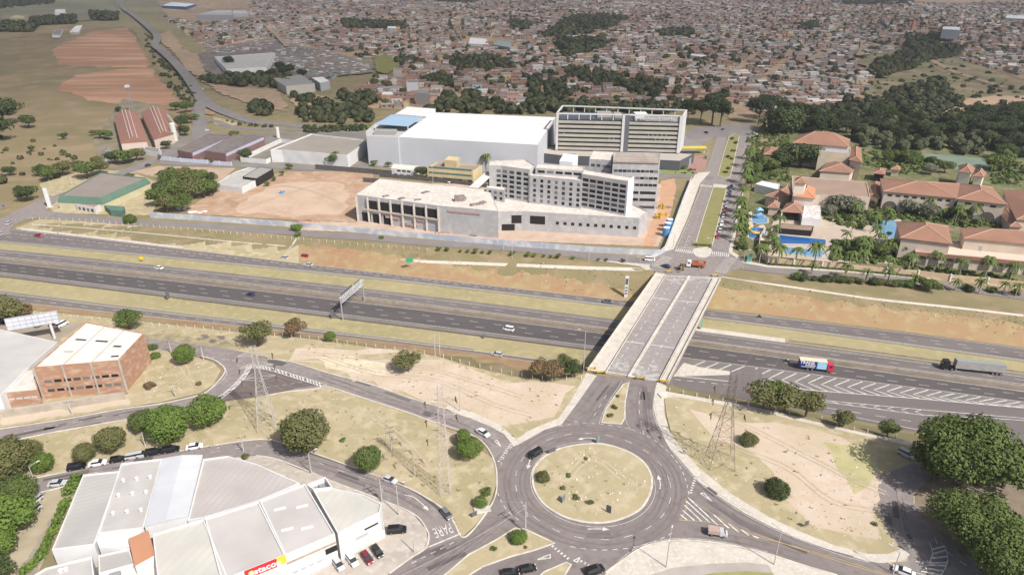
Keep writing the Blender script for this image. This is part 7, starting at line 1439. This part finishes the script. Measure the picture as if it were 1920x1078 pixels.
for x, y, w_, k in [(300,388,44,'mid'),(322,352,46,'mid'),(348,350,44,'olive'),(372,352,42,'mid'),(396,345,26,'dark'),(333,378,50,'mid'),(358,374,50,'olive'),(384,372,44,'mid'),(304,368,36,'dark'),(315,398,40,'olive'),(342,396,40,'mid'),(398,362,30,'mid'),(288,375,24,'mid'),
 (52,378,36,'dark'),(40,370,26,'dark'),(22,330,22,'dark'),(10,235,60,'dark'),(56,240,30,'dark'),(0,265,56,'dark'),(92,340,34,'mid'),(78,330,26,'dark'),(120,330,34,'olive'),(150,322,26,'olive'),(165,335,40,'mid'),(190,328,34,'olive'),(212,308,28,'dark'),(236,308,34,'mid'),(258,302,30,'olive'),(183,312,24,'olive'),(120,292,14,'olive'),(175,255,14,'olive'),(190,260,20,'mid'),(205,262,22,'mid'),(120,262,16,'dark'),(60,285,14,'dark'),
 (340,240,26,'dark'),(352,232,24,'olive'),(350,212,28,'mid'),(330,208,20,'mid'),(348,255,24,'dark'),(366,226,16,'bright'),(312,280,20,'dark'),(222,212,14,'dark'),(300,300,12,'olive'),(396,262,10,'dark'),(628,310,30,'mid'),(462,300,26,'dark'),(400,308,14,'olive'),(440,262,20,'mid'),(543,318,14,'mid'),(530,330,12,'mid'),(515,340,12,'bright'),(500,350,12,'bright'),(702,312,14,'mid'),(728,314,13,'olive'),(793,334,26,'dark'),
 (935,314,14,'dark'),(950,312,14,'dark'),(970,308,18,'dark'),(985,312,15,'dark'),(1003,312,14,'dark')]: mt(x, y, w_, k)
# young trees along the service road
for i, x in enumerate([823,838,864,878,892,905,918,962,990,1002,1020,1032,1046,1075,1122,1137,1168]):
    mt(x, 471+(x-823)*.062, R.choice([8,10,12]), R.choice(['mid','bright','mid']))
# palms
def palm_proto(nm, n, L, droop, h):
    t = thing(nm, 'x', 'palm'); MB().tube((0,0,-.1),(0,0,h*.6),.22,.17,n=8).tube((0,0,h*.6),(0,0,h),.17,.14,n=8).build('trunk', mat('palm trunk', (.34,.30,.25), .9, (.27,.23,.19), 1.5), t); q = MB(); rng = random.Random(n)
    for k in range(n):
        a = 6.283*k/n+rng.uniform(-.2,.2); el = rng.uniform(-.15,1.1); pr = Vector((0,0,h)); ca, sa = math.cos(a), math.sin(a); side = Vector((-sa, ca, 0)); prev = None
        for j in range(6):
            s = (j+1)/6; rr = L*s*math.cos(el*.8); zz = h+L*s*math.sin(el)-droop*L*s*s; c = Vector((ca*rr, sa*rr, zz)); wd = L*.14*(1-abs(s-.45)*1.1)
            cur = (c+side*wd-Vector((0,0,wd*.5)), c, c-side*wd-Vector((0,0,wd*.5)))
            if prev is None: prev = (pr+side*.08, pr, pr-side*.08)
            q.add([*prev, *cur], [(0,1,4,3),(1,2,5,4)]); prev = cur
    q.build('fronds', LEAF['palm'], t); return freeze(t)
PP = {'tall': palm_proto('palm_tree', 18, 3.6, .95, 7.5), 'short': palm_proto('palm_tree', 14, 2.6, .8, 4.0)}
for p_ in PP.values(): p_.location = (0, 40, -60)
used_p = set()
def palm(x, y, label, kind='tall', sc=1.0, group=None, leaf=None):
    w = G(x, y); p = PP[kind]
    if kind not in used_p: used_p.add(kind); r = p; r.location = w
    else: r = dup(p, w, TR.uniform(0,6.28), sc)
    r.scale = (sc, sc, sc*TR.uniform(.9,1.15)); r['label'] = label; r['category'] = 'palm'
    if group: r['group'] = group
for i, (x, y) in enumerate([(1423,494),(1458,497),(1491,498),(1525,502),(1558,504),(1590,507),(1612,505),(1662,512),(1700,516),(1749,512),(1797,520),(1845,524),(1892,530)]):
    palm(x, y, ['first','second','third','fourth','fifth','sixth','seventh','eighth','ninth','tenth','eleventh','twelfth','last'][i]+' tall palm from the left along the peach resort wall', 'tall', TR.uniform(1.05,1.35), 'palms along the resort wall')
for i, (x, y) in enumerate([(1522,514),(1585,521),(1622,529),(1664,530),(1711,535),(1790,545),(1835,550),(1880,552),(1903,556)]):
    palm(x, y, ['first','second','third','fourth','fifth','sixth','seventh','eighth','last'][i]+' short palm from the left on the verge below the resort road', 'short', TR.uniform(1.1,1.4), 'short palms on the verge below the resort road')
for i, (x, y) in enumerate([(1405,300),(1402,315),(1400,330),(1398,346),(1396,360),(1393,374),(1391,386),(1388,400),(1386,412),(1384,424),(1382,437),(1380,450)]):
    palm(x, y, ['farthest','second farthest','third farthest','fourth farthest','fifth farthest','sixth farthest','sixth nearest','fifth nearest','fourth nearest','third nearest','second nearest','nearest'][i]+' palm of the row on the right side of the boulevard', 'tall', TR.uniform(1.1,1.4), 'palms on the right side of the boulevard')
for i, (x, y) in enumerate([(848,312),(864,313),(876,315),(888,312),(899,316),(912,322)]): palm(x, y, ['first','second','third','fourth','fifth','last'][i]+' tall palm from the left behind the ochre office', 'tall', 1.35, 'palms behind the ochre office')
def inpoly(x, y, P_):
    c = False; n = len(P_)
    for i in range(n):
        x1, y1 = P_[i]; x2, y2 = P_[i-1]
        if (y1 > y) != (y2 > y) and x < (x2-x1)*(y-y1)/(y2-y1)+x1: c = not c
    return c
RES_FREE = [[(1395,300),(1480,250),(1480,340),(1400,345)],[(1540,370),(1640,372),(1790,410),(1800,425),(1680,412),(1600,432),(1540,412)],[(1600,280),(1740,295),(1790,312),(1690,330),(1600,305)],[(1560,455),(1620,455),(1670,465),(1712,478),(1712,500),(1560,490)],[(1392,385),(1405,395),(1398,470),(1385,470)],[(1850,300),(1919,310),(1919,350),(1860,345)],[(1792,412),(1900,400),(1905,425),(1800,427)],[(1700,500),(1900,522),(1900,530),(1700,510)]]
for x, y, w_, k, h in [(1500,312,72,'dark',9),(1462,315,50,'dark',7),(1470,248,84,'dark',9),(1440,320,40,'mid',5),(1578,398,56,'grey',5),(1600,402,40,'grey',4.5),(1555,405,30,'grey',4),(1690,395,34,'grey',5),(1706,402,36,'grey',5),(1735,410,34,'grey',5),(1650,486,34,'mid',5),(1690,484,34,'mid',6),(1712,482,30,'mid',6),(1664,448,12,'dark',3),(1618,470,26,'mid',5),(1868,320,48,'mid',6),(1885,300,40,'dark',7),(1700,306,34,'mid',5),(1668,302,30,'mid',5),(1770,325,30,'mid',5),(1745,328,26,'grey',4),(1780,408,26,'mid',4),(1415,330,30,'mid',5),(1408,352,26,'mid',5),(1420,312,28,'dark',6),(1740,545,34,'mid',3),(1725,538,24,'mid',3)]: mt(x, y, w_, k, h)
def res_pt(i): P_ = RES_FREE[i % len(RES_FREE)]; xs = [p[0] for p in P_]; ys = [p[1] for p in P_]; return (TR.uniform(min(xs), max(xs)), TR.uniform(min(ys), max(ys)), P_)
n_ = 0; i = 0
while n_ < 46 and i < 900:
    x, y, P_ = res_pt(i); i += 1
    if not inpoly(x, y, P_): continue
    n_ += 1
    if TR.random() < .5: palm(x, y, 'garden palm growing among shrubs near '+near_name(x, y), TR.choice(['tall','short','short']), TR.uniform(.9,1.2), 'garden palms near '+near_name(x, y))
    else: mt(x, y, TR.uniform(12,22), TR.choice(['mid','mid','olive','bright','dark']), h=2.2)
TERP = [[(1545,408),(1640,410),(1688,413),(1632,440),(1560,436)],[(1550,455),(1600,450),(1640,455),(1705,478),(1690,498),(1560,488)],[(1445,420),(1460,425),(1455,480),(1440,470)],[(1540,300),(1600,330),(1650,325),(1600,295)],[(1700,395),(1800,412),(1890,402),(1800,424)]]
for P_ in TERP:
    k = 0
    for _ in range(200):
        x, y = TR.uniform(min(p[0] for p in P_), max(p[0] for p in P_)), TR.uniform(min(p[1] for p in P_), max(p[1] for p in P_))
        if k < 8 and inpoly(x, y, P_): palm(x, y, 'palm beside %s' % near_name(x, y), TR.choice(['tall','short','tall']), TR.uniform(.85,1.2), 'palms beside '+near_name(x, y)); k += 1
for i, x in enumerate([1494,1507,1528,1545,1552,1575,1590,1612,1636,1650,1668,1685,1700,1762,1815,1858,1905]):
    bush(x, 524+(x-1494)*.066, TR.uniform(15,24), TR.choice(['mid','dark','olive']), '%s shrub from the left on the verge below the resort road' % ['first','second','third','fourth','fifth','sixth','seventh','eighth','ninth','tenth','eleventh','twelfth','thirteenth','fourteenth','fifteenth','sixteenth','last'][i], group='shrubs below the resort road')
for i, (x, y) in enumerate([(1360,325),(1366,318),(1372,300),(1364,296),(1375,285),(1379,270),(1372,262)]): bush(x, y, 9, TR.choice(['mid','olive','dark']), '%s shrub up the far median of the boulevard' % ['first','second','third','fourth','fifth','sixth','last'][i], group='shrubs of the far boulevard median')
# tall dark eucalypts and the dark belt, each a tree; farther woods as one mass
for x, y, w_, h in [(1335,234,58,19),(1312,236,40,16),(1350,238,44,16),(1222,208,24,15),(1290,222,26,13),(1422,232,46,16),(1438,224,42,16),(1455,250,50,10),(430,130,20,11),(545,142,22,9),(513,150,20,9),(533,148,24,10),(525,140,20,11),(570,150,20,8),(452,162,24,6),(495,150,20,6)]: mt(x, y, w_, 'deep', h)
BELT = [(1410,250),(1420,215),(1500,222),(1600,238),(1680,222),(1760,238),(1860,218),(1985,222),(1985,300),(1890,292),(1700,268),(1600,262),(1480,256)]
n_ = 0; i = 0
while n_ < 80 and i < 2000:
    i += 1; x = TR.uniform(1410,1985); y = 215+(i*7.13 % 85)
    if inpoly(x, y, BELT): n_ += 1; mt(x, y, TR.uniform(26,46), TR.choice(['deep','deep','deep','dark','deep']), TR.uniform(6,11))
WOODS = [[(1740,232),(1860,215),(1990,218),(1990,262),(1740,262)],[(1600,236),(1740,232),(1740,256),(1600,262)],[(1590,258),(1919,264),(1990,300),(1850,292),(1700,287),(1600,278)],[(560,212),(600,200),(640,203),(700,214),(690,236),(600,234),(560,228)],[(470,205),(500,195),(520,215),(480,222)],[(640,172),(690,180),(715,200),(680,205),(640,190)],[(540,180),(600,192),(640,205),(560,200)],[(800,212),(830,180),(880,175),(960,206),(1050,200),(1300,200),(1310,215),(800,214)],[(790,150),(830,142),(870,165),(830,168)],[(1020,72),(1070,35),(1150,30),(1180,38),(1130,60),(1060,75)],[(1040,82),(1130,75),(1130,92),(1060,112),(1050,95)],[(960,45),(1000,48),(990,60),(960,58)],[(1050,132),(1110,130),(1250,162),(1240,178),(1180,172),(1090,158)],[(985,150),(1060,150),(1080,205),(985,205)],[(1630,125),(1700,95),(1790,90),(1800,105),(1700,135),(1650,150)],[(640,42),(760,48),(760,58),(650,55)],[(830,110),(930,105),(960,128),(860,135)],[(820,-2),(900,0),(890,8),(820,6)],[(-60,-8),(110,-6),(100,8),(0,18),(-60,18)],[(-60,45),(70,50),(60,62),(-60,60)],[(60,40),(140,35),(140,46),(60,50)],[(170,26),(220,28),(220,40),(175,40)],[(376,150),(440,140),(545,150),(540,168),(400,162)],[(1500,215),(1640,185),(1760,150),(1800,200),(1740,222),(1600,236)],[(1700,75),(1760,72),(1760,90),(1700,95)],[(1500,60),(1500,50),(1530,48),(1530,58)],[(1560,0),(1720,0),(1700,12),(1590,10)],[(0,330),(0,350),(10,350),(10,330)],[(740,110),(780,112),(800,125),(750,125)],[(1230,62),(1300,60),(1300,72),(1240,74)]]
MORE = []
for P_ in WOODS:
    xs = [p[0] for p in P_]; ys = [p[1] for p in P_]; yc = sum(ys)/len(ys); area = (max(xs)-min(xs))*(max(ys)-min(ys)); cellpx = max(2.0, 9*yc/200.)
    for _ in range(int(min(700, area/cellpx/ max(1.2, cellpx*.45)*.8))):
        x, y = TR.uniform(min(xs), max(xs)), TR.uniform(min(ys), max(ys))
        if inpoly(x, y, P_): MORE.append((x, y))
LEAFI = {}
WV, WF = [], 0
def far_crown(vs, x, y, z, r, n, rng):
    for _ in range(n):
        d = Vector((rng.gauss(0,1), rng.gauss(0,1), rng.gauss(.3,.8))).normalized(); c = Vector((x, y, z+r*.8))+Vector((d.x*r, d.y*r, d.z*r*.8))*rng.uniform(.6,1.05); a = d.orthogonal().normalized()*r*.34; b = d.cross(a)*rng.uniform(.7,1.2)
        vs.extend([c-a-b, c+a-b*.8, c+a+b, c-a*.8+b])
def bulk(name, vs, m, n=4):
    arr = np.array([tuple(v) for v in vs], np.float32); N = len(arr)//n; me = bpy.data.meshes.new(name); me.vertices.add(len(arr)); me.vertices.foreach_set('co', arr.ravel()); me.loops.add(N*n); me.loops.foreach_set('vertex_index', np.arange(N*n)); me.polygons.add(N); me.polygons.foreach_set('loop_start', np.arange(0, N*n, n)); me.update()
    for q in (m if isinstance(m, list) else [m]): me.materials.append(q)
    o = bpy.data.objects.new(name, me); COL.objects.link(o); return o
wv = []
for x, y in MORE:
    w = G(x, y); far_crown(wv, w[0], w[1], H(w[0], w[1]), TR.uniform(2.4,5.4)*(1 if y > 100 else 1.4), 46 if y > 100 else 22, TR)
# dense shrubbery of the resort garden, too thick to count
gvv = []
for P_ in RES_FREE+[[(1400,250),(1480,240),(1480,300),(1400,330)]]:
    xs = [p[0] for p in P_]; ys = [p[1] for p in P_]; k = 0; n_ = int((max(xs)-min(xs))*(max(ys)-min(ys))/18)
    while k < n_:
        x, y = TR.uniform(min(xs), max(xs)), TR.uniform(min(ys), max(ys)); k += 1
        if inpoly(x, y, P_): w = G(x, y); far_crown(gvv, w[0], w[1], w[2]-.4, TR.uniform(.6,1.5), 30, TR)
o = bulk('garden_shrubs', gvv, LEAF['mid']); tag(o, 'thick planting of shrubs filling the resort garden', 'shrubs', kind='stuff')
# sprinkled scrub on the ravine, fields and roadsides
for P_, n_, r0 in (([(1600,130),(1700,110),(1800,120),(1919,165),(1990,200),(1990,230),(1500,235),(1560,200)], 420, 2.2),([(-100,200),(80,240),(150,300),(100,340),(-100,360)], 40, 1.5),([(262,60),(280,110),(335,190),(372,200),(370,180),(330,115),(300,75)], 90, 2.0),([(560,240),(690,236),(690,246),(575,250)], 120, 1.4),([(560,200),(640,195),(640,208),(560,210)], 60, 1.5),([(400,224),(460,238),(520,240),(440,228)], 14, 1.2),([(1242,322),(1300,312),(1310,330)], 8, .8)):
    xs = [p[0] for p in P_]; ys = [p[1] for p in P_]; k = 0
    while k < n_:
        x, y = TR.uniform(min(xs), max(xs)), TR.uniform(min(ys), max(ys))
        if inpoly(x, y, P_): w = G(x, y); far_crown(wv, w[0], w[1], w[2]-r0*.3, r0*TR.uniform(.6,1.6), 30, TR); k += 1
# ------------------------------------------------------------------ the dense hillside town
FAV = [(200,-60),(330,8),(300,30),(345,60),(395,95),(480,85),(700,112),(752,122),(742,140),(700,150),(702,165),(640,180),(650,200),(700,200),(800,208),(1040,205),(1300,203),(1400,198),(1418,215),(1500,222),(1600,190),(1640,150),(1600,118),(1680,92),(1760,85),(1800,112),(1990,175),(2100,180),(2100,-60)]
HOLES = WOODS[:-4] + [[(372,105),(395,90),(500,70),(620,95),(700,115),(705,140),(640,165),(600,160),(520,165),(420,160)],[(495,125),(640,120),(640,165),(495,170)],[(1355,202),(1400,196),(1416,215),(1410,232),(1370,228)],[(700,108),(725,104),(752,122),(730,142),(706,138)],[(870,68),(965,72),(965,92),(870,86)],[(430,0),(470,0),(470,40),(360,45),(290,30),(300,0)],[(-80,-80),(240,-80),(240,80),(-80,80)],[(1560,-30),(1990,-30),(1990,2),(1800,8),(1560,4)]]
patch('town_ground', [(250,-40),(300,10),(345,60),(395,92),(480,85),(700,112),(742,140),(640,180),(650,200),(800,208),(1300,203),(1400,198),(1500,222),(1600,190),(1640,150),(1600,118),(1680,92),(1760,85),(1800,112),(1990,175),(2300,150),(2300,-40)], mat('town dirt', (.36,.245,.155), .95, (.24,.175,.11), .02, (.35,.65), col3=(.42,.30,.19), scale3=.06), dz=-.1)
ROOFS = [mat('pale fibre roof', (0.345,0.312,0.293), .9, (0.247,0.227,0.215), .5), mat('faded terracotta', (0.280,0.169,0.124), .9, (0.215,0.130,0.098), .4), mat('brown clay roof', (0.221,0.137,0.098), .9, (0.169,0.111,0.085), .4), mat('dark fibre roof', (0.163,0.150,0.143), .9, (0.215,0.195,0.182), .4), mat('whitened roof', (0.546,0.520,0.494), .9, (0.429,0.403,0.384), .4), mat('orange tile roof', (0.351,0.189,0.124), .9, (0.273,0.150,0.104), .4)]
RW_ = [.30,.24,.18,.11,.10,.07]
WALLS = [mat('brick block wall', (0.280,0.176,0.130), .95, (0.345,0.227,0.176), .5), mat('grey block wall', (0.325,0.293,0.267), .95, (0.247,0.221,0.202), .5), mat('painted town wall', (0.546,0.520,0.488), .9, (0.468,0.442,0.403), .3), mat('yellowish town wall', (0.468,0.377,0.240), .9), mat('pinkish town wall', (0.429,0.286,0.247), .9), mat('bluish town wall', (0.286,0.377,0.429), .9)]
WW_ = [.30,.34,.2,.08,.07,.01]
FR = random.Random(5)
def house(vs, ms, x, y, z, a, b, h, rz, rk, wk, gable):
    C, S = math.cos(rz), math.sin(rz)
    def P_(dx, dy, dz): return (x+dx*C-dy*S, y+dx*S+dy*C, z+dz)
    lo = [P_(-a,-b,-2), P_(a,-b,-2), P_(a,b,-2), P_(-a,b,-2)]; hi = [P_(-a,-b,h), P_(a,-b,h), P_(a,b,h), P_(-a,b,h)]
    for i in range(4): vs += [lo[i], lo[(i+1)%4], hi[(i+1)%4], hi[i]]; ms.append(6+wk)
    e = .35; A, B = a+e, b+e
    if gable:
        r0, r1 = P_(-A,0,h+1.1), P_(A,0,h+1.1); c = [P_(-A,-B,h-.1), P_(A,-B,h-.1), P_(A,B,h-.1), P_(-A,B,h-.1)]
        vs += [c[0],c[1],r1,r0, c[2],c[3],r0,r1]; ms += [rk, rk]; vs += [c[1],c[2],r1,r1, c[3],c[0],r0,r0]; ms += [6+wk, 6+wk]
    else:
        c = [P_(-A,-B,h), P_(A,-B,h), P_(A,B,h+.5), P_(-A,B,h+.5)]; vs += c; ms.append(rk); vs += [P_(-A,-B,h-.15), P_(A,-B,h-.15), c[1], c[0]]; ms.append(rk)
    if h > 2.6 and y < 1500:   # dark openings, two on the side towards the valley
        for k in (-.5, .4):
            w_, zz = a*.16, h*.35; vs += [P_(a*k-w_,-b-.04,zz), P_(a*k+w_,-b-.04,zz), P_(a*k+w_,-b-.04,zz+1.1), P_(a*k-w_,-b-.04,zz+1.1)]; ms.append(12)
TOWNM = ROOFS+WALLS+[HOLE]
DR = [((1600,10),(1560,62)),((1485,98),(1436,150)),((1548,92),(1515,122)),((1268,104),(1222,136)),((1418,102),(1370,145)),((480,36),(545,96)),((1618,78),(1608,112)),((1742,113),(1885,168)),((520,50),(560,92)),((870,20),(850,60)),((1000,70),(940,110)),((1110,100),(1080,128)),((1330,40),(1290,75)),((1180,60),(1160,90)),((690,95),(640,108)),((960,0),(930,30)),((1640,30),(1760,70)),((1800,120),(1930,150)),((770,60),(820,100)),((1390,60),(1370,90))]
def near_road(x, y):
    for (x1, y1), (x2, y2) in DR:
        L = (x2-x1)**2+(y2-y1)**2; t = max(0, min(1, ((x-x1)*(x2-x1)+(y-y1)*(y2-y1))/L)); dx, dy = x-x1-t*(x2-x1), y-y1-t*(y2-y1)
        if dx*dx+(dy*2.2)**2 < (3+y*.035)**2: return True
    return False
cells = []
ang0 = .28
ca, sa = math.cos(ang0), math.sin(ang0)
for iv in range(0, 240):
    v = 560+iv*10.2+ (iv//4)*6.5
    if v > 3100: break
    step = 10.5 if v < 1500 else 12.5
    if v > 2000 and iv % 2: continue
    uu = -2200.0
    while uu < 2400:
        uu += step*FR.uniform(.75,1.3)
        if int(uu/95) != int((uu-step)/95): uu += 5
        bend = 60*math.sin(uu/420.)+40*math.sin(v/300.); x = uu*ca-(v+bend*.4-900)*sa*.35; y = v+uu*sa*.35+bend*.25
        if y < 560: continue
        p = PX(x, y, hills(x, y))
        if not (-20 < p[0] < 1940 and -25 < p[1] < 222): continue
        if near_road(p[0], p[1]): continue
        if not inpoly(p[0], p[1], FAV) or any(inpoly(p[0], p[1], q) for q in HOLES): continue
        nz = math.sin(x/83.+y/61.)+math.sin(x/47.-y/95.)+math.sin(x/150.+2)
        cells.append((y, x, nz))
cells.sort()
# keep clear of the landmark buildings
LMK = [(o.location.x, o.location.y) for o in COL.objects if o.parent is None and o.get('category') in ('warehouse','house','hall','factory','steeple') and o.location.y > 540]
hv, hm, cnt = [], [], 0
BIG = ['left part of the town','middle of the town','right part of the town']
for y, x, nz in cells:
    if any((lx-x)**2+(ly-y)**2 < 20**2 for lx, ly in LMK): continue
    z = hills(x, y)
    if FR.random() < (.12 if nz < .3 else .24):
        far_crown(wv, x, y, z, FR.uniform(2.6,4.8), 36 if y < 1200 else 20, FR)
        if FR.random() < .6: continue
    if FR.random() < .09: continue
    sc = 1.0 if y < 2000 else 1.5
    a, b = FR.uniform(3.2,6.4)*sc, FR.uniform(2.4,4.2)*sc; h = FR.choice([2.3,2.5,2.7,2.8,3.0,5.2]) if FR.random() < .96 else 8; rz = ang0*.35+(math.pi/2 if FR.random() < .2 else 0)+FR.gauss(0,.1)
    if nz > 1.2: rk = FR.choices(range(6), [.2,.26,.24,.14,.04,.12])[0]
    elif nz < -1: rk = FR.choices(range(6), [.45,.08,.1,.2,.15,.02])[0]
    else: rk = FR.choices(range(6), RW_)[0]
    wk = FR.choices(range(6), WW_)[0]; g = FR.random() < .45
    if cnt < 300:
        vs, ms = [], []; house(vs, ms, 0, 0, 0, a, b, h, 0, rk, wk, g); o = bulk('town_house', vs, TOWNM); o.data.polygons.foreach_set('material_index', ms); o.location = (x, y, z); o.rotation_euler = (0,0,rz); cnt += 1
        p = PX(x, y, z); rc = ['pale grey','faded terracotta','brown','dark grey','whitish','orange tiled'][rk]; wc = ['brick','grey block','pale painted','yellowish','pinkish','bluish'][wk]
        tag(o, '%s house, %s %s roof, %s town edge' % (wc, rc, 'pitched' if g else 'flat', 'left' if p[0] < 700 else 'middle' if p[0] < 1150 else 'right'), 'house', 'near %s roofed %s houses, %s' % (rc, wc, 'left' if p[0] < 700 else 'middle' if p[0] < 1150 else 'right'))
    else: house(hv, hm, x, y, z, a, b, h, rz, rk, wk, g)
o = bulk('town_houses', hv, TOWNM); o.data.polygons.foreach_set('material_index', hm); tag(o, 'mass of small far houses covering the hillside town up to the horizon', 'houses', kind='stuff')
o = bulk('far_trees', wv, LEAF['far']); tag(o, 'far woods and scattered crowns among the town and ravine', 'trees', kind='stuff')
# crowded scrap yard
sv, smi = [], []; SY = [(372,105),(395,95),(500,75),(620,98),(700,122),(690,136),(620,148),(520,140),(500,98),(400,104)]; k = 0
while k < 520:
    x, y = FR.uniform(372,702), FR.uniform(75,150)
    if inpoly(x, y, SY): w = G(x, y); house(sv, smi, w[0], w[1], w[2]+1, FR.uniform(1,4.5), FR.uniform(1,2.4), FR.uniform(.3,2.6), FR.choice([.2,.1,1.4]), FR.choice([0,3,4,3,2]), FR.choice([1,2,5,1]), False); k += 1
o = bulk('scrap_rows', sv, TOWNM); o.data.polygons.foreach_set('material_index', smi); tag(o, 'rows of scrap cars and heaps in the grey yard', 'scrap', kind='stuff')
# grass tufts scattered on the near lots
LT = []; gv = []; GL = [[(0,840),(250,790),(500,745),(620,728),(812,795),(915,870),(925,940),(868,1000),(755,905),(530,828),(200,868),(0,905)],[(0,577),(300,607),(580,636),(815,667),(1035,716),(1060,770),(967,824),(800,755),(546,676),(300,640)],[(1262,760),(1640,830),(1660,900),(1690,1028),(1500,990),(1300,880)],[(300,665),(400,685),(395,720),(250,755)],[(1005,900),(1110,838),(1215,905),(1110,975)],[(1350,525),(1919,595),(1919,640),(1350,575)],[(560,455),(1220,505),(1180,560),(860,520),(560,480)],[(60,420),(480,445),(480,478),(60,438)]]
for P_ in GL:
    xs = [p[0] for p in P_]; ys = [p[1] for p in P_]; k = 0; n_ = int((max(xs)-min(xs))*(max(ys)-min(ys))/(30 if P_[0][0] != 1262 else 90))
    while k < n_:
        x, y = FR.uniform(min(xs), max(xs)), FR.uniform(min(ys), max(ys)); k += 1
        if not inpoly(x, y, P_): continue
        w = G(x, y); s = FR.uniform(.10,.26) if FR.random() < .93 else FR.uniform(.25,.5)
        for _ in range(5):
            a = FR.uniform(0,6.28); dx, dy = math.cos(a)*s, math.sin(a)*s; lx, ly = FR.uniform(-.5,.5)*s, FR.uniform(-.5,.5)*s; gv += [Vector((w[0]-dx*.3+lx, w[1]-dy*.3+ly, w[2])), Vector((w[0]+dx*.3+lx, w[1]+dy*.3+ly, w[2])), Vector((w[0]+dx+lx, w[1]+dy+ly, w[2]+s*1.1)), Vector((w[0]+dx*.4-dy*.4+lx, w[1]+dy*.4+dx*.4+ly, w[2]+s))]
for _ in range(1500):   # litter and stones
    P_ = FR.choice(GL); xs = [p[0] for p in P_]; ys = [p[1] for p in P_]; x, y = FR.uniform(min(xs), max(xs)), FR.uniform(min(ys), max(ys))
    if inpoly(x, y, P_): w = G(x, y); s_ = FR.uniform(.06,.22); zz = w[2]+(.3 if P_[0][0] == 1005 else .12); LT.append([(w[0]-s_,w[1]-s_,zz),(w[0]+s_,w[1]-s_*.7,zz),(w[0]+s_*.8,w[1]+s_,zz+s_),(w[0]-s_,w[1]+s_*.8,zz+s_)])
o = bulk('litter', [Vector(v) for q in LT for v in q], mat('pale stones', (.58,.55,.50), .9, (.35,.31,.27), .5)); tag(o, 'pale stones and litter scattered over the lots', 'litter', kind='stuff')
o = bulk('grass_tufts', gv, mat('tuft grass', (.34,.29,.16), .95, (.24,.24,.10), .12, (.4,.75))); tag(o, 'dry grass tufts scattered on the lots and banks', 'grass', kind='stuff')
# air between here and the far town
hz = MB().box((0, 1900, -16), (9600, 6400, 150)).build('haze', mat('haze', (1,1,1))); hz.data.materials.clear()
hm_ = bpy.data.materials.new('thin air'); hm_.use_nodes = True; t = hm_.node_tree
for n in list(t.nodes): t.nodes.remove(n)
out = t.nodes.new('ShaderNodeOutputMaterial'); v = t.nodes.new('ShaderNodeVolumePrincipled'); v.inputs['Color'].default_value = (.84,.88,.95,1); v.inputs['Density'].default_value = .00009; v.inputs['Anisotropy'].default_value = .2
t.links.new(v.outputs[0], out.inputs['Volume']); hz.data.materials.append(hm_); tag(hz, 'thin even haze over the whole place', 'haze', kind='stuff')
tag(PAINT.build('road_markings', M_white), kind='structure')
tag(YPAINT.build('yellow_markings', M_yellow), kind='structure')

# labels: where several things would read the same, say which one by its place in the row
ORD = ['leftmost','second','third','fourth','fifth','sixth','seventh','eighth','ninth','tenth','eleventh','twelfth','thirteenth','fourteenth','fifteenth','sixteenth','seventeenth','eighteenth','nineteenth','twentieth']
by = {}
for o in COL.objects:
    if o.parent is None and o.get('label') and not o.get('kind'): by.setdefault(o['label'], []).append(o)
for lb, os_ in by.items():
    if len(os_) < 2: continue
    os_.sort(key=lambda o: PX(*o.location)[0]); n = len(os_)
    for i, o in enumerate(os_):
        od = ORD[i] if i == 0 else ('rightmost' if i == n-1 else (ORD[i]+' from left' if i < 20 else ORD[min(19, n-1-i)]+' from right'))
        o['label'] = '%s: %s' % (od, lb) if n < 40 else lb
